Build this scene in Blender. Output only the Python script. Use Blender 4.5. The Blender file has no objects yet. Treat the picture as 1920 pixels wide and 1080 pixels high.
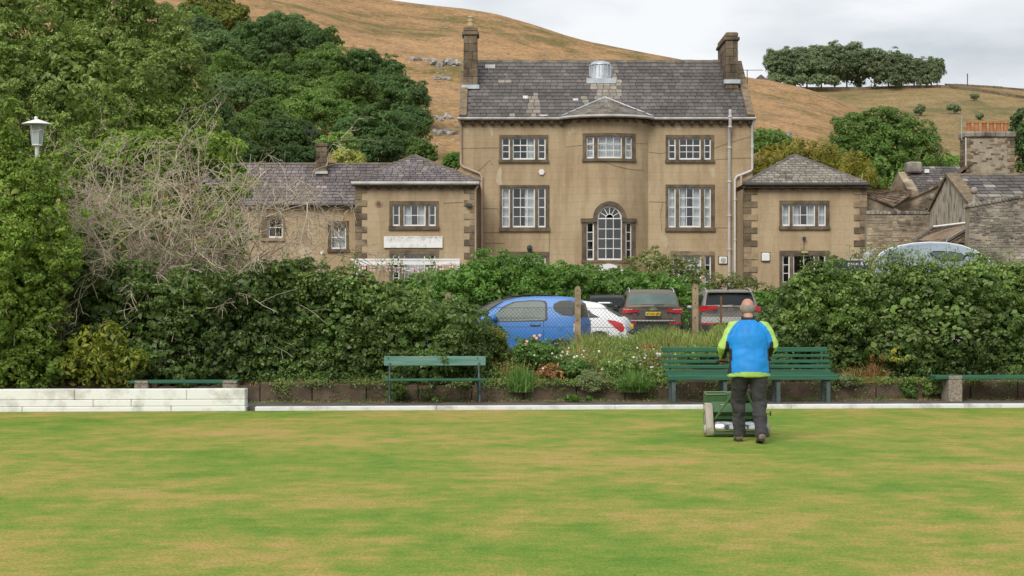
import bpy, math, random
import numpy as np
from mathutils import Vector, Matrix

# ------------------------------------------------------------------ camera, world, sun, exposure
SC = bpy.context.scene
COL = SC.collection
F, HZ, CH = 3200.0, 583.0, 1.6          # focal length in photo pixels, horizon row, eye height
cam_d = bpy.data.cameras.new('camera')
cam_d.sensor_width = 36.0
cam_d.lens = F / 1920 * 36
cam_d.shift_y = (HZ - 540) / 1920
cam_d.clip_end = 9000
cam = bpy.data.objects.new('camera', cam_d)
COL.objects.link(cam)
cam.location = (0, 0, CH)
cam.rotation_euler = (math.radians(90), 0, 0)
SC.camera = cam

SUN_EL, SUN_AZ = math.radians(42), math.radians(-158)   # azimuth measured from +Y clockwise: behind the camera, to the left
world = bpy.data.worlds.new('World')
SC.world = world
world.use_nodes = True
wn, wl = world.node_tree.nodes, world.node_tree.links
wn.clear()
wo = wn.new('ShaderNodeOutputWorld')
sky = wn.new('ShaderNodeTexSky'); sky.sky_type = 'NISHITA'; sky.sun_disc = False
sky.sun_elevation = SUN_EL; sky.sun_rotation = SUN_AZ
b_sky = wn.new('ShaderNodeBackground'); b_sky.inputs['Strength'].default_value = 0.11
wl.new(sky.outputs[0], b_sky.inputs['Color'])
tc = wn.new('ShaderNodeTexCoord')
mp = wn.new('ShaderNodeMapping'); mp.inputs['Scale'].default_value = (1.6, 1.6, 5.0); mp.inputs['Location'].default_value = (0.35, 0.2, 0.1)
wl.new(tc.outputs['Generated'], mp.inputs['Vector'])
nz = wn.new('ShaderNodeTexNoise'); nz.inputs['Scale'].default_value = 2.6; nz.inputs['Detail'].default_value = 7; nz.inputs['Roughness'].default_value = 0.52
wl.new(mp.outputs[0], nz.inputs['Vector'])
cr = wn.new('ShaderNodeValToRGB')
cr.color_ramp.elements[0].position = 0.34; cr.color_ramp.elements[0].color = (0.46, 0.505, 0.54, 1)
cr.color_ramp.elements[1].position = 0.60; cr.color_ramp.elements[1].color = (0.88, 0.885, 0.89, 1)
wl.new(nz.outputs['Fac'], cr.inputs['Fac'])
b_cl = wn.new('ShaderNodeBackground'); b_cl.inputs['Strength'].default_value = 0.60
wl.new(cr.outputs[0], b_cl.inputs['Color'])
mx = wn.new('ShaderNodeMixShader'); mx.inputs[0].default_value = 0.93
wl.new(b_sky.outputs[0], mx.inputs[1]); wl.new(b_cl.outputs[0], mx.inputs[2])
wl.new(mx.outputs[0], wo.inputs['Surface'])

sun_d = bpy.data.lights.new('sun', 'SUN')
sun_d.energy = 1.5; sun_d.angle = math.radians(32); sun_d.color = (1.0, 0.95, 0.87)
sun = bpy.data.objects.new('sun', sun_d); COL.objects.link(sun)
sdir = Vector((math.sin(SUN_AZ) * math.cos(SUN_EL), math.cos(SUN_AZ) * math.cos(SUN_EL), math.sin(SUN_EL)))
sun.rotation_euler = sdir.to_track_quat('Z', 'Y').to_euler()
sun.location = sdir * 60

SC.view_settings.view_transform = 'Standard'
SC.view_settings.look = 'None'
SC.view_settings.gamma = 1.0
SC.view_settings.exposure = 0.85
SC.view_settings.use_curve_mapping = False

# ------------------------------------------------------------------ helpers
def wx(px, Y): return (px - 960) / F * Y
def wz(py, Y): return CH + (HZ - py) / F * Y
def P(px, py, Y): return (wx(px, Y), Y, wz(py, Y))
def lerp(a, b, t): return a + (b - a) * t
def interp(x, pts):
    return float(np.interp(x, [p[0] for p in pts], [p[1] for p in pts]))

def tag(o, label=None, cat=None, group=None, kind=None):
    if label: o['label'] = label
    if cat: o['category'] = cat
    if group: o['group'] = group
    if kind: o['kind'] = kind
    return o
def thing(name, label, cat, loc, group=None, rz=0.0):
    o = bpy.data.objects.new(name, None); COL.objects.link(o)
    o.empty_display_size = 0.2
    o.location = loc; o.rotation_euler = (0, 0, rz)
    return tag(o, label, cat, group)
def woff(p):
    v = Vector((0, 0, 0))
    while p is not None:
        v = v + Vector(p.location); p = p.parent
    return v

class MB:
    """collects shapes, builds one mesh object; coordinates are world unless local=True"""
    def __init__(s): s.v = []; s.f = []; s.m = []; s.mi = 0
    def quad(s, a, b, c, d):
        n = len(s.v); s.v += [tuple(a), tuple(b), tuple(c), tuple(d)]; s.f.append((n, n+1, n+2, n+3)); s.m.append(s.mi); return s
    def tri(s, a, b, c):
        n = len(s.v); s.v += [tuple(a), tuple(b), tuple(c)]; s.f.append((n, n+1, n+2)); s.m.append(s.mi); return s
    def poly(s, pts):
        n = len(s.v); s.v += [tuple(p) for p in pts]; s.f.append(tuple(range(n, n+len(pts)))); s.m.append(s.mi); return s
    def hexa(s, p):   # 8 points: bottom ring 0-3, top ring 4-7
        n = len(s.v); s.v += [tuple(q) for q in p]
        for f in ((3,2,1,0), (4,5,6,7), (0,1,5,4), (1,2,6,5), (2,3,7,6), (3,0,4,7)):
            s.f.append(tuple(n+i for i in f)); s.m.append(s.mi)
        return s
    def box(s, x0, x1, y0, y1, z0, z1, nseg=1):
        for i in range(nseg):
            a = lerp(x0, x1, i/nseg); b = lerp(x0, x1, (i+1)/nseg)
            s.hexa([(a,y0,z0),(b,y0,z0),(b,y1,z0),(a,y1,z0),(a,y0,z1),(b,y0,z1),(b,y1,z1),(a,y1,z1)])
        return s
    def cbox(s, x0, x1, y0, y1, z0, z1, c):      # box with chamfered edges (12+ faces)
        xs = (x0, x0+c, x1-c, x1); ys = (y0, y0+c, y1-c, y1)
        ring = [(xs[1],ys[0]),(xs[2],ys[0]),(xs[3],ys[1]),(xs[3],ys[2]),(xs[2],ys[3]),(xs[1],ys[3]),(xs[0],ys[2]),(xs[0],ys[1])]
        cx, cy = (x0+x1)/2, (y0+y1)/2
        ins = lambda q: (q[0] + (c*0.9 if q[0] < cx else -c*0.9), q[1] + (c*0.9 if q[1] < cy else -c*0.9))
        R = [[(*ins(q), z0) for q in ring], [(*q, z0+c) for q in ring], [(*q, z1-c) for q in ring], [(*ins(q), z1) for q in ring]]
        return s.rings(R, True)
    def rings(s, R, caps=True, closed=True):
        n0 = len(s.v); k = len(R[0])
        for r in R: s.v += [tuple(q) for q in r]
        for i in range(len(R)-1):
            for j in range(k if closed else k-1):
                a = n0+i*k+j; b = n0+i*k+(j+1) % k
                s.f.append((a, b, b+k, a+k)); s.m.append(s.mi)
        if caps:
            s.f.append(tuple(n0+j for j in reversed(range(k)))); s.m.append(s.mi)
            s.f.append(tuple(n0+(len(R)-1)*k+j for j in range(k))); s.m.append(s.mi)
        return s
    def tube(s, pts, r, n=6, caps=True):
        pts = [Vector(p) for p in pts]
        rs = r if isinstance(r, (list, tuple)) else [r]*len(pts)
        R = []
        up = None
        for i, p in enumerate(pts):
            d = (pts[min(i+1, len(pts)-1)] - pts[max(i-1, 0)])
            d = d.normalized() if d.length > 1e-9 else Vector((0,0,1))
            if up is None:
                up = Vector((0,0,1)) if abs(d.z) < 0.9 else Vector((0,1,0))
            a = d.cross(up)
            if a.length < 1e-5: a = d.cross(Vector((1,0,0)))
            a.normalize(); b = a.cross(d).normalized(); up = b
            q = rs[i]; rx, ry = q if isinstance(q, tuple) else (q, q)
            R.append([p + a*(math.cos(2*math.pi*j/n)*rx) + b*(math.sin(2*math.pi*j/n)*ry) for j in range(n)])
        return s.rings(R, caps)
    def lathe(s, c, prof, n=16, axis='z'):
        R = []
        for (r, h) in prof:
            ring = []
            for j in range(n):
                t = 2*math.pi*j/n; u, v = r*math.cos(t), r*math.sin(t)
                if axis == 'z': ring.append((c[0]+u, c[1]+v, c[2]+h))
                elif axis == 'x': ring.append((c[0]+h, c[1]+u, c[2]+v))
                else: ring.append((c[0]+u, c[1]+h, c[2]+v))
            R.append(ring)
        return s.rings(R, True)
    def ball(s, c, rx, ry=None, rz=None, n=12, m=8):
        ry = ry or rx; rz = rz or rx
        R = []
        for i in range(1, m):
            t = math.pi*i/m
            R.append([(c[0]+rx*math.sin(t)*math.cos(2*math.pi*j/n), c[1]+ry*math.sin(t)*math.sin(2*math.pi*j/n), c[2]-rz*math.cos(t)) for j in range(n)])
        return s.rings(R, True)
    def prism(s, pts, y0, y1):      # pts in (x,z), extruded along y
        return s.rings([[(x, y0, z) for x, z in pts], [(x, y1, z) for x, z in pts]], True)
    def prismx(s, pts, x0, x1):     # pts in (y,z), extruded along x
        return s.rings([[(x0, y, z) for y, z in pts], [(x1, y, z) for y, z in pts]], True)
    def build(s, name, mats, parent=None, smooth=False, local=False, warp=None, fix=True):
        if warp: s.v = [warp(v) for v in s.v]
        off = Vector((0,0,0)) if local else woff(parent)
        me = bpy.data.meshes.new(name)
        me.from_pydata([(v[0]-off.x, v[1]-off.y, v[2]-off.z) for v in s.v], [], s.f)
        if not isinstance(mats, (list, tuple)): mats = [mats]
        for m in mats: me.materials.append(m)
        if len(mats) > 1: me.polygons.foreach_set('material_index', s.m)
        if fix:
            import bmesh
            bm = bmesh.new(); bm.from_mesh(me)
            bmesh.ops.recalc_face_normals(bm, faces=bm.faces); bm.to_mesh(me); bm.free()
        if smooth:
            me.polygons.foreach_set('use_smooth', [True]*len(me.polygons))
            if smooth != 'all':
                try: me.set_sharp_from_angle(angle=math.radians(smooth if isinstance(smooth, (int, float)) and smooth > 1 else 40))
                except Exception: pass
        me.update()
        o = bpy.data.objects.new(name, me); COL.objects.link(o)
        if parent is not None: o.parent = parent
        return o

def np_mesh(name, V, Fq, mats, parent=None, mi=None, local=False, smooth=False):
    """V (n,3) array, Fq (m,4) int array"""
    me = bpy.data.meshes.new(name)
    off = np.zeros(3) if local else np.array(woff(parent))
    V = (V - off).astype(np.float32)
    k = Fq.shape[1]
    me.vertices.add(len(V)); me.vertices.foreach_set('co', V.ravel())
    me.loops.add(Fq.size); me.loops.foreach_set('vertex_index', Fq.ravel().astype(np.int32))
    me.polygons.add(len(Fq)); me.polygons.foreach_set('loop_start', np.arange(0, Fq.size, k, dtype=np.int32))
    if not isinstance(mats, (list, tuple)): mats = [mats]
    for m in mats: me.materials.append(m)
    if mi is not None: me.polygons.foreach_set('material_index', np.asarray(mi, dtype=np.int32))
    if smooth: me.polygons.foreach_set('use_smooth', np.ones(len(Fq), dtype=bool))
    me.update(calc_edges=True)
    o = bpy.data.objects.new(name, me); COL.objects.link(o)
    if parent is not None: o.parent = parent
    return o

# ------------------------------------------------------------------ materials
def newmat(name):
    m = bpy.data.materials.new(name); m.use_nodes = True
    nt = m.node_tree; b = nt.nodes['Principled BSDF']
    return m, nt.nodes, nt.links, b
def mixc(N, L, fac, a, b, blend='MIX'):
    n = N.new('ShaderNodeMix'); n.data_type = 'RGBA'; n.blend_type = blend
    for sock, val in ((n.inputs[0], fac), (n.inputs[6], a), (n.inputs[7], b)):
        if hasattr(val, 'is_output'): L.new(val, sock)
        elif isinstance(val, (int, float)): sock.default_value = val
        else: sock.default_value = (*val[:3], 1)
    return n.outputs[2]
def noise(N, L, vec, scale, detail=4, rough=0.55, sc=None, loc=None):
    if sc or loc:
        mp = N.new('ShaderNodeMapping'); L.new(vec, mp.inputs['Vector'])
        if sc: mp.inputs['Scale'].default_value = sc
        if loc: mp.inputs['Location'].default_value = loc
        vec = mp.outputs[0]
    n = N.new('ShaderNodeTexNoise'); n.inputs['Scale'].default_value = scale
    n.inputs['Detail'].default_value = detail; n.inputs['Roughness'].default_value = rough
    L.new(vec, n.inputs['Vector']); return n.outputs['Fac']
def ramp(N, L, fac, stops):
    r = N.new('ShaderNodeValToRGB'); e = r.color_ramp.elements
    while len(e) < len(stops): e.new(0.5)
    for i, (p, c) in enumerate(stops):
        e[i].position = p; e[i].color = (*c[:3], 1) if not isinstance(c, (int, float)) else (c, c, c, 1)
    L.new(fac, r.inputs['Fac']); return r.outputs['Color']
def objc(N): return N.new('ShaderNodeTexCoord').outputs['Object']
def posc(N): return N.new('ShaderNodeNewGeometry').outputs['Position']
def bump(N, L, b, h, strength=0.3, dist=0.02):
    n = N.new('ShaderNodeBump'); n.inputs['Strength'].default_value = strength; n.inputs['Distance'].default_value = dist
    L.new(h, n.inputs['Height']); L.new(n.outputs[0], b.inputs['Normal'])

def pmat(name, c1, c2=None, scale=3.0, rough=0.7, bmp=0.0, bscale=None, metal=0.0, spec=0.5, coat=0.0, lo=0.35, hi=0.65, rand=0.0, sc=None, bdist=0.02):
    m, N, L, b = newmat(name)
    b.inputs['Roughness'].default_value = rough; b.inputs['Metallic'].default_value = metal
    b.inputs['Specular IOR Level'].default_value = spec; b.inputs['Coat Weight'].default_value = coat
    b.inputs['Coat Roughness'].default_value = 0.05
    p = posc(N)
    if c2 is None: c2 = tuple(x*0.82 for x in c1)
    f = noise(N, L, p, scale, 6, 0.6, sc=sc)
    col = ramp(N, L, f, [(lo, c1), (hi, c2)])
    if rand:
        col = randmix(N, L, col, rand)
    L.new(col, b.inputs['Base Color'])
    if bmp:
        bump(N, L, b, noise(N, L, p, bscale or scale*8, 5, 0.65), bmp, bdist)
    return m
def rnd_fac(N, L):
    g = N.new('ShaderNodeNewGeometry'); oi = N.new('ShaderNodeObjectInfo')
    a = N.new('ShaderNodeMath'); a.operation = 'ADD'; L.new(g.outputs['Random Per Island'], a.inputs[0]); L.new(oi.outputs['Random'], a.inputs[1])
    fr = N.new('ShaderNodeMath'); fr.operation = 'FRACT'; L.new(a.outputs[0], fr.inputs[0])
    return fr.outputs[0]
def randmix(N, L, col, amt):
    f = rnd_fac(N, L)
    mr = N.new('ShaderNodeMapRange'); mr.inputs['To Min'].default_value = 1-amt; mr.inputs['To Max'].default_value = 1+amt
    L.new(f, mr.inputs['Value'])
    h = N.new('ShaderNodeHueSaturation'); L.new(mr.outputs[0], h.inputs['Value']); L.new(col, h.inputs['Color'])
    return h.outputs[0]

LEAF_GAIN = 2.0
def leafmat(name, cols, clump=0.5, trans=0.42, rough=0.5, clump_amt=0.28):
    m, N, L, b = newmat(name)
    g = N.new('ShaderNodeNewGeometry')
    st = [(i/max(1, len(cols)-1), tuple(min(.6, q*LEAF_GAIN) for q in c)) for i, c in enumerate(cols)]
    col = ramp(N, L, g.outputs['Random Per Island'], st)
    f = noise(N, L, g.outputs['Position'], clump, 3, 0.5)
    mr = N.new('ShaderNodeMapRange'); mr.inputs['From Min'].default_value = 0.3; mr.inputs['From Max'].default_value = 0.7
    mr.inputs['To Min'].default_value = 1-clump_amt; mr.inputs['To Max'].default_value = 1+clump_amt
    L.new(f, mr.inputs['Value'])
    h = N.new('ShaderNodeHueSaturation'); L.new(mr.outputs[0], h.inputs['Value']); L.new(col, h.inputs['Color'])
    L.new(h.outputs[0], b.inputs['Base Color'])
    b.inputs['Roughness'].default_value = rough; b.inputs['Specular IOR Level'].default_value = 0.35
    t = N.new('ShaderNodeBsdfTranslucent')
    hs = N.new('ShaderNodeHueSaturation'); hs.inputs['Hue'].default_value = 0.485; hs.inputs['Value'].default_value = 1.25
    L.new(h.outputs[0], hs.inputs['Color']); L.new(hs.outputs[0], t.inputs['Color'])
    ms = N.new('ShaderNodeMixShader'); ms.inputs[0].default_value = trans
    L.new(b.outputs[0], ms.inputs[1]); L.new(t.outputs[0], ms.inputs[2])
    L.new(ms.outputs[0], N['Material Output'].inputs['Surface'])
    return m

def stucco():
    m, N, L, b = newmat('render_wall')
    p = posc(N)
    sx = N.new('ShaderNodeSeparateXYZ'); L.new(p, sx.inputs[0])
    cx = N.new('ShaderNodeCombineXYZ'); L.new(sx.outputs['X'], cx.inputs['X']); L.new(sx.outputs['Z'], cx.inputs['Y'])
    br = N.new('ShaderNodeTexBrick'); L.new(cx.outputs[0], br.inputs['Vector'])
    br.inputs['Scale'].default_value = 1.0; br.inputs['Brick Width'].default_value = 0.9; br.inputs['Row Height'].default_value = 0.36
    br.inputs['Mortar Size'].default_value = 0.016; br.inputs['Mortar Smooth'].default_value = 0.3
    br.inputs['Color1'].default_value = (1,1,1,1); br.inputs['Color2'].default_value = (0.94,0.94,0.94,1); br.inputs['Mortar'].default_value = (0.72,0.7,0.68,1)
    f1 = noise(N, L, p, 0.35, 6, 0.6)
    c = ramp(N, L, f1, [(0.3, (0.400,0.300,0.187)), (0.5, (0.455,0.350,0.220)), (0.7, (0.495,0.392,0.257))])
    f2 = noise(N, L, p, 0.9, 6, 0.65, sc=(1.6, 1.6, 0.28), loc=(3,0,1))
    st = ramp(N, L, f2, [(0.36, (0.60,0.56,0.52)), (0.56, (1,1,1))])
    c = mixc(N, L, 0.55, c, st, 'MULTIPLY')
    f3 = noise(N, L, p, 7, 5, 0.7)
    c = mixc(N, L, 0.5, c, ramp(N, L, f3, [(0.3, (0.82,0.82,0.82)), (0.7, (1.06,1.06,1.06))]), 'MULTIPLY')
    f4 = noise(N, L, p, 0.55, 3, 0.5, loc=(7.3, 0, 4.1))
    patch = ramp(N, L, f4, [(0.685, 0.0), (0.70, 1.0)])
    c = mixc(N, L, patch, c, (0.50,0.42,0.29))
    c = mixc(N, L, 0.45, c, br.outputs['Color'], 'MULTIPLY')
    L.new(c, b.inputs['Base Color']); b.inputs['Roughness'].default_value = 0.9; b.inputs['Specular IOR Level'].default_value = 0.2
    bump(N, L, b, noise(N, L, p, 25, 4, 0.7), 0.25, 0.01)
    return m

def lawn_mat(blade=False):
    m, N, L, b = newmat('mown_blades' if blade else 'mown_lawn')
    p = posc(N)
    f1 = noise(N, L, p, 0.26, 7, 0.62, sc=(1.15, 1.0, 1.0), loc=(2.2, 3.4, 0))
    f2 = noise(N, L, p, 1.5, 7, 0.72, sc=(1.0, 0.8, 1.0), loc=(5, 1, 0))
    f3 = noise(N, L, p, 4.5, 9, 0.80, sc=(0.8, 1.0, 1.0))
    f4 = noise(N, L, p, 45, 4, 0.85, sc=(1.0, 0.45, 1.0))
    def madd(a, wa, c, wc):
        n1 = N.new('ShaderNodeMath'); n1.operation = 'MULTIPLY'; L.new(a, n1.inputs[0]); n1.inputs[1].default_value = wa
        n2 = N.new('ShaderNodeMath'); n2.operation = 'MULTIPLY_ADD'; L.new(c, n2.inputs[0]); n2.inputs[1].default_value = wc; L.new(n1.outputs[0], n2.inputs[2])
        return n2.outputs[0]
    f = madd(madd(f1, 0.36, f2, 0.34), 1.0, f3, 0.30)
    c = ramp(N, L, f, [(0.415, (0.115,0.225,0.026)), (0.47, (0.185,0.265,0.038)), (0.51, (0.275,0.278,0.055)), (0.55, (0.385,0.298,0.090)), (0.61, (0.45,0.295,0.118))])
    g = ramp(N, L, f4, [(0.38, (0.58,0.63,0.58)), (0.62, (1.30,1.29,1.24))])
    c = mixc(N, L, 0.12 if blade else 0.75, c, g, 'MULTIPLY')
    f5 = noise(N, L, p, 130, 3, 0.9, sc=(1.0, 0.25, 1.0))
    c = mixc(N, L, 0.1 if blade else 0.6, c, ramp(N, L, f5, [(0.38, (0.66,0.69,0.65)), (0.62, (1.28,1.27,1.23))]), 'MULTIPLY')
    if blade: c = randmix(N, L, c, 0.10)
    L.new(c, b.inputs['Base Color']); b.inputs['Roughness'].default_value = 0.85; b.inputs['Specular IOR Level'].default_value = 0.15
    if not blade: bump(N, L, b, noise(N, L, p, 70, 4, 0.8), 0.45, 0.012)
    return m

def hill_mat(name, g, s):
    m, N, L, b = newmat(name)
    p = posc(N)
    f1 = noise(N, L, p, 0.022, 7, 0.66, sc=(1.0, 0.5, 3.0))
    f2 = noise(N, L, p, 0.10, 7, 0.7, sc=(1.0, 0.5, 2.5))
    mm = N.new('ShaderNodeMath'); mm.operation = 'MULTIPLY_ADD'; L.new(f2, mm.inputs[0]); mm.inputs[1].default_value = 0.55
    m2 = N.new('ShaderNodeMath'); m2.operation = 'MULTIPLY'; L.new(f1, m2.inputs[0]); m2.inputs[1].default_value = 0.45; L.new(m2.outputs[0], mm.inputs[2])
    c = ramp(N, L, mm.outputs[0], [(0.425, g), (0.47, tuple(lerp(a, b_, .55) for a, b_ in zip(g, s))), (0.515, s), (0.60, tuple(min(1, x*1.22) for x in s))])
    f3 = noise(N, L, p, 0.9, 5, 0.75, sc=(1.0, 0.4, 1.6))
    c = mixc(N, L, 0.9, c, ramp(N, L, f3, [(0.30, (0.48,0.50,0.46)), (0.66, (1.28,1.25,1.22))]), 'MULTIPLY')
    L.new(c, b.inputs['Base Color']); b.inputs['Roughness'].default_value = 0.95; b.inputs['Specular IOR Level'].default_value = 0.1
    bump(N, L, b, f3, 0.5, 0.8)
    return m

def glassmat():
    m, N, L, b = newmat('window_glass')
    N.remove(b)
    tr = N.new('ShaderNodeBsdfTransparent'); tr.inputs['Color'].default_value = (0.86, 0.89, 0.90, 1)
    gl = N.new('ShaderNodeBsdfGlossy'); gl.inputs['Roughness'].default_value = 0.04; gl.inputs['Color'].default_value = (0.9, 0.93, 0.95, 1)
    ms = N.new('ShaderNodeMixShader'); ms.inputs[0].default_value = 0.10
    L.new(tr.outputs[0], ms.inputs[1]); L.new(gl.outputs[0], ms.inputs[2])
    L.new(ms.outputs[0], N['Material Output'].inputs['Surface'])
    return m

M = {}
M['stucco'] = stucco()
M['lawn'] = lawn_mat()
M['glass'] = glassmat()
M['dressed'] = pmat('dressed_stone', (0.085,0.066,0.046), (0.185,0.142,0.095), 2.2, 0.9, 0.35, 20, rand=0.12, spec=0.2)
M['quoin'] = pmat('quoin_stone', (0.10,0.080,0.056), (0.31,0.235,0.150), 1.2, 0.9, 0.35, 20, rand=0.42, spec=0.2)
M['chim'] = pmat('chimney_stone', (0.085,0.068,0.050), (0.23,0.175,0.115), 1.7, 0.92, 0.4, 18, rand=0.3, spec=0.2)
M['rubble'] = pmat('rubble_stone', (0.13,0.105,0.075), (0.40,0.325,0.225), 1.3, 0.92, 0.5, 14, rand=0.30, spec=0.15)
M['rubble_dark'] = pmat('weathered_rubble', (0.12,0.105,0.088), (0.36,0.325,0.275), 1.6, 0.92, 0.5, 14, rand=0.32, spec=0.15)
M['mortar'] = pmat('lime_mortar', (0.40,0.345,0.26), (0.25,0.21,0.155), 2.5, 0.95, 0.5, 18, spec=0.15)
M['gable'] = pmat('stained_limewash', (0.47,0.415,0.33), (0.13,0.112,0.09), 2.6, 0.95, 0.4, 12, sc=(1.6,1.6,0.7), lo=0.47, hi=0.66, spec=0.15)
M['slate'] = pmat('grey_slate', (0.085,0.077,0.073), (0.142,0.127,0.119), 0.7, 0.62, 0.2, 25, rand=0.27, spec=0.4)
M['slate_pale'] = pmat('washed_slate', (0.22,0.195,0.16), (0.32,0.285,0.235), 1.0, 0.7, 0.2, 25, rand=0.20, spec=0.3)
M['slate_purple'] = pmat('purple_slate', (0.110,0.092,0.096), (0.215,0.186,0.188), 0.5, 0.6, 0.2, 25, rand=0.26, spec=0.4)
M['slate_moss'] = pmat('mossy_slate', (0.15,0.135,0.115), (0.30,0.275,0.235), 0.9, 0.8, 0.3, 18, rand=0.26, spec=0.2)
M['stone_slate'] = pmat('stone_slate', (0.085,0.060,0.042), (0.225,0.165,0.115), 1.2, 0.9, 0.4, 14, rand=0.40, spec=0.15)
M['ridge'] = pmat('ridge_tile', (0.11,0.10,0.095), (0.21,0.175,0.12), 2.0, 0.9, 0.3, 14, rand=0.2, spec=0.2)
M['lichen'] = pmat('lichened_coping', (0.27,0.205,0.13), (0.13,0.105,0.078), 4.0, 0.95, 0.5, 20, spec=0.15)
M['lead'] = pmat('lead_sheet', (0.36,0.40,0.43), (0.52,0.56,0.59), 2.5, 0.5, 0.15, 9, metal=0.25)
M['white'] = pmat('white_paint', (0.80,0.80,0.78), (0.70,0.70,0.68), 3.0, 0.55)
M['whitewash'] = pmat('whitewashed_concrete', (0.78,0.78,0.76), (0.42,0.41,0.37), 2.6, 0.85, 0.35, 26, lo=0.50, hi=0.74, spec=0.2)
M['kerbwhite'] = pmat('kerb_paint', (0.72,0.72,0.70), (0.36,0.35,0.32), 3.0, 0.85, 0.3, 26, lo=0.48, hi=0.74, spec=0.2)
M['gutter'] = pmat('weathered_gutter_paint', (0.50,0.485,0.46), (0.34,0.32,0.30), 2.2, 0.6)
M['darkgutter'] = pmat('black_gutter', (0.035,0.033,0.032), (0.06,0.055,0.05), 2, 0.5)
M['pinkpipe'] = pmat('pink_drainpipe', (0.50,0.365,0.275), (0.42,0.31,0.23), 2, 0.6)
M['whitepipe'] = pmat('pale_drainpipe', (0.62,0.61,0.60), (0.48,0.47,0.46), 1.5, 0.6)
M['curtain'] = pmat('net_curtain', (0.66,0.67,0.68), (0.52,0.53,0.55), 1.0, 0.9, sc=(14,14,0.6))
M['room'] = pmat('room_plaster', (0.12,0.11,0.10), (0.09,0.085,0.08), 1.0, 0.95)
M['soil'] = pmat('bank_soil', (0.055,0.042,0.028), (0.11,0.085,0.05), 2.5, 0.95, 0.6, 25, spec=0.1)
M['tarmac'] = pmat('tarmac', (0.055,0.052,0.050), (0.10,0.095,0.088), 1.2, 0.95, 0.5, 60, spec=0.2)
M['path'] = pmat('path_tarmac', (0.075,0.068,0.064), (0.16,0.145,0.13), 2.5, 0.95, 0.6, 60, spec=0.2)
M['slab'] = pmat('brown_concrete', (0.075,0.057,0.042), (0.155,0.115,0.083), 2.6, 0.92, 0.5, 25, rand=0.16, spec=0.15)
M['aggregate'] = pmat('exposed_concrete', (0.17,0.145,0.11), (0.38,0.33,0.265), 28.0, 0.92, 0.5, 60, spec=0.15)
M['postconc'] = pmat('concrete_post', (0.23,0.165,0.105), (0.38,0.285,0.19), 7.0, 0.92, 0.5, 50, spec=0.15)
M['greenwood'] = pmat('green_bench_paint', (0.017,0.085,0.046), (0.030,0.130,0.074), 2.2, 0.42, 0.15, 30, sc=(1,6,9), rand=0.08)
M['oldgreen'] = pmat('worn_green_plank', (0.060,0.185,0.145), (0.17,0.28,0.23), 1.6, 0.7, 0.3, 25, sc=(0.8,5,12))
M['iron'] = pmat('painted_iron', (0.025,0.042,0.045), (0.05,0.075,0.08), 6, 0.5, 0.2, 40)
M['steelblue'] = pmat('steel_leg_paint', (0.045,0.072,0.072), (0.075,0.105,0.10), 5, 0.5)
M['black'] = pmat('black_plastic', (0.014,0.014,0.015), (0.02,0.02,0.021), 3, 0.5)
M['rubber'] = pmat('tyre_rubber', (0.018,0.018,0.018), (0.03,0.03,0.03), 6, 0.85)
M['chrome'] = pmat('bright_metal', (0.70,0.70,0.70), (0.62,0.62,0.62), 3, 0.22, metal=1.0)
M['alloy'] = pmat('alloy_rim', (0.42,0.43,0.44), (0.36,0.37,0.38), 3, 0.35, metal=0.8)
M['terracotta'] = pmat('orange_terracotta', (0.44,0.185,0.080), (0.36,0.125,0.055), 2.5, 0.8, 0.2, 20, rand=0.22, spec=0.2)
M['buffpot'] = pmat('buff_pot', (0.50,0.385,0.215), (0.38,0.28,0.15), 3, 0.8)
M['wire'] = pmat('galvanised_wire', (0.05,0.07,0.062), (0.085,0.10,0.09), 5, 0.6)
M['cable'] = pmat('cable', (0.15,0.115,0.08), (0.19,0.15,0.105), 3, 0.8)
M['bark'] = pmat('bark', (0.075,0.055,0.038), (0.14,0.11,0.08), 4, 0.95, 0.5, 20, spec=0.1)
M['deadwood'] = pmat('bleached_twigs', (0.50,0.43,0.34), (0.32,0.26,0.195), 1.6, 0.9, spec=0.15, rand=0.30)
M['limestone'] = pmat('limestone', (0.44,0.43,0.41), (0.20,0.19,0.175), 0.6, 0.92, 0.6, 4, rand=0.25, bdist=0.3)
M['navy'] = pmat('navy_sign', (0.018,0.020,0.035), (0.03,0.032,0.05), 3, 0.5)
M['dirt'] = pmat('rust', (0.11,0.06,0.035), (0.18,0.09,0.05), 6, 0.9)
def paint(name, c, metal=0.35, rough=0.32):
    return pmat(name, c, tuple(x*0.93 for x in c), 1.5, rough+.12, metal=metal*.5, coat=0.08)
M['car_blue'] = paint('blue_car_paint', (0.035,0.190,0.54), 0.0)
M['car_white'] = paint('white_car_paint', (0.76,0.77,0.78), 0.0)
M['car_brown'] = paint('brown_car_paint', (0.165,0.135,0.105), 0.6, 0.35)
M['car_grey'] = paint('grey_brown_car_paint', (0.255,0.22,0.195), 0.6, 0.35)
M['car_black'] = paint('black_car_paint', (0.012,0.012,0.014), 0.2)
M['car_silver'] = paint('silver_trim_paint', (0.48,0.47,0.46), 0.6)
M['van'] = paint('pale_blue_van_paint', (0.30,0.365,0.44), 0.0, 0.4)
M['carglass'] = pmat('tinted_car_glass', (0.022,0.026,0.028), (0.028,0.032,0.034), 1, 0.14, spec=0.12)
M['carglass_reflect'] = pmat('painted_reflection_car_glass', (0.15,0.19,0.18), (0.085,0.12,0.11), 1.2, 0.14, spec=0.15)  # pale grey-green reflection painted into the glass base colour
M['taillight'] = pmat('red_tail_light', (0.60,0.010,0.018), (0.42,0.006,0.012), 9, 0.18, coat=0.8)
M['lampglass'] = pmat('clear_lamp', (0.62,0.58,0.58), (0.50,0.44,0.44), 9, 0.15, coat=0.8)
M['plate'] = pmat('yellow_plate', (0.72,0.50,0.02), (0.66,0.45,0.02), 3, 0.5)
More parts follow.
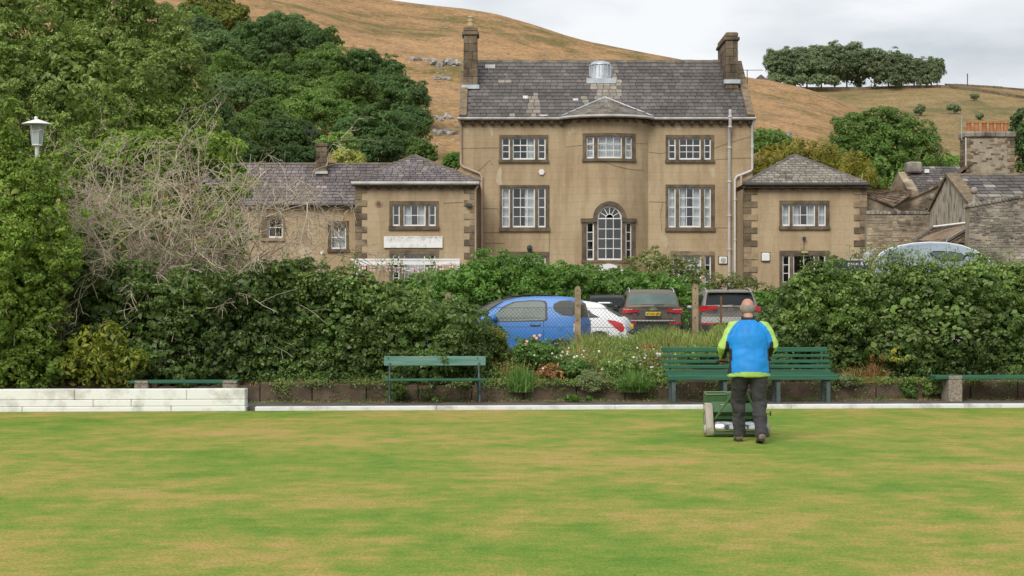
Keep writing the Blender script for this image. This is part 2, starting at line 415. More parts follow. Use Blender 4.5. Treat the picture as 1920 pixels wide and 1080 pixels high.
M['platebl'] = pmat('plate_blue', (0.02,0.06,0.35), None, 3, 0.5)
M['ink'] = pmat('black_ink', (0.01,0.01,0.01), None, 3, 0.6)
M['flagwhite'] = pmat('flag_white', (0.80,0.80,0.80), None, 3, 0.8)
M['flagred'] = pmat('flag_red', (0.50,0.012,0.03), None, 3, 0.8)
M['faded'] = pmat('faded_letter', (0.62,0.63,0.63), (0.34,0.34,0.33), 5.0, 0.8, lo=0.38, hi=0.6)
M['lampglass2'] = pmat('frosted_lamp_glass', (0.40,0.46,0.46), (0.30,0.36,0.36), 6, 0.3)
# ------------------------------------------------------------------ ground, lawn, path, kerb, retaining wall
SK = 0.07                                   # the far edge of the green runs slightly away to the right
def sk(x): return SK * max(-30.0, min(30.0, x))
def gz(x, y):
    yy = y - sk(x)
    bank = interp(x, [(-9, .75), (-2, .72), (0.5, .78), (2, .95), (4, 1.08), (9, .8)])
    return interp(yy, [(-100, -.06), (29.3, -.06), (29.42, .0), (29.46, .36), (31.0, bank), (31.6, bank), (33.2, .42), (45, .5), (55, .62), (62, 1.3), (74, 2.1), (100, 2.6), (116, 4.0), (130, 4.6), (6000, 4.6)])
def build_ground():
    xs = np.array([-2500, -900, -300, -120, -60] + list(np.linspace(-30, 30, 61)) + [60, 120, 300, 900, 2500.])
    ys = np.array([-300, -60, -10, 5, 15, 25] + list(np.arange(27, 36, .2)) + list(np.arange(36, 80, 2)) + [85, 95, 105, 116, 130, 200, 400, 900, 2000, 5000.])
    V = np.array([(x, y, gz(x, y)) for y in ys for x in xs])
    nx = len(xs); i, j = np.meshgrid(np.arange(len(ys)-1), np.arange(nx-1), indexing='ij')
    a = (i*nx+j).ravel(); Fq = np.stack([a, a+1, a+nx+1, a+nx], 1)
    yc = (V[Fq[:, 0], 1] + V[Fq[:, 2], 1]) / 2; xc = (V[Fq[:, 0], 0] + V[Fq[:, 2], 0]) / 2
    mi = np.where((yc > 33) & (yc < 62) & (np.abs(xc) < 30), 1, 0)
    o = np_mesh('ground', V, Fq, [M['soil'], M['tarmac']], mi=mi)
    tag(o, kind='structure')
build_ground()

def build_lawn():
    nx, ny = 60, 60
    V = []
    for iy in range(ny+1):
        for ix in range(nx+1):
            x = lerp(-28, 28, ix/nx); y = lerp(-6, 27.62, iy/ny) + sk(x)*iy/ny
            V.append((x, y, 0.0))
    V = np.array(V); i, j = np.meshgrid(np.arange(ny), np.arange(nx), indexing='ij'); a = (i*(nx+1)+j).ravel()
    o = np_mesh('lawn', V, np.stack([a, a+1, a+nx+2, a+nx+1], 1), M['lawn']); tag(o, kind='structure')
build_lawn()

rng = random.Random(5)
def skbox(mb, x0, x1, y0, y1, z0, z1, c=0.0):
    n = len(mb.v)
    if c: mb.cbox(x0, x1, y0, y1, z0, z1, c)
    else: mb.box(x0, x1, y0, y1, z0, z1)
    mb.v[n:] = [(x, y+sk(x), z) for x, y, z in mb.v[n:]]
# path
mb = MB()
for i in range(28): skbox(mb, -28+i*2, -26+i*2, 27.84, 29.30, -.05, .05)
tag(mb.build('path', M['path']), kind='structure')
# kerb: white painted strips, butt jointed
kerb = bpy.data.objects.new('kerb', None); COL.objects.link(kerb); tag(kerb, 'thin white painted concrete edging along the far side of the green', 'kerb')
x = -4.12
while x < 22:
    l = 2.9; mb = MB(); skbox(mb, x, x+l-.004, 27.64, 27.82, -.03, .062+rng.uniform(-.004, .004), .008)
    mb.build('kerb_stone', M['kerbwhite'], kerb); x += l
# low white wall on the left: three courses of long painted blocks
ww = thing('low_wall', 'low whitewashed block wall at the left edge of the green', 'wall', (-6, 27.3, 0))
YW = 27.2
def wwblock(p0, p1, z0, z1, proud=0.0, name='block'):
    mb = MB(); skbox(mb, wx(p0, YW)+.003, wx(p1, YW)-.003, YW-proud-.0+.3*0, YW+.30, z0, z1, .010)
    mb.build(name, M['whitewash'], ww)
sk0 = sk(wx(230, YW)); YW = YW - sk0 + 0.02
for a, b in zip([-400, -180, 15, 154, 358], [-180, 15, 154, 358, 465]): wwblock(a, b, .185, .352+rng.uniform(-.006, .004))
for a, b in zip([-400, -200, -60, 188, 257], [-200, -60, 188, 257, 465]): wwblock(a, b, .078, .181, .004)
for a, b in zip([-400, -250, 60, 330], [-250, 60, 330, 466]): wwblock(a, b, -.03, .074, .016)
# retaining wall of brown concrete slabs
rw = thing('retaining_wall', 'low brown concrete slab wall holding the planted bank behind the benches', 'wall', (2, 29.4, 0))
x = -28.0
while x < 24:
    l = rng.choice([.84, .88, .92]); mb = MB()
    h = .36 + rng.uniform(-.045, .03); dy = rng.uniform(-.018, .018)
    skbox(mb, x, x+l-.012, 29.32+dy, 29.42+dy, -.02, h, .014); mb.build('slab', M['slab'], rw); x += l

# ------------------------------------------------------------------ hills
SKY1 = [(-900, -420), (0, -190), (300, -130), (560, -62), (680, -16), (730, 0), (800, 9), (870, 16), (930, 26), (1000, 46), (1060, 66), (1100, 77), (1200, 97), (1280, 112), (1350, 130), (1405, 146), (1440, 150), (1500, 163), (1560, 181), (1615, 208), (1700, 258), (1800, 330), (1920, 400), (2300, 480)]
SKY2 = [(900, 165), (1300, 152), (1440, 150), (1500, 163), (1620, 163), (1700, 160), (1770, 159), (1850, 163), (1920, 169), (2200, 190), (2700, 260)]
H1Y0, H1Y1 = 118.0, 520.0
H2Y0, H2Y1 = 330.0, 900.0
HC = {}
def hnoise(x, y, s, seed):
    if seed not in HC:
        r = np.random.RandomState(seed); HC[seed] = [tuple(float(q) for q in r.uniform(-1, 1, 3)) for k in range(5)]
    return sum(math.sin((x*a + y*b)/s*(1.6**k) + c*9) / (1.5**k) for k, (a, b, c) in enumerate(HC[seed]))
def hill1(px, Y):
    t = max(0, (Y-H1Y0)/(H1Y1-H1Y0)); zr = wz(interp(px, SKY1), H1Y1)
    if t <= 1:
        z = 3.0 + (zr-3.0) * t**1.18
        e = min(1, t*4) * min(1, (1-t)*6)
        return z + e * (hnoise(px*Y/3200, Y, 26, 3)*0.9 + hnoise(px*Y/3200, Y, 9, 8)*.25)
    return zr - (Y-H1Y1)*0.22
def hill2(px, Y):
    t = max(0, (Y-H2Y0)/(H2Y1-H2Y0)); zr = wz(interp(px, SKY2), H2Y1)
    if t <= 1:
        z = 3.0 + (zr-3.0) * t**1.12
        return z + min(1, t*4)*min(1, (1-t)*6)*hnoise(px*Y/3200, Y, 60, 5)*1.3
    return zr - (Y-H2Y1)*0.10
def build_hill(name, fn, px0, px1, nu, y0, y1, y2, nv, mat):
    us = np.linspace(px0, px1, nu); vs = list(np.linspace(0, 1, nv)**1.3*(y1-y0)+y0) + list(np.linspace(y1, y2, 8)[1:])
    V = np.array([(wx(u, v), v, fn(u, v)) for v in vs for u in us]); nx = len(us)
    i, j = np.meshgrid(np.arange(len(vs)-1), np.arange(nx-1), indexing='ij'); a = (i*nx+j).ravel()
    tag(np_mesh(name, V, np.stack([a, a+1, a+nx+1, a+nx], 1), mat, smooth=True), kind='structure')
M['hill1'] = hill_mat('dry_hill_grass', (0.185,0.150,0.060), (0.365,0.225,0.115))
M['hill2'] = hill_mat('far_hill_grass', (0.165,0.150,0.066), (0.275,0.200,0.100))
build_hill('hill', hill1, -900, 2300, 200, H1Y0, H1Y1, 760, 110, M['hill1'])
build_hill('hill', hill2, 900, 2700, 120, H2Y0, H2Y1, 1500, 70, M['hill2'])
def solve_y(fn, px, py, y0, y1):
    """distance at which the hillside shows at picture row py"""
    best, bd = y0, 1e9
    for k in range(400):
        Y = lerp(y0, y1, k/399); d = abs((HZ - (fn(px, Y)-CH)*F/Y) - py)
        if d < bd: best, bd = Y, d
    return best

# rocks on the near hill: crags one can tell apart, then loose scree
def rock_mb(mb, c, rx, ry, rz, r):
    n0 = len(mb.v); mb.ball(c, rx, ry, rz, 9, 6)
    for k in range(n0, len(mb.v)):
        v = Vector(mb.v[k]) - Vector(c); q = 1 + r.uniform(-.28, .28); mb.v[k] = tuple(Vector(c) + v*q)
rr = random.Random(11)
def crag(px, py, wpx, hpx, label, n=5):
    Y = solve_y(hill1, px, py, 125, 515); s = Y/F
    o = thing('limestone_crag', label, 'rock', P(px, py+hpx/2, Y), 'limestone outcrops on the dry hill')
    for k in range(n):
        mb = MB(); u = px + (k-(n-1)/2)*wpx/n + rr.uniform(-2, 2); Yk = Y + rr.uniform(-1.5, 1.5)
        z = hill1(u, Yk) + rr.uniform(-.1, .5)*hpx*s*.5
        rock_mb(mb, (wx(u, Yk), Yk, z), wpx/n*.8*s, hpx*s*.6, hpx*s*.45*rr.uniform(.7, 1.2), rr); mb.build('rock', M['limestone'], o)
crag(836, 122, 56, 18, 'largest pale limestone crag on the slope left of the tall chimney', 6)
crag(785, 112, 34, 9, 'flat limestone ledge left of the largest crag on the hill', 4)
crag(828, 148, 30, 10, 'small limestone outcrop just below the largest crag', 3)
crag(832, 226, 34, 13, 'limestone outcrop low on the hill beside the wood', 4)
crag(835, 252, 44, 16, 'broken limestone ledge lowest on the hill beside the main house', 5)
crag(1478, 253, 14, 9, 'pale limestone patch on the hill right of the main house', 3)
crag(776, 163, 14, 8, 'single pale boulder at the top right edge of the wood', 2)
mb = MB()
for k in range(330):
    u = rr.choice([rr.gauss(800, 60), rr.gauss(830, 25), rr.uniform(700, 1450), rr.gauss(1470, 30)]); v = rr.choice([rr.gauss(125, 30), rr.gauss(240, 25), rr.uniform(30, 200)])
    if v < interp(u, SKY1) + 8: continue
    Y = solve_y(hill1, u, v, 125, 515); s = Y/F; q = rr.uniform(.8, 2.6)*s
    rock_mb(mb, (wx(u, Y), Y, hill1(u, Y)+q*.2), q*1.2, q, q*.7, rr)
tag(mb.build('scree', M['limestone']), 'loose pale stones scattered over the dry hillside', 'stones', kind='stuff')

# dry stone wall along the far ridge
dw = thing('dry_stone_wall', 'long dark dry stone wall along the far ridge below the tree clump', 'wall', P(1700, 165, 850))
pts = [(1532, 171), (1600, 168.5), (1680, 166), (1770, 164.5), (1830, 171), (1880, 179), (1935, 187)]
for k in range(26):
    u0, u1 = lerp(1532, 1935, k/26), lerp(1532, 1935, (k+1)/26); Y0, Y1 = solve_y(hill2, u0, interp(u0, pts), 500, 895), solve_y(hill2, u1, interp(u1, pts), 500, 895)
    A, B = Vector((wx(u0, Y0), Y0, hill2(u0, Y0)-.6)), Vector((wx(u1, Y1), Y1, hill2(u1, Y1)-.6)); d = Vector((0, .8, 0)); ta, tb = Vector((0, 0, 2.0+rr.uniform(-.15, .2))), Vector((0, 0, 2.0+rr.uniform(-.15, .2)))
    mb = MB(); mb.hexa([A, B, B+d, A+d, A+ta, B+tb, B+d+tb, A+d+ta]); mb.build('wall_section', M['chim'], dw)
fw = thing('dry_stone_wall', 'thin stone wall on the skyline at the far right', 'wall', P(1850, 163, 890))
for k in range(10):
    u0, u1 = 1772+k*18, 1790+k*18; v0, v1 = interp(u0, SKY2), interp(u1, SKY2); Y = 896; mb = MB()
    A = Vector((wx(u0, Y), Y, wz(v0, Y)-.6)); B = Vector((wx(u1, Y), Y, wz(v1, Y)-.6)); d = Vector((0, .8, 0)); t = Vector((0, 0, 1.3+rr.uniform(0, .2)))
    mb.hexa([A, B, B+d, A+d, A+t, B+t, B+d+t, A+d+t]); mb.build('wall_section', M['chim'], fw)
mb = MB(); a = P(1814, 161, 888); mb.tube([a, (a[0], a[1], wz(138, 888))], .28, 5)
tag(mb.build('telegraph_pole', M['bark']), 'lone thin pole on the skyline at the far right', 'pole')
bn = thing('barn', 'tiny dark barn gable showing over the hill beside the aerial', 'building', P(1425, 152, 620))
mb = MB(); a = P(1425, 156, 640); mb.box(a[0]-3, a[0]+3, 638, 646, a[2]-6, a[2]+.4); mb.build('wall', M['rubble_dark'], bn)
mb = MB(); mb.prism([(a[0]-3.4, a[2]+.3), (a[0]+3.4, a[2]+.3), (a[0], a[2]+3.0)], 637.5, 646.5); mb.build('roof', M['slate'], bn)
# ------------------------------------------------------------------ building kit
HR = random.Random(21)
def wall_holes(mb, x0, x1, z0, z1, y, holes, depth=.22, extra=()):
    """front wall sheet at y with rectangular openings (x0,x1,z0,z1) and reveals"""
    xs = sorted(set([x0, x1] + [h[0] for h in holes] + [h[1] for h in holes] + list(extra)))
    zs = sorted(set([z0, z1] + [h[2] for h in holes] + [h[3] for h in holes]))
    for a, b in zip(xs[:-1], xs[1:]):
        for c, d in zip(zs[:-1], zs[1:]):
            mxx, mz = (a+b)/2, (c+d)/2
            if any(h[0] < mxx < h[1] and h[2] < mz < h[3] for h in holes): continue
            mb.quad((a, y, c), (b, y, c), (b, y, d), (a, y, d))
    for h in holes:
        a, b, c, d = h[:4]; e = y+depth
        mb.quad((a, y, c), (a, e, c), (a, e, d), (a, y, d)); mb.quad((b, y, c), (b, y, d), (b, e, d), (b, e, c))
        mb.quad((a, y, d), (a, e, d), (b, e, d), (b, y, d)); mb.quad((a, y, c), (b, y, c), (b, e, c), (a, e, c))

def sash(parent, x0, x1, z0, z1, y, cols, rows, curtain=0, warp=None, nseg=1, meet=None, part=None):
    """white sash: frame, glazing bars, one object per pane; curtain 0 none, 1 half left, 2 half right, 3 full, 4 both sides"""
    fw = .055
    mb = MB(); yf = y+.06
    mb.box(x0, x0+fw, yf, yf+.07, z0, z1); mb.box(x1-fw, x1, yf, yf+.07, z0, z1)
    mb.box(x0+fw, x1-fw, yf, yf+.07, z1-fw*.9, z1, nseg); mb.box(x0+fw, x1-fw, yf-.01, yf+.07, z0, z0+fw*1.5, nseg)
    mb.build('frame', M['white'], part, warp=warp)
    gx0, gx1, gz0, gz1 = x0+fw, x1-fw, z0+fw*1.5, z1-fw*.9
    bw = .030; mb = MB()
    for k in range(1, cols):
        c = lerp(gx0, gx1, k/cols); mb = MB(); mb.box(c-bw/2, c+bw/2, yf+.012, yf+.05, gz0, gz1); mb.build('glazing_bar', M['white'], part, warp=warp, fix=False)
    for k in range(1, rows):
        c = lerp(gz0, gz1, k/rows); w = bw*1.6 if k == meet else bw
        mb = MB(); mb.box(gx0, gx1, yf+(.008 if k != meet else -.006), yf+.046, c-w/2, c+w/2, nseg); mb.build('glazing_bar', M['white'], part, warp=warp, fix=False)
    for i in range(cols):
        for j in range(rows):
            a, b = lerp(gx0, gx1, i/cols), lerp(gx0, gx1, (i+1)/cols); c, d = lerp(gz0, gz1, j/rows), lerp(gz0, gz1, (j+1)/rows)
            t = HR.uniform(-.006, .006); t2 = HR.uniform(-.006, .006)
            mb = MB(); yy = yf+.03
            mb.quad((a, yy+t, c), (b, yy+t2, c), (b, yy-t, d), (a, yy-t2, d)); mb.build('pane', M['glass'], part, warp=warp, fix=False)
    if curtain:
        segs = {1: [(0, .5)], 2: [(.55, 1)], 3: [(0, 1)], 4: [(0, .32), (.68, 1)], 5: [(0, .3)], 6: [(.62, 1)]}[curtain]
        for a, b in segs:
            n = max(6, int((b-a)*(x1-x0)/.05)); mb = MB()
            R = [[(lerp(x0, x1, lerp(a, b, k/n)), y+.26+.02*math.sin(k*2.1)+HR.uniform(-.004, .004), z) for k in range(n+1)] for z in (z0, z1)]
            mb.rings(R, False, False); mb.build('curtain', M['curtain'], part, warp=warp, fix=False)

def window3(parent, px, py, Y, sashes, warp=None, lintel=True, nseg=1, smat='dressed', label=None):
    """three-light stone window. px,py: outer surround in photo pixels; sashes: (px0,px1,py0,py1,cols,rows,curtain,meet)"""
    w = bpy.data.objects.new('window', None); COL.objects.link(w); w.parent = parent
    if label: w['label'] = label
    X0, X1, Z0, Z1 = wx(px[0], Y), wx(px[1], Y), wz(py[1], Y), wz(py[0], Y)
    y = Y - .035
    S = [(wx(s[0], Y), wx(s[1], Y), wz(s[3], Y), wz(s[2], Y)) for s in sashes]
    zs0, zs1 = S[0][2], S[0][3]
    mb = MB(); mb.box(X0, X1, y, Y+.19, zs1, Z1, nseg); mb.build('lintel', M[smat], w, warp=warp)
    mb = MB(); mb.box(X0-.03, X1+.03, y-.07, Y+.19, Z0, zs0, nseg); mb.build('sill', M[smat], w, warp=warp)
    edges = [X0] + [v for s in S for v in s[:2]] + [X1]
    for k in range(0, len(edges), 2):
        mb = MB(); mb.box(edges[k], edges[k+1], y+.004, Y+.18, zs0, zs1, max(1, nseg//4)); mb.build('jamb' if k in (0, len(edges)-2) else 'mullion', M[smat], w, warp=warp)
    for s, q in zip(sashes, S):
        sash(w, *q, Y, s[4], s[5], s[6], warp=warp, nseg=max(1, nseg//3), meet=s[7] if len(s) > 7 else None, part=w)
    return (X0+.02, X1-.02, Z0+.02, Z1-.02)

def slate_unit(mat, nm):
    mb = MB(); mb.hexa([(-.5, 0, .012), (.5, 0, .012), (.5, 1.15, 0), (-.5, 1.15, 0), (-.5, 0, .058), (.5, 0, .058), (.5, 1.15, .024), (-.5, 1.15, .024)])
    me = bpy.data.meshes.new(nm); me.from_pydata(mb.v, [], mb.f); me.materials.append(mat); return me
def slates(parent, O, U, Vv, inside, ulen, vlen, row, wid, mat, pale=None, pale_fn=None, single=0, seed=1, jit=.02):
    """slate courses on a roof plane: origin O (low left), unit vectors U along the eaves and Vv up the slope"""
    r = random.Random(seed); O, U, Vv = Vector(O), Vector(U).normalized(), Vector(Vv).normalized(); Nn = U.cross(Vv).normalized()
    mats = [mat] + ([pale] if pale else [])
    base = [(-.5, 0, .012), (.5, 0, .012), (.5, 1.15, 0), (-.5, 1.15, 0), (-.5, 0, .058), (.5, 0, .058), (.5, 1.15, .024), (-.5, 1.15, .024)]
    FF = ((3,2,1,0), (4,5,6,7), (0,1,5,4), (1,2,6,5), (2,3,7,6), (3,0,4,7))
    units = [slate_unit(m, 'slate') for m in mats] if single else None
    big = MB(); count = 0; n = int(vlen/row)
    for i in range(n+1):
        u = -wid*(0.5 if i % 2 else 0)
        while u < ulen:
            w = wid*r.uniform(.8, 1.2); uc, vc = u+w/2, i*row
            u += w
            if not inside(uc, vc+row*.5): continue
            k = 1 if (pale and pale_fn and pale_fn(uc, vc, r)) else 0
            dz = r.uniform(0, jit*.35); dv = r.uniform(-jit, jit)*.5
            if count < single:
                ob = bpy.data.objects.new('slate', units[k]); COL.objects.link(ob); ob.parent = parent
                p = O + U*uc + Vv*(vc+dv) + Nn*dz - woff(parent)
                ob.matrix_basis = Matrix(((U.x*(w-.034), Vv.x*row, Nn.x, p.x), (U.y*(w-.034), Vv.y*row, Nn.y, p.y), (U.z*(w-.034), Vv.z*row, Nn.z, p.z), (0, 0, 0, 1)))
                count += 1
            else:
                n0 = len(big.v)
                for b in base: big.v.append(tuple(O + U*(uc+b[0]*(w-.034)) + Vv*(vc+dv+b[1]*row) + Nn*(b[2]+dz)))
                for f in FF: big.f.append(tuple(n0+q for q in f)); big.m.append(k)
    if big.v:
        o = big.build('slate_courses', mats, parent, fix=False); o['kind'] = 'stuff'

def quoins(parent, px0, px1, py0, py1, Y, long_out, n, side, xdepth=.3):
    """alternating corner stones; side 'L' keeps the outer edge on the left"""
    z1, z0 = wz(py0, Y), wz(py1, Y); h = (z1-z0)/n
    X0, X1 = wx(px0, Y), wx(px1, Y); short = abs(X1-X0)*.52
    for k in range(n):
        mb = MB(); a, b = z0+k*h+.006, z0+(k+1)*h-.006; p = HR.uniform(0, .012); L_ = k % 2 == 0
        if side == 'L': xa, xb = X0-.03, (X1 if L_ else X0+short)
        else: xa, xb = (X0 if L_ else X1-short), X1+.03
        mb.cbox(xa, xb, Y-.035-p, Y+xdepth, a, b, .012); mb.build('quoin', M['quoin'], parent)

def brackets(parent, px0, px1, py0, py1, Y, n, proj=.28, mat='dressed', yfn=None):
    for k in range(n):
        c = wx(lerp(px0, px1, k/(n-1)), Y); w = .075; z0, z1 = wz(py1, Y), wz(py0, Y); yb = yfn(c) if yfn else Y
        mb = MB(); mb.prismx([(yb, z0), (yb, z1), (yb-proj, z1), (yb-proj, lerp(z0, z1, .55)), (yb-proj*.55, z0)], c-w, c+w); mb.build('bracket', M[mat], parent)

def rubble(mb, x0, x1, z0, top, y, rnd, hs=(.07, .16), ws=(.14, .42), proud=.03, thick=.12, fill=0.9):
    """random coursed stones standing proud of a mortar face; top(x) gives the wall head"""
    z = z0; zmax = max(top(x0), top(x1), top((x0+x1)/2))
    while z < zmax:
        h = rnd.uniform(*hs); x = x0
        while x < x1:
            w = rnd.uniform(*ws); xe = min(x+w, x1)
            if z+h <= top((x+xe)/2)+.03 and rnd.random() < fill and xe-x > .05:
                p = rnd.uniform(.2, 1)*proud; g = .012; j = lambda: rnd.uniform(-.012, .012)
                mb.hexa([(x+g, y-p, z+g+j()), (xe-g, y-p+j()*.5, z+g+j()), (xe-g, y+thick, z+g), (x+g, y+thick, z+g), (x+g+j(), y-p, z+h-g+j()), (xe-g+j(), y-p, z+h-g+j()), (xe-g, y+thick, z+h-g), (x+g, y+thick, z+h-g)])
            x = xe
        z += h

def ashlar_stack(parent, x0, x1, y0, y1, z0, z1, nrow, mat, rnd, name='stone', ncol=2, taper=0.0):
    h = (z1-z0)/nrow
    for k in range(nrow):
        cut = [0] + sorted(rnd.uniform(.3, .7) if ncol == 2 else (q+rnd.uniform(-.08, .08)) for q in ([0.5] if ncol == 2 else [i/ncol for i in range(1, ncol)])) + [1]
        t = taper*k/nrow
        for a, b in zip(cut[:-1], cut[1:]):
            mb = MB(); e = rnd.uniform(-.008, .012)
            mb.cbox(lerp(x0+t, x1-t, a)+.004, lerp(x0+t, x1-t, b)-.004, y0-e, y1, z0+k*h+.004, z0+(k+1)*h-.004, .014); mb.build(name, M[mat], parent)

def pipe(parent, pts, r, mat, brackets_=0):
    mb = MB(); mb.tube(pts, r, 8); o = mb.build('drainpipe', M[mat], parent, smooth=50)
    if brackets_:
        mb = MB()
        for a, b in zip(pts[:-1], pts[1:]):
            if abs(a[0]-b[0]) < .05:
                n = max(1, int(abs(a[2]-b[2])/1.6))
                for k in range(n):
                    z = lerp(a[2], b[2], (k+.5)/n); mb.lathe((a[0], a[1], z), [(r*1.25, -.04), (r*1.4, -.03), (r*1.4, .03), (r*1.25, .04)], 8)
        if mb.v: mb.build('collar', M[mat], o)
    return o

# ------------------------------------------------------------------ main house
YH = 82.3
G = 2.1
house = thing('country_house', 'tall three-storey tan rendered house with bow front and slate roof', 'house', (4.5, 84, G))
HX0, HX1 = wx(863, YH), wx(1411, YH)
BX0, BX1 = wx(1059.5, YH), wx(1215.5, YH); BC = (BX0+BX1)/2; BHW = (BX1-BX0)/2
SAG = .95; BR = (BHW**2+SAG**2)/(2*SAG)
def bow(x):
    d = abs(x-BC)
    return 0.0 if d >= BHW else math.sqrt(BR*BR-d*d)-(BR-SAG)
def wbow(v): return (v[0], v[1]-bow(v[0]), v[2])
EZ = wz(226, YH)
YB = YH - SAG*.8                               # distance used to read sizes off the bow front
wins = []
def s3(c, y0, y1, rows, cur, meet):              # three sashes with left/middle/right columns
    return [(c[0], c[1], y0, y1, 1, rows, cur[0], meet), (c[2], c[3], y0, y1, 3, rows, cur[1], meet), (c[4], c[5], y0, y1, 1, rows, cur[2], meet)]
CL = (941, 956, 961, 1003, 1008.5, 1023); CR = (1253, 1267, 1273, 1314, 1320, 1333)
wins.append(window3(house, (936, 1028), (253, 305), YH, s3(CL, 258.5, 299.5, 3, (0, 6, 0), 2)))
wins.append(window3(house, (1248, 1339), (253, 305), YH, s3(CR, 259, 299.5, 3, (0, 0, 0), 2)))
wins.append(window3(house, (937, 1030), (347, 434), YH, s3(CL, 352, 426.5, 4, (3, 2, 0), 2)))
wins.append(window3(house, (1248, 1340), (346, 434), YH, s3(CR, 351.5, 426.5, 4, (3, 4, 3), 2)))
# ground-floor openings, mostly behind the hedge
wins.append(window3(house, (937, 1030), (472, 556), YH, [(941, 956, 481, 548, 1, 4, 0), (961, 1003, 481, 548, 3, 4, 0), (1008, 1023, 481, 548, 1, 4, 0)]))
wins.append(window3(house, (1257, 1340), (471, 556), YH, [(1262, 1274, 479, 548, 1, 4, 0), (1280, 1315, 479, 548, 3, 4, 3), (1321, 1333, 479, 548, 1, 4, 0)], smat='quoin'))
mb = MB(); wall_holes(mb, HX0, BX0, G-.3, EZ, YH, [w for w in wins if w[1] < BC]); wall_holes(mb, BX1, HX1, G-.3, EZ, YH, [w for w in wins if w[0] > BC])
mb.box(HX0, HX0+.4, YH+.24, YH+9, G-.3, EZ); mb.box(HX1-.4, HX1, YH+.24, YH+9, G-.3, EZ); mb.box(HX0+.41, HX1-.41, YH+8.6, YH+9, G-.3, EZ)
mb.box(HX0, HX0+.4, YH+.001, YH+.24, G-.3, EZ); mb.box(HX1-.4, HX1, YH+.001, YH+.24, G-.3, EZ)
mb.build('wall', M['stucco'], house)
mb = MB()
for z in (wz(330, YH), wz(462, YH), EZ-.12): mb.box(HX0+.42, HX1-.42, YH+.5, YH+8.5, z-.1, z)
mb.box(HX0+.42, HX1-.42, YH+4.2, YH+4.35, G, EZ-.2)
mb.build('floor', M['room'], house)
# bow front wall with its two windows
bw1 = window3(house, (1092.5, 1192.5), (250, 303), YB, [(1099.5, 1113.5, 256, 297.5, 1, 3, 3, 2), (1120, 1166, 256, 297.5, 3, 3, 3, 2), (1172, 1185, 256, 297.5, 1, 3, 3, 2)], warp=lambda v: (v[0], v[1]-YB+YH-bow(v[0]), v[2]), nseg=12)
VW = bpy.data.objects.new('window', None); COL.objects.link(VW); VW.parent = house; VW['label'] = 'arched three-light window on the bow front'
vz0, vsp, vtop = wz(488, YB), wz(409, YB), wz(386, YB)
vx0, vx1 = wx(1119.5, YB), wx(1166, YB); vcx = (vx0+vx1)/2; vr = (vx1-vx0)/2
vw = lambda v: (v[0], v[1]-bow(v[0]), v[2])
for a, b in ((1099.5, 1113.5), (1172.5, 1184)):
    sash(house, wx(a, YB), wx(b, YB), vz0, wz(417, YB), YH, 1, 4, 0, warp=vw, part=VW)
sash(house, vx0, vx1, vz0, vsp, YH, 3, 4, 0, warp=vw, nseg=3, part=VW)
mb = MB()                                       # fanlight: rim, hub and spokes
N_ = 16; ar = lambda r, t: (vcx+r*math.cos(t), vsp+r*math.sin(t))
for k in range(N_):
    t0, t1 = math.pi*k/N_, math.pi*(k+1)/N_
    for (ra, rb) in ((vr-.085, vr), (.17, .205)):
        q = [ar(ra, t0), ar(rb, t0), ar(rb, t1), ar(ra, t1)]
        mb.hexa([(x, YH+.05, z) for x, z in q] + [(x, YH+.11, z) for x, z in q])
for k in range(1, 6):
    t = math.pi*k/6; d = Vector((math.cos(t), 0, math.sin(t))); n = Vector((-math.sin(t), 0, math.cos(t)))*.016
    a = Vector((vcx, 0, vsp))+d*.205; b = Vector((vcx, 0, vsp))+d*(vr-.085); c = [a-n, b-n, b+n, a+n]
    mb.hexa([(p.x, YH+.065, p.z) for p in c] + [(p.x, YH+.10, p.z) for p in c])
mb.build('fanlight', M['white'], VW, warp=vw)
for k in range(6):
    mb = MB(); t0, t1 = math.pi*k/6, math.pi*(k+1)/6; mb.poly([(x, YH+.085, z) for x, z in ([ar(.205, t0)] + [ar(vr-.085, lerp(t0, t1, i/3)) for i in range(4)] + [ar(.205, t1)])]); mb.build('pane', M['glass'], VW, warp=vw, fix=False)
mb = MB()                                       # stone arch
for k in range(N_):
    t0, t1 = math.pi*k/N_, math.pi*(k+1)/N_; q = [ar(vr, t0), ar(vr+.20, t0), ar(vr+.20, t1), ar(vr, t1)]
    mb.hexa([(x, YH-.07, z) for x, z in q] + [(x, YH+.2, z) for x, z in q])
mb.build('arch', M['dressed'], VW, warp=vw)
sx = [wx(p, YB) for p in (1091, 1099.5, 1113.5, 1119.5, 1166, 1172.5, 1184, 1192.5)]
for a, b in ((0, 1), (2, 3), (4, 5), (6, 7)):
    mb = MB(); mb.box(sx[a], sx[b], YH-.04, YH+.18, vz0, wz(417, YB) if a in (0, 6) else vsp); mb.build('jamb' if a in (0, 6) else 'mullion', M['dressed'], VW, warp=vw)
for a, b in ((0, 3), (4, 7)):
    mb = MB(); mb.box(sx[a]-(.05 if a == 0 else -.003), sx[b]+(.05 if b == 7 else -.003), YH-.10, YH+.185, wz(417, YB)+.002, wz(409.5, YB), 4); mb.build('entablature', M['dressed'], VW, warp=vw)
mb = MB(); mb.box(sx[0]-.03, sx[7]+.03, YH-.11, YH+.19, wz(492.5, YB), vz0, 12); mb.build('sill', M['dressed'], VW, warp=vw)
mb = MB(); vh = (sx[0]+.02, sx[7]-.02, wz(492, YB)+.02, wz(411, YB)); ex = [lerp(BX0, BX1, k/28) for k in range(29)]
ah = (vcx-vr-.12, vcx+vr+.12, wz(411, YB), vsp+vr+.10)
wall_holes(mb, BX0, BX1, G-.3, EZ, YH, [bw1, vh, ah], extra=ex)
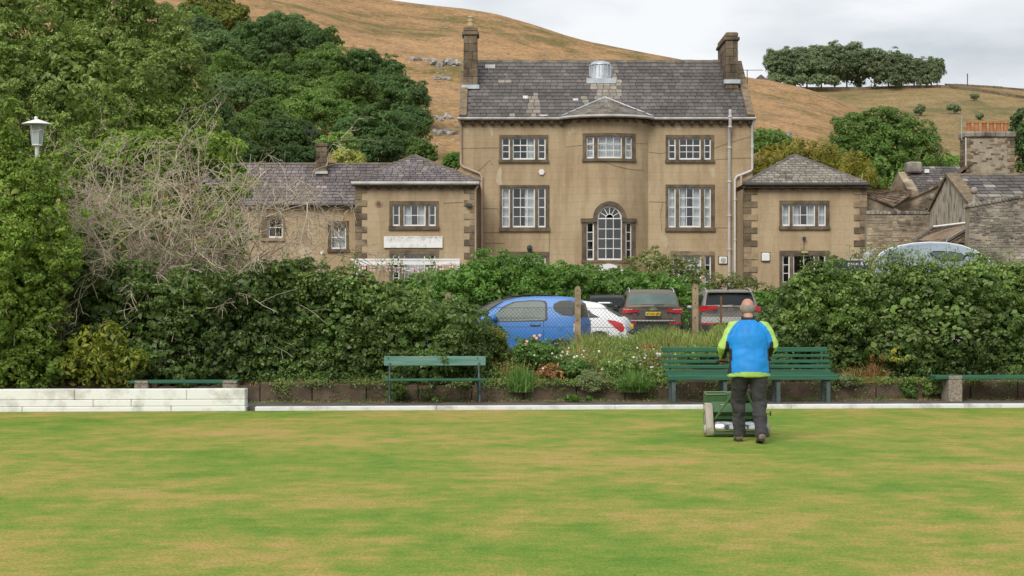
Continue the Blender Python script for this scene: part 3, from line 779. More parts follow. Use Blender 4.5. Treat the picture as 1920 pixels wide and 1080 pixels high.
for k in range(16):                              # spandrels beside the arch head
    t0, t1 = math.pi*k/16, math.pi*(k+1)/16; (xa, za), (xb, zb) = ar(vr+.13, t0), ar(vr+.13, t1)
    mb.quad((xb, YH+.01, zb), (xa, YH+.01, za), (xa, YH+.01, ah[3]+.05), (xb, YH+.01, ah[3]+.05))
mb.build('bow_wall', M['stucco'], house, warp=wbow)
# roof
RY = YH+4.6; RZ = wz(116, RY); ey = YH-.38; ez = EZ+.10
sv = Vector((0, RY-ey, RZ-ez)); SL = sv.length
mb = MB(); rx0, rx1 = HX0-.02, HX1+.02
mb.prismx([(ey, ez), (RY, RZ), (YH+9.4, ez), (YH+9.4, ez-.1), (RY, RZ-.12), (ey, ez-.1)], rx0, rx1); roof = mb.build('roof', M['slate'], house)
def pale_main(u, v, r):
    px = 863+u*38.9
    a = 1104 < px < 1158 and SL*.12 < v < SL*.78 and r.random() < (.97 if 1108 < px < 1154 else .5)
    b = 908+ (SL-v)*5 < px < 932+(SL-v)*6 and v < SL*.85 and r.random() < .22
    c = (978 < px < 998 or 1075 < px < 1090) and v < SL*.36 and r.random() < .8
    return a or b or c or r.random() < .004
slates(roof, (rx0+.36, ey, ez+.005), (1, 0, 0), sv, lambda u, v: 0 < u < rx1-rx0-.72 and v < SL-.1, rx1-rx0, SL, .36, .33, M['slate'], M['slate_pale'], pale_main, single=300, seed=3)
for k in range(26):
    mb = MB(); a, b = lerp(rx0+.6, rx1-.9, k/26), lerp(rx0+.6, rx1-.9, (k+1)/26)-.012
    mb.prismx([(RY-.2, RZ-.08+HR.uniform(0, .02)), (RY, RZ+.09+HR.uniform(0, .03)), (RY+.2, RZ-.08)], a, b); mb.build('ridge_tile', M['ridge'], roof)
for xa in (rx0-.03, rx1-.33):                     # gable copings
    for k in range(9):
        t0, t1 = k/9*.97, (k+1)/9*.97; mb = MB(); A = Vector((xa, ey, ez)) + sv*t0; B = Vector((xa, ey, ez)) + sv*t1 - sv.normalized()*.012
        nn = Vector((0, -sv.z, sv.y)).normalized()*(.16+HR.uniform(-.015, .02)); w = Vector((.36, 0, 0))
        mb.hexa([A, A+w, B+w, B, A+nn, A+w+nn, B+w+nn, B+nn]); mb.build('coping_stone', M['lichen'], roof)
# conical slate roof over the bow
ap = Vector((wx(1137, YH), YH+1.25, wz(184, YH+1.25))); zb = ez+.02
arc = []
for k in range(25):
    xx = lerp(BX0-.22, BX1+.22, k/24); d = (xx-BC)/(BHW+.22)
    arc.append(Vector((xx, YH-.30-(SAG+.12)*max(0, 1-d*d)**.75, zb)))
mb = MB()
for a, b in zip(arc[:-1], arc[1:]): mb.tri(a, b, ap)
broof = mb.build('bow_roof', M['slate_moss'], house, fix=False)
big = MB()
for i in range(15):
    t0, t1 = i/15, (i+1.1)/15
    for k in range(24):
        a0, b0 = arc[k].lerp(ap, t0), arc[k+1].lerp(ap, t0); a1, b1 = arc[k].lerp(ap, min(1, t1)), arc[k+1].lerp(ap, min(1, t1))
        if (b0-a0).length < .05 or (k % 2 and (b0-a0).length < .09): continue
        if i % 2: a0, a1 = a0.lerp(b0, .06), a1.lerp(b1, .06)
        u = Vector((0, -.02, .03+HR.uniform(0, .012))); big.hexa([a0, b0.lerp(a0, .03), b1, a1, a0+u, b0.lerp(a0, .03)+u, b1+u*.3, a1+u*.3])
big.build('slate_courses', M['slate_moss'], broof, fix=False)['kind'] = 'stuff'
mb = MB()
for e in (arc[0], arc[-1]): mb.tube([e+Vector((0, 0, .05)), ap+Vector((0, 0, .05))], .045, 6)
mb.build('hip_flashing', M['lead'], broof)
# gutters
mb = MB(); gzz = EZ+.06
gp = [(HX0-.12, YH-.36, gzz), (BX0-.3, YH-.36, gzz)] + [(a.x, a.y-.06, gzz+.01) for a in arc] + [(BX1+.3, YH-.36, gzz), (HX1+.12, YH-.36, gzz)]
mb.tube(gp, [(.085, .075)]*len(gp), 8); mb.build('gutter', M['gutter'], house, smooth=50)
mb = MB(); mb.box(HX0-.05, BX0-.05, YH-.30, YH-.02, EZ-.05, EZ+.005); mb.box(BX1+.05, HX1+.05, YH-.30, YH-.02, EZ-.05, EZ+.005); mb.build('soffit', M['dressed'], house)
brackets(house, 868, 1052, 227.5, 235.5, YH, 11); brackets(house, 1224, 1405, 227.5, 235.5, YH, 11)
brackets(house, 1066, 1209, 224, 232, YH, 9, yfn=lambda c: YH-bow(c)+.02)
# lead cupola, vents, skylight
cp = bpy.data.objects.new('cupola', None); COL.objects.link(cp); cp.parent = house; cpY = YH+3.3; cc = (wx(1126, cpY), cpY, wz(150, cpY))
hgt = wz(117, cpY)-wz(150, cpY); mb = MB(); mb.lathe(cc, [(.60, -.1), (.56, .15), (.52, hgt*.75), (.50, hgt*.82)], 16); mb.build('drum', M['lead'], cp, smooth=30)
mb = MB(); mb.lathe(cc, [(.56, hgt*.82), (.55, hgt*.87), (.42, hgt*1.0), (.2, hgt*1.07), (.02, hgt*1.09)], 16); mb.build('dome', M['lead'], cp, smooth=60)
mb = MB(); mb.box(cc[0]-.74, cc[0]+.74, cpY-.85, cpY-.2, cc[2]-.28, cc[2]-.02); mb.build('flashing', M['lead'], cp)
for k in range(8):
    t = math.pi*(k+.5)/8; mb = MB(); a = (cc[0]-.57*math.cos(t), cpY-.57*math.sin(t)); mb.box(a[0]-.018, a[0]+.018, a[1]-.018, a[1]+.018, cc[2]+.1, cc[2]+hgt*.8); mb.build('seam', M['lead'], cp)
def on_roof(px, py):
    best = None
    for k in range(200):
        t = k/199; p = Vector((0, ey, ez)) + sv*t; d = abs(HZ-(p.z-CH)*F/p.y-py)
        if best is None or d < best[0]: best = (d, p)
    p = best[1]; return Vector((wx(px, p.y), p.y, p.z))
for px, py, w, h in ((919, 127, 19, 11), (985, 184.5, 9, 9), (1079, 187.5, 10, 5), (1019, 217, 14, 3)):
    p = on_roof(px, py); mb = MB(); s = 1/38; mb.box(p.x-w*s/2, p.x+w*s/2, p.y-.12, p.y+.2, p.z-h*s*.5, p.z+h*s*.5); mb.build('roof_vent', M['white'], roof)
# chimneys
def chimney(name, px0, px1, py0, py1, Yn, depth, label, nrow, pot=None):
    ch = bpy.data.objects.new('chimney', None); COL.objects.link(ch); ch.parent = house; ch['label'] = label
    xa, xb, z0, z1 = wx(px0, Yn), wx(px1, Yn), wz(py1, Yn), wz(py0, Yn)
    nd = max(1, round(depth/1.0))
    for d in range(nd): ashlar_stack(ch, xa, xb, Yn+d*depth/nd, Yn+(d+1)*depth/nd-.006, z0-1.2, z1-.42, nrow, 'chim', HR, taper=.04)
    mb = MB(); mb.cbox(xa-.05, xb+.05, Yn-.07, Yn+depth+.07, z1-.41, z1-.24, .03); mb.cbox(xa+.02, xb-.02, Yn-.01, Yn+depth+.01, z1-.235, z1, .05); mb.build('cap', M['chim'], ch)
    mb = MB(); mb.box(xa-.07, xb+.07, Yn-.10, Yn+.2, z0-.18, z0+.02); mb.build('flashing', M['lead'], ch)
    if pot:
        c = ((xa+xb)/2, Yn+.3, z1-.02); h = wz(pot, Yn)-z1
        mb = MB(); mb.lathe(c, [(.15, 0), (.15, h*.12), (.17, h*.16), (.14, h*.22), (.135, h*.5), (.155, h*.53), (.155, h*.58), (.125, h*.62), (.12, h*.8), (.15, h*.84), (.14, h*.93), (.06, h)], 14); mb.build('pot', M['buffpot'], ch, smooth=40)
chimney('l', 868, 896, 50, 160, YH+2.0, 1.15, 'dark stone chimney with one buff pot', 9, pot=27)
chimney('r', 1360, 1385, 60, 150, YH+1.9, 3.4, 'deep dark stone chimney without pots', 8)
# pipes, boxes, cables
yp = YH-.12
pipe(house, [(wx(863, YH)-.06, YH-.34, EZ), (wx(864, YH), yp, wz(234, YH)), (wx(864, YH), yp, wz(308, YH)), (wx(868, YH), yp, wz(313, YH)), (wx(899, YH), yp, wz(325, YH)), (wx(903, YH), yp, wz(331, YH)), (wx(903, YH), yp, G)], .055, 'pinkpipe')
pipe(house, [(wx(1367, YH), YH-.42, wz(207, YH)), (wx(1367, YH), YH-.42, EZ-.2), (wx(1367, YH), yp, EZ-.5), (wx(1367, YH), yp, G)], .075, 'whitepipe', 1)
pipe(house, [(wx(1411, YH)+.04, YH-.3, EZ), (wx(1410, YH), yp, wz(235, YH)), (wx(1410, YH), yp, wz(317, YH)), (wx(1407, YH), yp, wz(321, YH)), (wx(1381, YH), yp, wz(331, YH)), (wx(1377.5, YH), yp, wz(337, YH)), (wx(1377.5, YH), yp, G)], .06, 'whitepipe', 1)
pipe(house, [(wx(1389, YH), yp-.02, wz(330, YH)), (wx(1389, YH), yp-.02, wz(366, YH)), (wx(1391.5, YH), yp-.02, wz(372, YH)), (wx(1391.5, YH), yp-.02, G)], .055, 'pinkpipe')
mb = MB(); mb.lathe((wx(1015.5, YH), YH-.08, wz(323, YH)), [(.12, 0), (.15, .01), (.15, .06), (.13, .09)], 6, 'y'); mb.build('alarm_box', M['white'], house)
vb = MB(); a, z = wx(1355.5, YH), wz(488, YH); vb.cbox(a-.19, a+.19, YH-.1, YH, z-.17, z+.17, .02); vv = vb.build('vent_box', M['white'], house)
vb = MB(); vb.lathe((a, YH-.115, z), [(.11, 0), (.13, .005), (.13, .018)], 16, 'y'); vb.lathe((a, YH-.122, z), [(.03, 0), (.05, .005), (.05, .016)], 10, 'y'); vb.build('grille', M['gutter'], vv)
vb = MB(); vb.box(a-.23, a+.23, YH-.02, YH+.01, z-.21, z+.21); vb.build('backing', M['dressed'], vv)
lm = MB(); a, z = wx(993, YH), wz(467, YH); lm.box(a-.1, a+.1, YH-.05, YH, z-.1, z+.06); lm.tube([(a, YH, z), (a, YH-.25, z+.12)], .025, 6); lm.lathe((a, YH-.3, z-.02), [(.05, .2), (.12, .14), (.13, .02), (.08, -.1)], 8); lm.build('wall_lamp', M['iron'], house)
def cable(parent, pts, Y, r=.007, warp=None):
    mb = MB(); mb.tube([(wx(a, Y), Y-.02, wz(b, Y)) for a, b in pts], r, 4); mb.build('cable', M['cable'], parent, warp=warp)
for pts in ([(865, 278), (940, 277)], [(875, 332), (900, 318), (919, 300), (922, 310)], [(904, 390), (932, 391), (936, 400)], [(905, 436), (937, 436)], [(906, 456), (945, 456), (946, 453)], [(1216, 285), (1240, 288), (1255, 283)], [(1339, 278), (1366, 268), (1410, 255)], [(1341, 299), (1380, 297), (1410, 296)], [(1217, 378), (1250, 379)], [(1243, 379), (1238, 400), (1241, 432)], [(1340, 427), (1368, 427), (1377, 428)], [(1030, 355), (1030, 436)], [(1030, 483), (1030, 434)]): cable(house, pts, YH)
cable(house, [(lerp(1060, 1214, k/20), 276-k*.3) for k in range(21)], YH, .007, wbow)
cable(house, [(1121, 303)] + [(lerp(1125, 1205, k/10), 305+15*math.sin(math.pi*(k/10)*.6)) for k in range(11)], YH, .008, wbow)
M['patch'] = pmat('pale_render_patch', (.50,.41,.29), (.44,.355,.245), 3, .9, .2, 20, spec=.15)
for pts in ([(934, 318), (939, 312), (941, 322), (940, 336), (942, 346), (934, 347), (930, 340), (931, 328)], [(913, 234), (922, 233), (924, 240), (925, 253), (922, 256), (919, 247)], [(1236, 443), (1245, 440), (1252, 448), (1254, 456), (1248, 466), (1244, 458), (1238, 452)], [(1030, 236), (1036, 235), (1033, 248), (1030, 252)], [(1330, 316), (1339, 314), (1341, 330), (1336, 334)], [(869, 242), (877, 240), (882, 247), (876, 252)]):
    mb = MB(); mb.prism([(wx(a, YH), wz(b, YH)) for a, b in pts], YH-.004, YH+.01); mb.build('render_patch', M['patch'], house)
# porch with white pointed canopy
mb = MB(); y0 = YH-SAG-1.2; mb.prism([(wx(1112, y0), wz(508, y0)), (wx(1170, y0), wz(508, y0)), (wx(1170, y0), wz(505, y0)), (wx(1150, y0), wz(496, y0)), (wx(1141, y0), wz(494, y0)), (wx(1130, y0), wz(496, y0)), (wx(1112, y0), wz(505, y0))], y0, y0+1.25); mb.build('porch_canopy', M['white'], house)
mb = MB()
for p in (1115, 1167): mb.lathe((wx(p, y0), y0+.1, G), [(.09, 0), (.07, .1), (.06, wz(508, y0)-G)], 10)
mb.build('porch_column', M['white'], house)
# television aerial
ae = MB(); p = (wx(1401, YH+3), YH+3, wz(178, YH+3)); ae.tube([p, (p[0], p[1], wz(131, YH+3))], .022, 5); zt = wz(131.5, YH+3)
ae.tube([(wx(1386, YH+3), p[1], zt), (wx(1431, YH+3), p[1], zt)], .012, 4)
for k in range(9): q = wx(1388+k*5, YH+3); ae.tube([(q, p[1]-.18, zt), (q, p[1]+.18, zt)], .008, 3)
ae.build('aerial', M['iron'], house)
# ------------------------------------------------------------------ hipped wings
def hip_roof(parent, px0, px1, pye, apx, apy, Y, depth, mat, seed, mat2=None, pfn=None, row=.27, wid=.3, hipmat='ridge', single=0):
    """front hip triangle plus two side slopes running back"""
    ez = wz(pye, Y-.3); y0 = Y-.34
    A, B = Vector((wx(px0, y0), y0, ez)), Vector((wx(px1, y0), y0, ez))
    Ya = Y + depth*.5; ap = Vector((wx(apx, Ya), Ya, wz(apy, Ya)))
    bk0, bk1 = Vector((A.x, Y+depth, ez)), Vector((B.x, Y+depth, ez))
    mb = MB(); mb.tri(A, B, ap); mb.tri(B, bk1, ap); mb.tri(bk1, bk0, ap); mb.tri(bk0, A, ap); mb.quad(A, bk0, bk1, B)
    rf = mb.build('roof', M[mat], parent)
    foot = Vector((ap.x, y0, ez)); V = ap-foot; vl = V.length; ul = B.x-A.x; ua = ap.x-A.x
    slates(rf, A+Vector((0, 0, .004)), (1, 0, 0), V, lambda u, v: v < vl-.05 and u > ua*v/vl and u < ul-(ul-ua)*v/vl, ul, vl, row, wid, M[mat], M[mat2] if mat2 else None, pfn, single=single, seed=seed)
    for E in (A, B):
        n = 12; mb_ = None
        for k in range(n):
            a, b = E.lerp(ap, k/n), E.lerp(ap, (k+1)/n-.004); mb = MB(); d = Vector((.13, 0, 0)); u = Vector((0, -.02, .09))
            mb.hexa([a-d, a+d, b+d, b-d, a-d*.4+u, a+d*.4+u, b+d*.4+u, b-d*.4+u]); mb.build('hip_tile', M[hipmat], rf)
    return rf, ez

YL = 79.6
wing = thing('house_wing', 'left two-storey wing with hipped roof, dark quoins and white sign board', 'house', (wx(780, YL), YL+2.5, G))
LX0, LX1 = wx(666.5, YL), wx(892.5, YL); lz = wz(350, YL)
lw = [window3(wing, (730, 822.5), (377, 431), YL, [(736, 749.5, 384, 424, 1, 2, 0), (756, 798, 384, 424.5, 3, 2, 4), (803, 817, 384, 424, 1, 2, 5)]),
      window3(wing, (730, 822.5), (469, 545), YL, [(736, 749, 477, 538, 1, 4, 0), (757, 797, 477, 538, 1, 2, 3), (805, 816, 477, 538, 1, 4, 0)])]
mb = MB(); wall_holes(mb, LX0, LX1, G-.3, lz, YL, lw); mb.box(LX0, LX0+.3, YL+.24, YL+5.4, G-.3, lz); mb.box(LX1-.3, LX1, YL+.24, YL+2.6, G-.3, lz); mb.box(LX0+.31, LX1-.31, YL+5.1, YL+5.4, G-.3, lz)
mb.box(LX0, LX0+.3, YL+.001, YL+.24, G-.3, lz); mb.box(LX1-.3, LX1, YL+.001, YL+.24, G-.3, lz); mb.build('wall', M['stucco'], wing)
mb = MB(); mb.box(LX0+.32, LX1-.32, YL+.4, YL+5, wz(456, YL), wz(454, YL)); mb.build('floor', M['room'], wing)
hip_roof(wing, 660, 898.5, 341, 777.5, 293, YL, 5.2, 'slate_purple', 7, 'slate_pale', lambda u, v, r: r.random() < .04)
quoins(wing, 667, 688, 350, 560, YL, 0, 17, 'L'); quoins(wing, 870, 892, 350, 560, YL, 0, 17, 'R')
brackets(wing, 691, 885, 349, 354.5, YL, 11)
mb = MB(); mb.tube([(wx(659.5, YL), YL-.38, wz(344.5, YL)), (wx(898.5, YL), YL-.38, wz(344.5, YL))], [(.075, .085)]*2, 8); mb.build('gutter', M['gutter'], wing, smooth=50)
mb = MB(); mb.box(LX0-.1, LX1+.08, YL-.32, YL-.01, lz, lz+.05); mb.build('soffit', M['dressed'], wing)
pipe(wing, [(wx(896, YL), YL-.3, wz(350, YL)), (wx(892, YL), YL-.12, wz(357, YL)), (wx(892, YL), YL-.12, G)], .05, 'pinkpipe')
mb = MB(); c = (wx(710, YL), YL-.03, wz(382, YL)); mb.lathe(c, [(.17, 0), (.17, .04)], 14, 'y'); o = mb.build('vent_surround', M['quoin'], wing)
mb = MB(); mb.lathe((c[0], YL-.05, c[2]), [(.085, 0), (.10, .01), (.10, .03)], 12, 'y'); mb.build('vent_pipe', M['dirt'], o)
mb = MB(); a, z = wx(879, YL), wz(385, YL); mb.cbox(a-.13, a+.13, YL-.2, YL-.03, z-.08, z+.08, .02); mb.build('flood_lamp', M['iron'], wing)
# sign board with nearly vanished lettering
sb = MB(); s0, s1, t0, t1 = wx(720, YL), wx(830, YL), wz(465, YL), wz(443.5, YL); sb.cbox(s0, s1, YL-.10, YL-.02, t0, t1, .012); sgn = sb.build('sign_board', M['whitewash'], wing)
def text(name, body, loc, size, mat, parent, rot=(math.pi/2, 0, 0), ext=.003, sx=1.0, align='LEFT', local=False):
    c = bpy.data.curves.new(name, 'FONT'); c.body = body; c.size = size; c.extrude = ext; c.align_x = align; c.resolution_u = 2
    t = bpy.data.objects.new(name, c); COL.objects.link(t)
    dg = bpy.context.evaluated_depsgraph_get(); me = bpy.data.meshes.new_from_object(t.evaluated_get(dg))
    bpy.data.objects.remove(t); me.materials.clear(); me.materials.append(mat)
    o = bpy.data.objects.new(name, me); COL.objects.link(o); o.parent = parent
    o.location = Vector(loc) - (Vector((0,0,0)) if local else woff(parent)); o.rotation_euler = rot; o.scale = (sx, 1, 1); return o
text('lettering', 'WATCH LIVE', (s0+.06, YL-.102, t1-.25), .21, M['faded'], sgn, sx=.98)
mb = MB(); rr2 = random.Random(4)
for k in range(110):
    u = rr2.uniform(s0+.02, s1-.03); v = t1-.02-abs(rr2.gauss(0, .035)); q = rr2.uniform(.006, .022); mb.box(u-q*1.4, u+q*1.4, YL-.106, YL-.099, v-q*.6, v+q*.6)
for k in range(45):
    u = rr2.gauss(lerp(s0, s1, .67), .16); v = rr2.uniform(t0+.04, t1-.06); q = rr2.uniform(.005, .016); mb.box(u-q, u+q, YL-.106, YL-.099, v-q, v+q)
mb.build('flaked_paint', M['faded'], sgn)['kind'] = 'stuff'
cable(wing, [(690, 477), (708, 478), (710, 473)], YL); cable(wing, [(832, 383), (832, 381), (868, 379)], YL, .008)

# white canopy frame with bunting in front of the left wing
YC = 77.6
can = thing('canopy_frame', 'white timber canopy frame in front of the left wing', 'canopy', (wx(760, YC), YC, G))
a, b = wx(664, YC), wx(862, YC)
mb = MB(); mb.box(a-.15, b, YC-.06, YC+.06, wz(488.5, YC), wz(485, YC)); mb.build('rail', M['white'], can)
mb = MB(); mb.box(a, b-.12, YC-.04, YC+.04, wz(496.5, YC), wz(489.6, YC)); mb.build('fascia', M['white'], can)
for p in (667, 859):
    mb = MB(); x = wx(p, YC); mb.box(x-.07, x+.07, YC-.055, YC+.07, gz(x, YC)-.1, wz(489, YC)); mb.build('post', M['white'], can)
for p in (667, 859):
    mb = MB(); x = wx(p, YC); mb.box(x-.05, x+.05, YC+.07, YL-.03, wz(489, YC)-.1, wz(489, YC)); mb.build('side_rail', M['white'], can)
bt = thing('bunting', 'string of small white flags with red crosses under the canopy frame', 'bunting', (wx(760, YC), YC-.1, wz(500, YC)))
fl = [(672, 503), (682, 500), (698, 503), (714, 502), (728, 504), (744, 506), (757, 507), (777, 508), (787, 506), (803, 506), (816, 504), (828, 501), (846, 497)]
mb = MB(); mb.tube([P(664, 497, YC-.12)] + [P(u, v-4.5, YC-.12) for u, v in fl] + [P(860, 495, YC-.12)], .012, 4); mb.build('string', M['flagwhite'], bt)
for u, v in fl:
    tl = HR.uniform(-.35, .35); w = 4.2*math.cos(tl*1.4); d = HR.uniform(-.1, .1); f = bpy.data.objects.new('flag', None); COL.objects.link(f); f.parent = bt
    y = YC-.13
    def q(du, dv, dy): return (wx(u+du*w, y), y+dy+d*du, wz(v+dv*5+du*tl*2, y))
    mb = MB(); mb.hexa([q(-1,1,0), q(1,1,0), q(1,1,.008), q(-1,1,.008), q(-1,-1,0), q(1,-1,0), q(1,-1,.008), q(-1,-1,.008)]); mb.build('cloth', M['flagwhite'], f)
    mb = MB()
    for (x0, x1, z0, z1, e) in ((-.16, .16, -1, 1, -.004), (-1, 1, -.14, .14, -.0045)):
        mb.hexa([q(x0,z1,e), q(x1,z1,e), q(x1,z1,e+.002), q(x0,z1,e+.002), q(x0,z0,e), q(x1,z0,e), q(x1,z0,e+.002), q(x0,z0,e+.002)])
    mb.build('cross', M['flagred'], f)

# ------------------------------------------------------------------ right wing
YR = 79.6
rwg = thing('house_wing', 'right two-storey wing with hipped mossy roof and black gutter', 'house', (wx(1510, YR), YR+2.5, G))
RX0, RX1 = wx(1396, YR), wx(1624.5, YR); rz = wz(353, YR)
rws = [window3(rwg, (1461.5, 1555), (376, 430.5), YR, [(1466.5, 1481, 383, 424, 1, 2, 3), (1486, 1528.5, 383, 424, 3, 2, 4), (1534, 1548.5, 383, 424, 1, 2, 3)]),
       window3(rwg, (1461.5, 1555), (470, 556), YR, [(1467, 1481, 478, 548, 1, 4, 5), (1487, 1528, 478, 548, 2, 2, 0), (1534, 1548, 478, 548, 1, 4, 0)])]
mb = MB(); wall_holes(mb, RX0, RX1, G-.3, rz, YR, rws); mb.box(RX0, RX0+.3, YR+.24, YR+2.6, G-.3, rz); mb.box(RX1-.3, RX1, YR+.24, YR+5.4, G-.3, rz); mb.box(RX0+.31, RX1-.31, YR+5.1, YR+5.4, G-.3, rz)
mb.box(RX0, RX0+.3, YR+.001, YR+.24, G-.3, rz); mb.box(RX1-.3, RX1, YR+.001, YR+.24, G-.3, rz); mb.build('wall', M['stucco'], rwg)
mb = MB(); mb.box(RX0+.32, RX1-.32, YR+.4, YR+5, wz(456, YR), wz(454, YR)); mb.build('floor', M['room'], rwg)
hip_roof(rwg, 1395, 1626.5, 344.5, 1490, 292, YR, 5.2, 'slate_moss', 9, 'slate_pale', lambda u, v, r: r.random() < .30, hipmat='slate')
quoins(rwg, 1396, 1420, 353, 560, YR, 0, 17, 'L'); quoins(rwg, 1601, 1624.5, 353, 560, YR, 0, 17, 'R')
brackets(rwg, 1402, 1618, 349.5, 355.5, YR, 11)
mb = MB(); mb.tube([(wx(1394.5, YR), YR-.38, wz(347, YR)), (wx(1627, YR), YR-.38, wz(347, YR))], [(.07, .07)]*2, 8); mb.build('gutter', M['darkgutter'], rwg, smooth=50)
mb = MB(); mb.box(RX0-.1, RX1+.08, YR-.32, YR-.01, rz, rz+.06); mb.build('soffit', M['dressed'], rwg)
mb = MB(); a, z = wx(1435.5, YR), wz(482, YR); mb.cbox(a-.19, a+.19, YR-.12, YR-.02, z-.2, z+.2, .04); o = mb.build('utility_box', M['white'], rwg)
mb = MB(); mb.cbox(a-.22, a+.22, YR-.022, YR+.01, z-.23, z+.23, .005); mb.build('backing', M['dressed'], o)
mb = MB(); a, z = wx(1508, YR), wz(473, YR); mb.cbox(a-.17, a+.17, YR-.16, YR-.05, z-.06, z+.05, .02); mb.build('light_fitting', M['buffpot'], rwg)
mb = MB(); a, z = wx(1507, YR), wz(447, YR); mb.cbox(a-.07, a+.07, YR-.22, YR-.03, z-.05, z+.07, .02); mb.tube([(a, YR-.04, z), (a, YR-.04, wz(470, YR))], .014, 4); mb.build('wall_lamp', M['iron'], rwg)

# ------------------------------------------------------------------ long range to the left, behind the bare shrub
YK = 82.0
rg = thing('house_range', 'long low range with purple slate roof behind the bare shrub', 'house', (wx(560, YK), YK+2, G))
KX0, KX1 = wx(380, YK), wx(668, YK)-.02; kz = wz(384, YK)
kw = [window3(rg, (615, 654), (414, 473), YK, [(620.5, 649, 424.5, 467, 2, 2, 3, 1)], smat='quoin'), window3(rg, (490, 533), (404, 452), YK, [(503, 530, 408, 446, 2, 2, 0, 1)], smat='quoin'), window3(rg, (405, 440), (404, 452), YK, [(410, 434, 408, 446, 2, 2, 0, 1)], smat='quoin')]
mb = MB(); wall_holes(mb, KX0, KX1, G-.3, kz, YK, kw); mb.box(KX0, KX0+.3, YK+.001, YK+5, G-.3, kz); mb.box(KX1-.3, KX1, YK+.24, YK+5, G-.3, kz); mb.box(KX0+.31, KX1-.31, YK+4.7, YK+5, G-.3, kz); mb.build('wall', M['stucco'], rg)
y0 = YK-.25; Yr = YK+2.6; zr = wz(309, Yr); sv2 = Vector((0, Yr-y0, zr-kz)); x1 = wx(752, Yr)
mb = MB(); mb.prismx([(y0, kz), (Yr, zr), (YK+5.4, kz), (YK+5.4, kz-.1), (Yr, zr-.1), (y0, kz-.1)], KX0-.1, x1); krf = mb.build('roof', M['slate_purple'], rg)
slates(krf, (KX0-.1, y0, kz+.005), (1, 0, 0), sv2, lambda u, v: v < sv2.length-.08, x1-KX0+.1, sv2.length, .27, .3, M['slate_purple'], M['slate_pale'], lambda u, v, r: r.random() < .035, seed=15)
mb = MB(); mb.tube([(KX0-.1, Yr, zr+.02), (x1, Yr, zr+.02)], .10, 6); mb.build('ridge', M['ridge'], krf)
mb = MB(); mb.tube([(KX0-.1, y0-.06, kz-.02), (KX1, y0-.06, kz-.02)], .07, 8); mb.build('gutter', M['darkgutter'], rg, smooth=50)
kc = bpy.data.objects.new('chimney', None); COL.objects.link(kc); kc.parent = rg
Yc = YK+1.6; ashlar_stack(kc, wx(592, Yc), wx(613, Yc), Yc, Yc+.9, wz(330, Yc)-.4, wz(275, Yc), 7, 'chim', HR)
mb = MB(); mb.cbox(wx(590.5, Yc), wx(615, Yc), Yc-.06, Yc+.96, wz(275, Yc)+.004, wz(268, Yc), .03); mb.build('cap', M['chim'], kc)
mb = MB(); mb.box(wx(591, Yc), wx(614.5, Yc), Yc-.12, Yc+.1, wz(326, Yc), wz(321, Yc)); mb.build('flashing', M['lead'], kc)
for px, py, w in ((585, 246, 30), (520, 303, 22)):
    mb = MB(); Yq = YK+2.6; mb.tube([P(px, py, Yq), P(px, py+28, Yq)], .02, 4); mb.tube([P(px-w*.5, py, Yq), P(px+w*.5, py-2, Yq)], .012, 4)
    for k in range(6): q = P(px-w*.45+k*w*.18, py, Yq); mb.tube([(q[0], q[1], q[2]-.12), (q[0], q[1], q[2]+.12)], .008, 3)
    mb.build('aerial', M['iron'], rg)
mb = MB(); c = (wx(604, YK), YK-.05, wz(474, YK)); mb.lathe(c, [(.08, 0), (.10, .02), (.10, .05)], 10, 'y'); mb.build('wall_lamp', M['white'], rg)
mb = MB(); x = wx(848, YK+1.2); z = wz(316, YK+1.2); mb.lathe((x, YK+1.2, z-1.2), [(.09, 0), (.09, 1.0), (.11, 1.05), (.09, 1.2)], 8); mb.box(x+.15, x+.5, YK+1, YK+1.4, z-1.2, z-.45)
tag(mb.build('flue_pipe', M['gutter']), 'short pale flue pipe between the left wing and the main house', 'flue')

# ------------------------------------------------------------------ stone buildings on the right
RB = random.Random(77)
def gableface(mb, pts, y0, y1): mb.prism(pts, y0, y1)
def pz(pts, Y): return [(wx(a, Y), wz(b, Y)) for a, b in pts]
# a: yard wall of coursed rubble
Ya = 75.0
yw = thing('yard_wall', 'coursed rubble wall joining the right wing to the stained gable', 'wall', (wx(1685, Ya), Ya, G))
mb = MB(); a, b = wx(1625, Ya), wx(1748, Ya); tp = wz(402, Ya); mb.box(a, b, Ya, Ya+.4, G-.3, tp-.02); mb.build('wall_core', M['mortar'], yw)
mb = MB(); rubble(mb, a, b, wz(520, Ya), lambda x: tp-.06, Ya, RB); mb.build('rubble_stones', M['rubble'], yw, fix=False)['kind'] = 'stuff'
x = a
while x < b:
    w = RB.uniform(.12, .22); mb = MB(); h = RB.uniform(.10, .2); mb.cbox(x, min(x+w, b)-.01, Ya-.06, Ya+.44, tp-.015, tp+h, .03); mb.build('cope_stone', M['rubble_dark'], yw); x += w
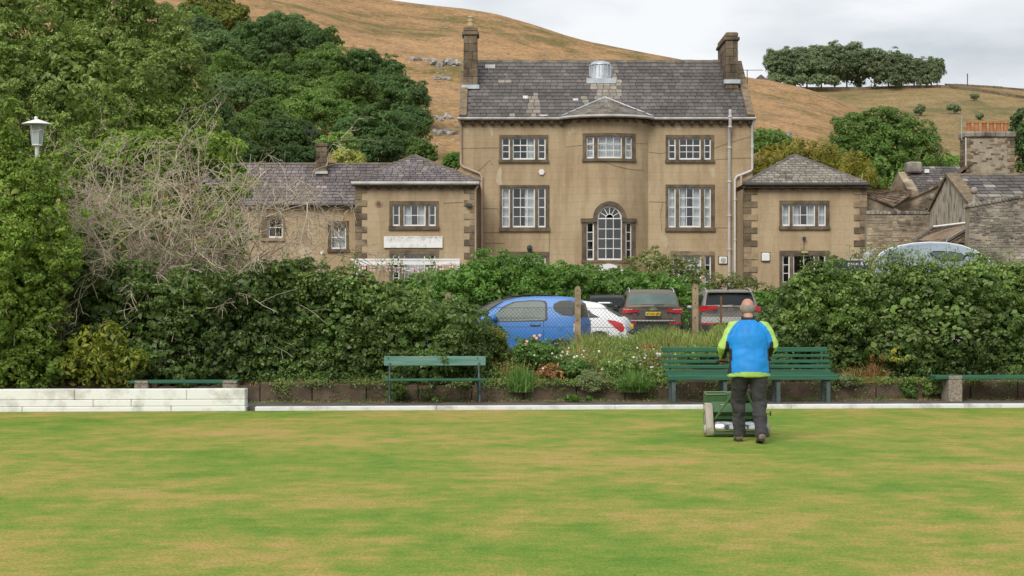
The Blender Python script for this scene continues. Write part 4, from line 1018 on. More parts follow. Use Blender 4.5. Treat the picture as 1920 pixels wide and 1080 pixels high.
# b: low stone-slated building behind the yard wall
Yb = 80.0
lb = thing('stone_outbuilding', 'low outbuilding with sagging stone slate roof behind the yard wall', 'building', (wx(1660, Yb), Yb, G))
mb = MB(); mb.prism(pz([(1624, 560), (1690, 560), (1690, 396), (1678, 390), (1624, 368)], Yb), Yb, Yb+5); mb.build('wall', M['rubble'], lb)
O = Vector(P(1624, 367, Yb-.1)); e1 = Vector(P(1675, 389, Yb-.1)); bk = Vector(P(1624, 357, Yb+5.5)); bk1 = Vector(P(1709, 355.5, Yb+5.5)); e2 = Vector(P(1709, 366, Yb+2))
mb = MB(); mb.poly([O, e1, e2, bk1, bk]); rf = mb.build('roof', M['stone_slate'], lb, fix=False)
big = MB()
for i in range(9):
    for k in range(13):
        t0, t1 = i/9, (i+1.15)/9; u0, u1 = (k+.5*(i % 2))/13, (k+1+.5*(i % 2))/13
        def q(u, t, up=0): 
            a = O.lerp(bk, min(t, 1)); b = e1.lerp(e2, min(t*1.9, 1)) if t < .53 else e2.lerp(bk1, min((t-.53)/.47, 1)); v = a.lerp(b, min(u, 1)); return v+Vector((0, -up*.5, up))
        d = .05+RB.uniform(0, .03); big.hexa([q(u0, t0), q(u1-.006, t0), q(u1-.006, t1), q(u0, t1), q(u0, t0, d), q(u1-.006, t0, d), q(u1-.006, t1, d*.3), q(u0, t1, d*.3)])
big.build('slate_courses', M['stone_slate'], rf, fix=False)['kind'] = 'stuff'
# c: grey roofed building with blunt chimney
Yc = 92.0
gb = thing('slate_roofed_cottage', 'small cottage with pale slate roof and blunt chimney behind the gables', 'house', (wx(1745, Yc), Yc+2, G))
mb = MB(); x0, x1 = wx(1702, Yc), wx(1830, Yc); z0, z1 = wz(368, Yc), wz(313, Yc+2.6)
mb.box(x0+.1, x1, Yc+.2, Yc+5, G-.3, z0); mb.build('wall', M['rubble'], gb)
mb = MB(); mb.prismx([(Yc, z0), (Yc+2.6, z1), (Yc+5.2, z0), (Yc+5.2, z0-.1), (Yc, z0-.1)], x0+.55, x1); rf = mb.build('roof', M['slate'], gb)
svc = Vector((0, 2.6, z1-z0)); slates(rf, (x0+.55, Yc, z0+.004), (1, 0, 0), svc, lambda u, v: v < svc.length-.1, x1-x0-.6, svc.length, .24, .36, M['slate'], M['slate_pale'], lambda u, v, r: r.random() < .12, seed=31)
mb = MB(); mb.box(x0, x0+.54, Yc-.1, Yc+5.2, G-.3, z0+.3); mb.prismx([(Yc-.1, z0+.3), (Yc+2.4, wz(322, Yc+2.4)), (Yc+5.2, z0+.3)], x0, x0+.54); mb.build('gable', M['rubble'], gb)
mb = MB(); mb.cbox(wx(1699, Yc+2), wx(1726, Yc+2), Yc+1.6, Yc+2.6, wz(325, Yc+2), wz(304, Yc+2), .08); mb.build('chimney', M['rubble_dark'], gb)
mb = MB(); a = P(1737, 321, Yc+1.9); mb.box(a[0]-.12, a[0]+.12, a[1]-.14, a[1]+.2, a[2]-.1, a[2]+.1); mb.build('roof_vent', M['white'], rf)
# d: long gable carrying the six-pot chimney
Yd = 84.0
lg = thing('gabled_cottage', 'rubble cottage with long sloping verge and big six-pot chimney', 'house', (wx(1830, Yd), Yd, G))
gp = [(1672, 560), (2030, 560), (2030, 400), (1940, 345), (1902, 326), (1812, 322), (1776, 342), (1700, 377), (1672, 388)]
mb = MB(); q0 = pz(gp, Yd); mb.rings([[(x, Yd, z) for x, z in q0], [(x+1.9, Yd+6, z) for x, z in q0]]); mb.build('wall', M['rubble'], lg)
vp = [(1670, 388), (1700, 376), (1740, 358), (1776, 340), (1812, 316), (1822, 308)]
for k in range(22):
    t0, t1 = k/22*(len(vp)-1), (k+.96)/22*(len(vp)-1)
    f = lambda t: (interp(t, list(enumerate([p[0] for p in vp]))), interp(t, list(enumerate([p[1] for p in vp]))))
    A, B = Vector(P(*f(t0), Yd-.15)), Vector(P(*f(t1), Yd-.15)); d = Vector((1.95, 6.2, 0)); u = Vector((0, 0, .10+RB.uniform(0, .07)))
    mb = MB(); mb.hexa([A, B, B+d, A+d, A+u, B+u, B+d+u, A+d+u]); mb.build('verge_stone', M['stone_slate'], lg)
mb = MB(); rubble(mb, wx(1685, Yd), wx(1815, Yd), wz(420, Yd), lambda x: wz(interp(960+x*F/Yd, vp), Yd)-.2, Yd, RB, proud=.02, fill=.45); rubble(mb, wx(1815, Yd), wx(1930, Yd), wz(345, Yd), lambda x: wz(331, Yd), Yd, RB, proud=.02, fill=.7)
mb.build('rubble_stones', M['rubble'], lg, fix=False)['kind'] = 'stuff'
wn_ = window3(lg, (1736.5, 1756), (370, 391), Yd-.03, [(1741, 1753, 374, 388, 1, 2, 0)])
ch = bpy.data.objects.new('chimney', None); COL.objects.link(ch); ch.parent = lg
xa, xb, z0, z1 = wx(1811.5, Yd), wx(1901, Yd), wz(330, Yd), wz(258, Yd)
mb = MB(); mb.box(xa, xb, Yd-.05, Yd+1.1, z0, z1); mb.build('core', M['mortar'], ch)
mb = MB(); rubble(mb, xa+.24, xb-.3, z0, lambda x: z1, Yd-.05, RB, (.07, .13), (.1, .34), proud=.02, fill=.20); mb.build('rubble_stones', M['chim'], ch, fix=False)['kind'] = 'stuff'
n = 11
for k in range(n):
    for sd in (0, 1):
        w = (.36 if (k+sd) % 2 else .22); a = xa-.02 if sd == 0 else xb+.02-w; mb = MB(); mb.cbox(a, a+w, Yd-.075, Yd+1.12, lerp(z0, z1, k/n)+.005, lerp(z0, z1, (k+1)/n)-.005, .015); mb.build('stone', M['quoin'], ch)
for k in range(5):
    mb = MB(); a, b = lerp(xa-.1, xb+.1, k/5), lerp(xa-.1, xb+.1, (k+1)/5)-.01; mb.cbox(a, b, Yd-.16, Yd+1.2, z1+.004, wz(247, Yd), .05); mb.build('cap_stone', M['rubble_dark'], ch)
for px in (1820.7, 1835, 1849.8, 1863.4, 1876.7, 1890):
    c = (wx(px, Yd), Yd+.4, wz(247, Yd)-.02); h = wz(226, Yd)-c[2]; r = .125+RB.uniform(-.008, .008)
    mb = MB(); mb.lathe(c, [(r*1.05, 0), (r, h*.1), (r*.86, h*.78), (r*1.12, h*.8), (r*1.15, h*.9), (r*1.0, h*.93), (r*.95, h), (r*.7, h), (r*.65, h*.6)], 14); mb.build('pot', M['terracotta'], ch, smooth=35)
mb = MB(); mb.tube([P(1811, 258, Yd-.1), P(1811, 312, Yd-.1)], .035, 6); mb.build('drainpipe', M['whitepipe'], lg)
mb = MB(); mb.tube([P(1803, 262, Yd+.3), P(1803, 216, Yd+.3)], .02, 5); mb.tube([P(1783, 218, Yd+.3), P(1826, 215, Yd+.3)], .012, 4); mb.tube([P(1802, 262, Yd+.3), P(1812, 262, Yd+.3)], .012, 4)
for k in range(9): q = P(1785+k*5, 217.6-k*.3, Yd+.3); mb.tube([(q[0], q[1]-.15, q[2]), (q[0], q[1]+.15, q[2])], .008, 3)
mb.build('aerial', M['gutter'], lg)
# e: near cottage with the stained gable; its slate roof runs off to the right
Ye = 66.0
ec = thing('stained_gable_cottage', 'near cottage with streaked pale gable and large slate roof', 'house', (wx(1830, Ye), Ye, G))
EX = wx(1820, Ye); Y1 = EX*F/(1776-960); Y2 = EX*F/(1744-960); ze0, zra, ze1 = wz(388, Ye), wz(331, Y1), wz(397, Y2); XE = EX+9
mb = MB(); mb.prismx([(Ye, 1.5), (Ye, ze0), (Y1, zra), (Y2, ze1), (Y2, 1.5)], EX, EX+.4); mb.build('gable', M['gable'], ec)
mb = MB(); mb.box(EX+.41, XE, Ye+.02, Ye+.4, 1.5, ze0-.02); mb.build('wall', M['rubble'], ec)
vv = Vector((0, Y1-Ye+.15, zra-ze0+.06)); o_ = Vector((EX+.3, Ye-.15, ze0-.05)); r0 = o_+vv
mb = MB(); mb.prismx([(o_.y, o_.z), (r0.y, r0.z), (Y2+.1, ze1), (Y2+.1, ze1-.1), (r0.y, r0.z-.12), (o_.y, o_.z-.1)], EX+.3, XE); rf = mb.build('roof', M['slate'], ec)
slates(rf, o_+Vector((0, 0, .004)), (1, 0, 0), vv, lambda u, v: v < vv.length-.08 and u < 4.2, XE-EX, vv.length, .40, .46, M['slate'], M['slate_pale'], lambda u, v, r: r.random() < .10, single=170, seed=41)
mb = MB(); mb.tube([r0+Vector((0, 0, .03)), (XE, r0.y, r0.z+.03)], .10, 6); mb.build('ridge', M['ridge'], rf)
for ya, za, yb, zb_, n in ((Y1, zra, Ye-.15, ze0-.05, 9), (Y1, zra, Y2+.1, ze1, 8)):
    for k in range(n):
        a, b = Vector((EX-.08, lerp(ya, yb, k/n), lerp(za, zb_, k/n))), Vector((EX-.08, lerp(ya, yb, (k+.97)/n), lerp(za, zb_, (k+.97)/n))); mb = MB()
        w = Vector((.5, 0, 0)); u = Vector((0, 0, .15)); mb.hexa([a, b, b+w, a+w, a+u, b+u, b+w+u, a+w+u]); mb.build('coping_stone', M['lichen'], ec)
for yy, zz in ((Ye-.1, ze0), (Y2, ze1)):
    mb = MB(); c = (EX+.1, yy, zz+.62); mb.ball(c, .15, n=12, m=8); mb.lathe((c[0], c[1], c[2]-.55), [(.16, 0), (.14, .1), (.07, .16), (.07, .42)], 8); mb.build('ball_finial', M['rubble_dark'], ec, smooth=60)
# f: tall boundary wall at the right edge
Yf = 58.0
bw = thing('boundary_wall', 'high weathered rubble wall at the right edge of the picture', 'wall', (wx(1880, Yf), Yf, G))
tpts = [(1816, 384), (1824, 383), (1850, 378), (1885, 372), (1920, 366), (2050, 340)]
topf = lambda x: wz(interp(960+x*F/Yf, tpts), Yf)
a, b = wx(1817, Yf), wx(2050, Yf); mb = MB(); n = 24
for k in range(n):
    x0, x1 = lerp(a, b, k/n), lerp(a, b, (k+1)/n); mb.hexa([(x0, Yf, 1), (x1, Yf, 1), (x1, Yf+.5, 1), (x0, Yf+.5, 1), (x0, Yf, topf(x0)-.1), (x1, Yf, topf(x1)-.1), (x1, Yf+.5, topf(x1)-.1), (x0, Yf+.5, topf(x0)-.1)])
mb.build('wall_core', M['mortar'], bw)
mb = MB(); rubble(mb, a, wx(2045, Yf), wz(520, Yf), lambda x: topf(x)-.1, Yf, RB, (.05, .12), (.08, .3), proud=.035); mb.build('rubble_stones', M['rubble_dark'], bw, fix=False)['kind'] = 'stuff'
x = a-.05
while x < b:
    w = RB.uniform(.09, .16); z = topf(x)-.1; mb = MB(); mb.cbox(x, x+w-.008, Yf-.06, Yf+.56, z, z+RB.uniform(.1, .17), .025); mb.build('cope_stone', M['rubble_dark'], bw); x += w
# g: lean-to with stone slate roof in front of the stained gable
Yg = 60.0
ln = thing('lean_to_shed', 'lean-to shed with brown stone slate roof and white verge board', 'shed', (wx(1780, Yg), Yg, G))
a, b, c, d = Vector(P(1712, 453, Yg)), Vector(P(1774, 455, Yg-1)), Vector(P(1839, 417, Yg-.8)), Vector(P(1748, 428, Yg+3))
mb = MB(); mb.quad(a, b, c, d); mb.quad(a-Vector((0,0,.1)), d-Vector((0,0,.1)), c-Vector((0,0,.1)), b-Vector((0,0,.1))); rf = mb.build('roof', M['stone_slate'], ln, fix=False)
big = MB()
for i in range(12):
    for k in range(11):
        t0, t1 = i/12, min(1, (i+1.15)/12); h = .5*(i % 2); u0, u1 = max(0, (k+h-.5)/11), min(1, (k+1+h-.5)/11-.005)
        if u1 <= u0: continue
        q = lambda u, t: a.lerp(d, t).lerp(b.lerp(c, t), u)
        e = Vector((0, -.02, .035+RB.uniform(0, .025))); big.hexa([q(u0, t0), q(u1, t0), q(u1, t1), q(u0, t1), q(u0, t0)+e, q(u1, t0)+e, q(u1, t1)+e*.3, q(u0, t1)+e*.3])
big.build('slate_courses', M['stone_slate'], rf, fix=False)['kind'] = 'stuff'
mb = MB(); w = Vector((.02, -.1, .13)); mb.hexa([b, c, c+Vector((0,.08,0)), b+Vector((0,.08,0)), b+w, c+w, c+w+Vector((0,.08,0)), b+w+Vector((0,.08,0))]); mb.build('verge_board', M['white'], ln)
mb = MB(); mb.tube([d+Vector((0, -.05, .04)), c+Vector((0, .1, .04))], .05, 5); mb.build('flashing', M['white'], ln)
mb = MB(); mb.tube([a+Vector((0, -.05, .03)), d+Vector((0, -.05, .03))], .08, 5); mb.build('edge_stone', M['ridge'], ln)
mb = MB(); lo = Vector((0, 0, -4)); mb.poly([b+Vector((0,.05,-.05)), c+Vector((0,.05,-.05)), c+Vector((0,.05,-5)), b+Vector((0,.05,-4))]); mb.poly([a, d, d+lo, a+lo]); mb.build('wall', M['rubble'], ln, fix=False)
mb = MB(); rubble(mb, b.x, c.x, wz(520, Yg-1), lambda x: lerp(b.z, c.z, (x-b.x)/(c.x-b.x))-.12, Yg-.97, RB, (.06, .13), (.1, .3), proud=.03); mb.build('rubble_stones', M['rubble'], ln, fix=False)['kind'] = 'stuff'
# ------------------------------------------------------------------ vegetation kit
def leaf_mesh(name, C, Nn, size, mat, parent=None, aspect=.55, seed=0, fold=.12, axis=None):
    r = np.random.RandomState(seed); n = len(C)
    Nn = Nn/np.maximum(np.linalg.norm(Nn, axis=1, keepdims=True), 1e-6)
    q = r.normal(size=(n, 3)) if axis is None else axis + r.normal(size=(n, 3))*.25
    a = q - (q*Nn).sum(1, keepdims=True)*Nn; a /= np.maximum(np.linalg.norm(a, axis=1, keepdims=True), 1e-6)
    b = np.cross(Nn, a); L = np.asarray(size).reshape(-1, 1); W = L*aspect
    V = np.stack([C-a*L*.5, C+b*W*.5+Nn*L*fold-a*L*.06, C+a*L*.5-Nn*L*fold*.6, C-b*W*.5+Nn*L*fold-a*L*.06], 1).reshape(-1, 3)
    Fq = np.arange(4*n).reshape(n, 4)
    return np_mesh(name, V, Fq, mat, parent)

def lobe_points(lobes, leaf, cover, seed, clump=2.4, per=None, tilt=.35, up=.35, core=True, back=.45, ragged=.16):
    """leaf centres and normals over a union of lobes (cx,cy,cz,rx,ry,rz); leaves sit on small tufts so that lit tops and dark gaps appear"""
    r = np.random.RandomState(seed); Cs, Ns, Ss = [], [], []
    LB = np.array(lobes, dtype=float)
    for li, l in enumerate(LB):
        c, rad = l[:3], l[3:6]; m = float(np.mean(rad)); area = 4*math.pi*m*m; R = min(leaf*clump, m*.45)
        def sample(nc, scale):
            d = r.normal(size=(nc, 3)); d /= np.linalg.norm(d, axis=1, keepdims=True)
            keep = (d[:, 1] < .35) | (r.rand(nc) < back); d = d[keep]
            keep = (d[:, 2] > -.75) | (r.rand(len(d)) < .4); d = d[keep]
            ph = r.uniform(0, 6.28, 6); fr = r.uniform(2, 6, (6, 3))
            k = 1 + ragged*sum(np.sin((d*fr[i]).sum(1)*1.7+ph[i]) for i in range(6))/2.2
            sc = r.uniform(*scale, len(d)) if isinstance(scale, tuple) else scale
            return d, c + d*rad*(k*sc)[:, None]
        nc = max(4, int(area*cover/(math.pi*R*R*1.3)))
        d, p = sample(nc, (1-.55*R/m-.10, 1-.2*R/m+.06))
        ins = np.zeros(len(p), bool)
        for lj, o in enumerate(LB):
            if lj != li: ins |= ((((p-o[:3])/o[3:6])**2).sum(1) < .50)
        d, p = d[~ins], p[~ins]
        if len(p):
            k = max(6, int(1.75*math.pi*R*R/(leaf*leaf*.42)))
            q = r.normal(size=(len(p), k, 3)); q /= np.linalg.norm(q, axis=2, keepdims=True)
            q = q + d[:, None, :]*.75 + np.array([0, 0, .35]); q /= np.linalg.norm(q, axis=2, keepdims=True)
            Rt = R*r.uniform(.6, 1.25, (len(p), 1, 1)); off = q*Rt*r.uniform(.55, 1.1, (len(p), k, 1))*np.array([1.1, 1.1, .8])
            Cs.append((p[:, None, :]+off).reshape(-1, 3)); nn = q + r.normal(size=(len(p), k, 3))*tilt + np.array([0, 0, up])
            Ns.append(nn.reshape(-1, 3)); Ss.append(leaf*r.uniform(.65, 1.3, len(p)*k))
        if core:
            nc = int(area*1.3/((leaf*2.0)**2*.5)); d, p = sample(nc, (.70, .76)); Cs.append(p); Ns.append(d+r.normal(size=d.shape)*.5); Ss.append(np.full(len(p), leaf*2.1))
    return np.concatenate(Cs), np.concatenate(Ns), np.concatenate(Ss)

def crown_lobes(c, rx, rz, k, r, ry=None):
    ry = ry or rx; L = [(c[0], c[1], c[2], rx*.66, ry*.66, rz*.66)]
    for i in range(k):
        t = 2*math.pi*(i+r.uniform(-.3, .3))/k*1.618*2; ph = r.uniform(-.55, 1.0); q = r.uniform(.36, .52)
        L.append((c[0]+rx*.62*math.cos(t)*math.cos(ph), c[1]+ry*.62*math.sin(t)*math.cos(ph), c[2]+rz*.62*math.sin(ph), rx*q, ry*q, rz*q*.9))
    return L

def trunk(name, base, top, r0, parent, r, limbs=4, spread=1.5, mat='bark'):
    mb = MB(); base, top = Vector(base), Vector(top); n = 6
    pts = [base.lerp(top, k/n)+Vector((r.uniform(-.06, .06), r.uniform(-.06, .06), 0))*r0*4 for k in range(n+1)]
    mb.tube(pts, [r0*(1.15-.85*k/n) for k in range(n+1)], 7)
    for i in range(limbs):
        k = r.randint(2, n-1); a = pts[k]; t = r.uniform(0, 6.28); e = a+Vector((math.cos(t)*spread, math.sin(t)*spread, (top-base).length*r.uniform(.15, .35)))
        m = a.lerp(e, .5)+Vector((0, 0, -.1*spread)); mb.tube([a, m, e], [r0*.45, r0*.3, r0*.08], 5)
    return mb.build(name, M[mat], parent)

G_ = lambda *c: [tuple(x) for x in c]
M['lf_willow'] = leafmat('willow_leaves', G_((.062,.100,.018), (.105,.155,.028), (.155,.210,.052), (.22,.28,.11)), .45)
M['lf_wood_mid'] = leafmat('wood_mid_leaves', G_((.044,.082,.018), (.066,.116,.025), (.095,.152,.034)), .12)
M['lf_wood_dark'] = leafmat('wood_dark_leaves', G_((.030,.060,.018), (.046,.086,.025), (.068,.116,.033)), .12)
M['lf_wood_blue'] = leafmat('wood_bluish_leaves', G_((.046,.084,.028), (.068,.114,.038), (.094,.146,.050)), .12)
M['lf_wood_light'] = leafmat('wood_light_leaves', G_((.075,.135,.030), (.105,.175,.040), (.15,.225,.055)), .12)
M['lf_olive'] = leafmat('olive_leaves', G_((.060,.075,.014), (.090,.105,.020), (.125,.14,.03)), .2)
M['lf_gold'] = leafmat('golden_leaves', G_((.17,.20,.035), (.24,.27,.06), (.31,.33,.10)), .6)
M['lf_cypress'] = leafmat('golden_cypress_leaves', G_((.075,.078,.010), (.13,.125,.016), (.185,.165,.026)), .6)
M['lf_far'] = leafmat('haze_lightened_leaves', G_((.075,.104,.052), (.105,.138,.070), (.142,.175,.092)), .05)  # distance haze put into the leaf colours by lightening them
M['lf_hedge'] = leafmat('hedge_leaves', G_((.026,.050,.012), (.044,.078,.017), (.070,.112,.026), (.125,.165,.062)), .9, rough=.38, clump_amt=.45)
M['lf_hedge_light'] = leafmat('light_hedge_leaves', G_((.045,.085,.016), (.075,.125,.026), (.12,.175,.045), (.19,.24,.09)), .9, rough=.42)
M['lf_hawthorn'] = leafmat('hawthorn_leaves', G_((.060,.105,.016), (.105,.165,.026), (.17,.225,.045)), .8)
M['lf_ivy'] = leafmat('ivy_leaves', G_((.042,.090,.015), (.070,.140,.024), (.112,.195,.042)), .8, rough=.42)
M['lf_loose'] = leafmat('loose_shrub_leaves', G_((.075,.095,.026), (.12,.14,.045), (.18,.19,.085)), .8)
M['lf_varieg'] = leafmat('variegated_leaves', G_((.05,.08,.012), (.09,.12,.016), (.24,.24,.04), (.07,.10,.014), (.15,.17,.025)), 1.4)
M['lf_spiky'] = leafmat('spiky_leaves', G_((.040,.090,.020), (.075,.140,.034), (.12,.185,.055)), 2)
M['lf_mound'] = leafmat('grey_mound_leaves', G_((.085,.120,.045), (.13,.165,.07), (.19,.21,.11)), 2)
M['lf_grass'] = leafmat('long_grass_blades', G_((.070,.125,.022), (.115,.165,.036), (.165,.195,.055), (.24,.215,.095)), 1.2)
M['lf_brown'] = leafmat('dead_leaves', G_((.13,.070,.025), (.21,.115,.045), (.30,.18,.085)), 2)
M['lf_red'] = leafmat('red_leaves', G_((.26,.045,.02), (.16,.07,.02), (.10,.08,.02)), 2)
M['lf_yellow'] = leafmat('yellowing_leaves', G_((.34,.29,.05), (.20,.21,.03), (.42,.33,.08)), 2)
M['lf_broad'] = leafmat('broad_pale_leaves', G_((.13,.21,.06), (.18,.27,.09), (.24,.33,.13)), 2, trans=.35)
M['petal_white'] = pmat('white_petals', (.78,.77,.74), None, 5, .7)
M['petal_pink'] = pmat('pink_petals', (.72,.30,.30), (.80,.48,.42), 5, .7)

TR = random.Random(99)
def tree(name, label, cat, c, rx, rz, base_z, mat, leaf, cover=1.5, k=7, group=None, seed=1, tr=.25, per=9, tilt=.35, ry=None, lobes=None, clump=2.5):
    t = thing(name, label, cat, (c[0], c[1], base_z), group)
    LB = lobes or crown_lobes(c, rx, rz, k, TR, ry)
    C, Nn, S = lobe_points(LB, leaf, cover, seed, per=per, tilt=tilt, clump=clump)
    leaf_mesh('crown', C, Nn, S, M[mat], t, seed=seed)
    trunk('trunk', (c[0], c[1], base_z-.3), (c[0], c[1], c[2]+rz*.2), tr, t, TR, 5, rx*.5)
    return t

# wood on the hillside: one tree per crown that can be told apart
WOOD = [
 (390, 22, 46, 'olive', 'olive topmost tree of the hillside wood'), (432, 40, 42, 'olive', 'olive tree just right of the topmost one in the wood'),
 (345, 55, 48, 'mid', 'tree of the wood showing highest behind the big willow'), (372, 66, 40, 'blue', 'bluish tree below the olive tops of the wood'),
 (466, 84, 60, 'dark', 'dark round tree below the olive tops of the wood'), (524, 62, 48, 'blue', 'bluish tree on the upper edge of the wood'),
 (556, 86, 56, 'dark', 'dark tree on the upper right edge of the wood'), (609, 76, 30, 'mid', 'small tree standing out on the upper right edge of the wood'),
 (398, 110, 58, 'blue', 'broad pale bluish tree next to the big willow crown'), (436, 142, 56, 'mid', 'mid green tree below the broad bluish one in the wood'),
 (486, 112, 24, 'dark', 'small dark pointed tree in the middle of the upper wood'), (602, 128, 56, 'mid', 'rounded tree right of centre in the upper wood'),
 (553, 152, 58, 'mid', 'mid green tree at the heart of the wood'), (652, 138, 52, 'dark', 'dark green tree near the upper right corner of the wood'),
 (706, 145, 54, 'dark', 'very dark tree at the upper right corner of the wood'), (732, 188, 62, 'dark', 'dark spreading tree on the right edge of the wood'),
 (650, 188, 56, 'mid', 'mid green tree left of the dark edge trees in the wood'), (512, 184, 58, 'mid', 'leafy tree left of centre in the wood'),
 (446, 190, 58, 'blue', 'bluish green tree behind the tips of the bare shrub'), (575, 206, 56, 'light', 'lighter green tree at the centre of the wood'),
 (628, 224, 54, 'mid', 'mid green tree above the pale shrub in the wood'), (764, 236, 46, 'dark', 'dark tree at the far right bulge of the wood'),
 (726, 262, 66, 'dark', 'large dark tree above the left wing roof'), (674, 258, 54, 'dark', 'dark tree between the pale shrub and the big dark tree'),
 (494, 236, 56, 'mid', 'mid green tree behind the arching bare branches'), (545, 262, 56, 'dark', 'dark tree left of the small range chimney'),
 (440, 262, 56, 'mid', 'low tree of the wood behind the middle of the bare shrub')]
for i, (px, py, r, kind, label) in enumerate(WOOD):
    # crown centre sits about six metres above the slope
    best, bd = 150, 1e9
    for k in range(200):
        Y = lerp(125, 430, k/199); d = abs(HZ-(hill1(px, Y)+4.2-CH)*F/Y - py)
        if d < bd: best, bd = Y, d
    Y = best; s = Y/F; rx = r*s*1.06
    tree('broadleaf_tree', label, 'tree', P(px, py, Y), rx, rx*.92, hill1(px, Y), {'mid': 'lf_wood_mid', 'dark': 'lf_wood_dark', 'blue': 'lf_wood_blue', 'light': 'lf_wood_light', 'olive': 'lf_olive'}[kind], 4.4*s, 1.25, 9, 'trees of the hillside wood', 100+i, .3, per=8)
def bush(label, px, py, rpx, hpx, Y, mat, leafpx=5, name='shrub', cat='shrub', k=6, group=None, seed=1, base=None, cover=1.5):
    s = Y/F; return tree(name, label, cat, P(px, py, Y), rpx*s, hpx*s, base if base is not None else wz(py+hpx, Y), mat, leafpx*s, cover, k, group, seed, .08, per=8)
bush('pale green tree beside the small range chimney', 634, 272, 36, 30, 108, 'lf_wood_light', 5.5, 'broadleaf_tree', 'tree', seed=201)
bush('golden green shrub peeping over the range roof', 655, 300, 36, 20, 96, 'lf_gold', 5.5, seed=202)
bush('small green shrub behind the peak of the left wing', 792, 288, 30, 26, 100, 'lf_wood_mid', 5, seed=203)
bush('small green bush against the left corner of the main house', 851, 305, 20, 22, 98, 'lf_ivy', 5, seed=204)
bush('dark low tree of the wood left behind the range roof', 470, 300, 50, 34, 112, 'lf_wood_dark', 5, 'broadleaf_tree', 'tree', seed=205, k=8)
bush('dark low tree of the wood just left of the range chimney', 552, 296, 46, 32, 112, 'lf_wood_dark', 5, 'broadleaf_tree', 'tree', seed=206, k=8)
bush('dark low tree of the wood between the golden shrub and the left wing', 712, 290, 46, 34, 112, 'lf_wood_dark', 5, 'broadleaf_tree', 'tree', seed=207, k=8)
for i_, (px_, py_, lab_) in enumerate([(60, 150, 'dark tree glimpsed behind the left part of the big willow'), (165, 200, 'dark tree glimpsed behind the middle of the big willow'), (265, 120, 'dark tree glimpsed behind the upper right of the big willow'), (330, 240, 'dark tree glimpsed behind the lower right of the big willow'), (385, 300, 'dark low tree behind the top of the green shrub'), (230, 320, 'dark low tree behind the middle of the green shrub')]):
    bush(lab_, px_, py_, 92, 84, 120+i_*3, 'lf_wood_dark', 7, 'broadleaf_tree', 'tree', seed=400+i_, k=9, cover=1.3, base=4.5)
# big willow on the left
Y = 50.0; s = Y/F
wl_l = [(P(a, b, Y+d) + (r*s, r*s, r*s*.9)) for a, b, r, d in ((60, 40, 150, 0), (190, 60, 120, .6), (262, 150, 92, -.3), (320, 215, 62, 0), (140, 190, 120, -1.2), (30, 190, 110, -.8), (-90, 110, 170, 0), (230, 250, 90, -.6), (110, 280, 95, -.5), (300, 262, 55, -.2), (225, 0, 62, .2), (120, -60, 120, .5), (-60, -40, 150, 0), (10, 300, 90, 0), (345, 190, 34, .1), (335, 110, 50, .4), (362, 165, 40, .5), (368, 235, 48, .5), (300, 60, 60, .6))]
wl_ = thing('willow_tree', 'big bright leafy tree filling the upper left corner', 'tree', (wx(90, Y), Y, .5))
C, Nn, S = lobe_points(wl_l, 6.8*s, 1.4, 7, tilt=.4, up=.4, ragged=.22, clump=2.3); leaf_mesh('crown', C, Nn, S, M['lf_willow'], wl_, aspect=.42, seed=7)
trunk('trunk', (wx(90, Y), Y, .3), (wx(90, Y), Y, wz(60, Y)), .35, wl_, TR, 9, 3.2)
# sycamore and companions on the right
Y = 150.0; s = Y/F
sy = [(P(a, b, Y+d) + (r*s, r*s, r*s*.92)) for a, b, r, d in ((1650, 275, 72, 0), (1655, 236, 34, -1), (1604, 252, 44, -1), (1700, 252, 42, -1), (1722, 292, 40, -1.5), (1590, 300, 48, -1.5), (1650, 318, 58, -2), (1700, 330, 46, -2), (1610, 340, 40, -2), (1748, 315, 32, -.5))]
t = thing('sycamore_tree', 'large rounded green tree on the slope right of the house', 'tree', (wx(1650, Y), Y, 5)); C, Nn, S = lobe_points(sy, 5.0*s, 1.35, 8, clump=2.6); leaf_mesh('crown', C, Nn, S, M['lf_wood_mid'], t, seed=8); trunk('trunk', (wx(1650, Y), Y, 4.5), P(1650, 270, Y), .45, t, TR, 7, 2.5)
bush('darker tree at the right foot of the large rounded tree', 1772, 318, 34, 32, 156, 'lf_wood_light', 5.5, 'broadleaf_tree', 'tree', seed=211)
bush('tall green tree behind the six-pot chimney at the right edge', 1932, 280, 44, 80, 120, 'lf_wood_dark', 6, 'broadleaf_tree', 'tree', seed=212, k=8)
bush('bright green tree against the right corner of the main house', 1440, 268, 42, 36, 100, 'lf_wood_light', 6, 'broadleaf_tree', 'tree', seed=213)
Y = 94.0; s = Y/F
cy = [(P(a, b, Y+d) + (r*s, r*s, r*s*.6)) for a, b, r, d in ((1450, 300, 42, 0), (1490, 285, 40, 0), (1535, 296, 42, .3), (1580, 312, 40, 0), (1615, 335, 30, 0), (1430, 325, 36, 0), (1500, 325, 60, .5), (1560, 345, 60, .5))]
t = thing('golden_cypress', 'feathery golden evergreen behind the roof of the right wing', 'tree', (wx(1520, Y), Y, 2.4)); C, Nn, S = lobe_points(cy, 7*s, 1.5, 9, up=.1, ragged=.3, clump=1.8); leaf_mesh('crown', C, Nn, S, M['lf_cypress'], t, aspect=.30, seed=9); trunk('trunk', (wx(1520, Y), Y, 2.2), P(1520, 310, Y), .2, t, TR, 4, 1.2)
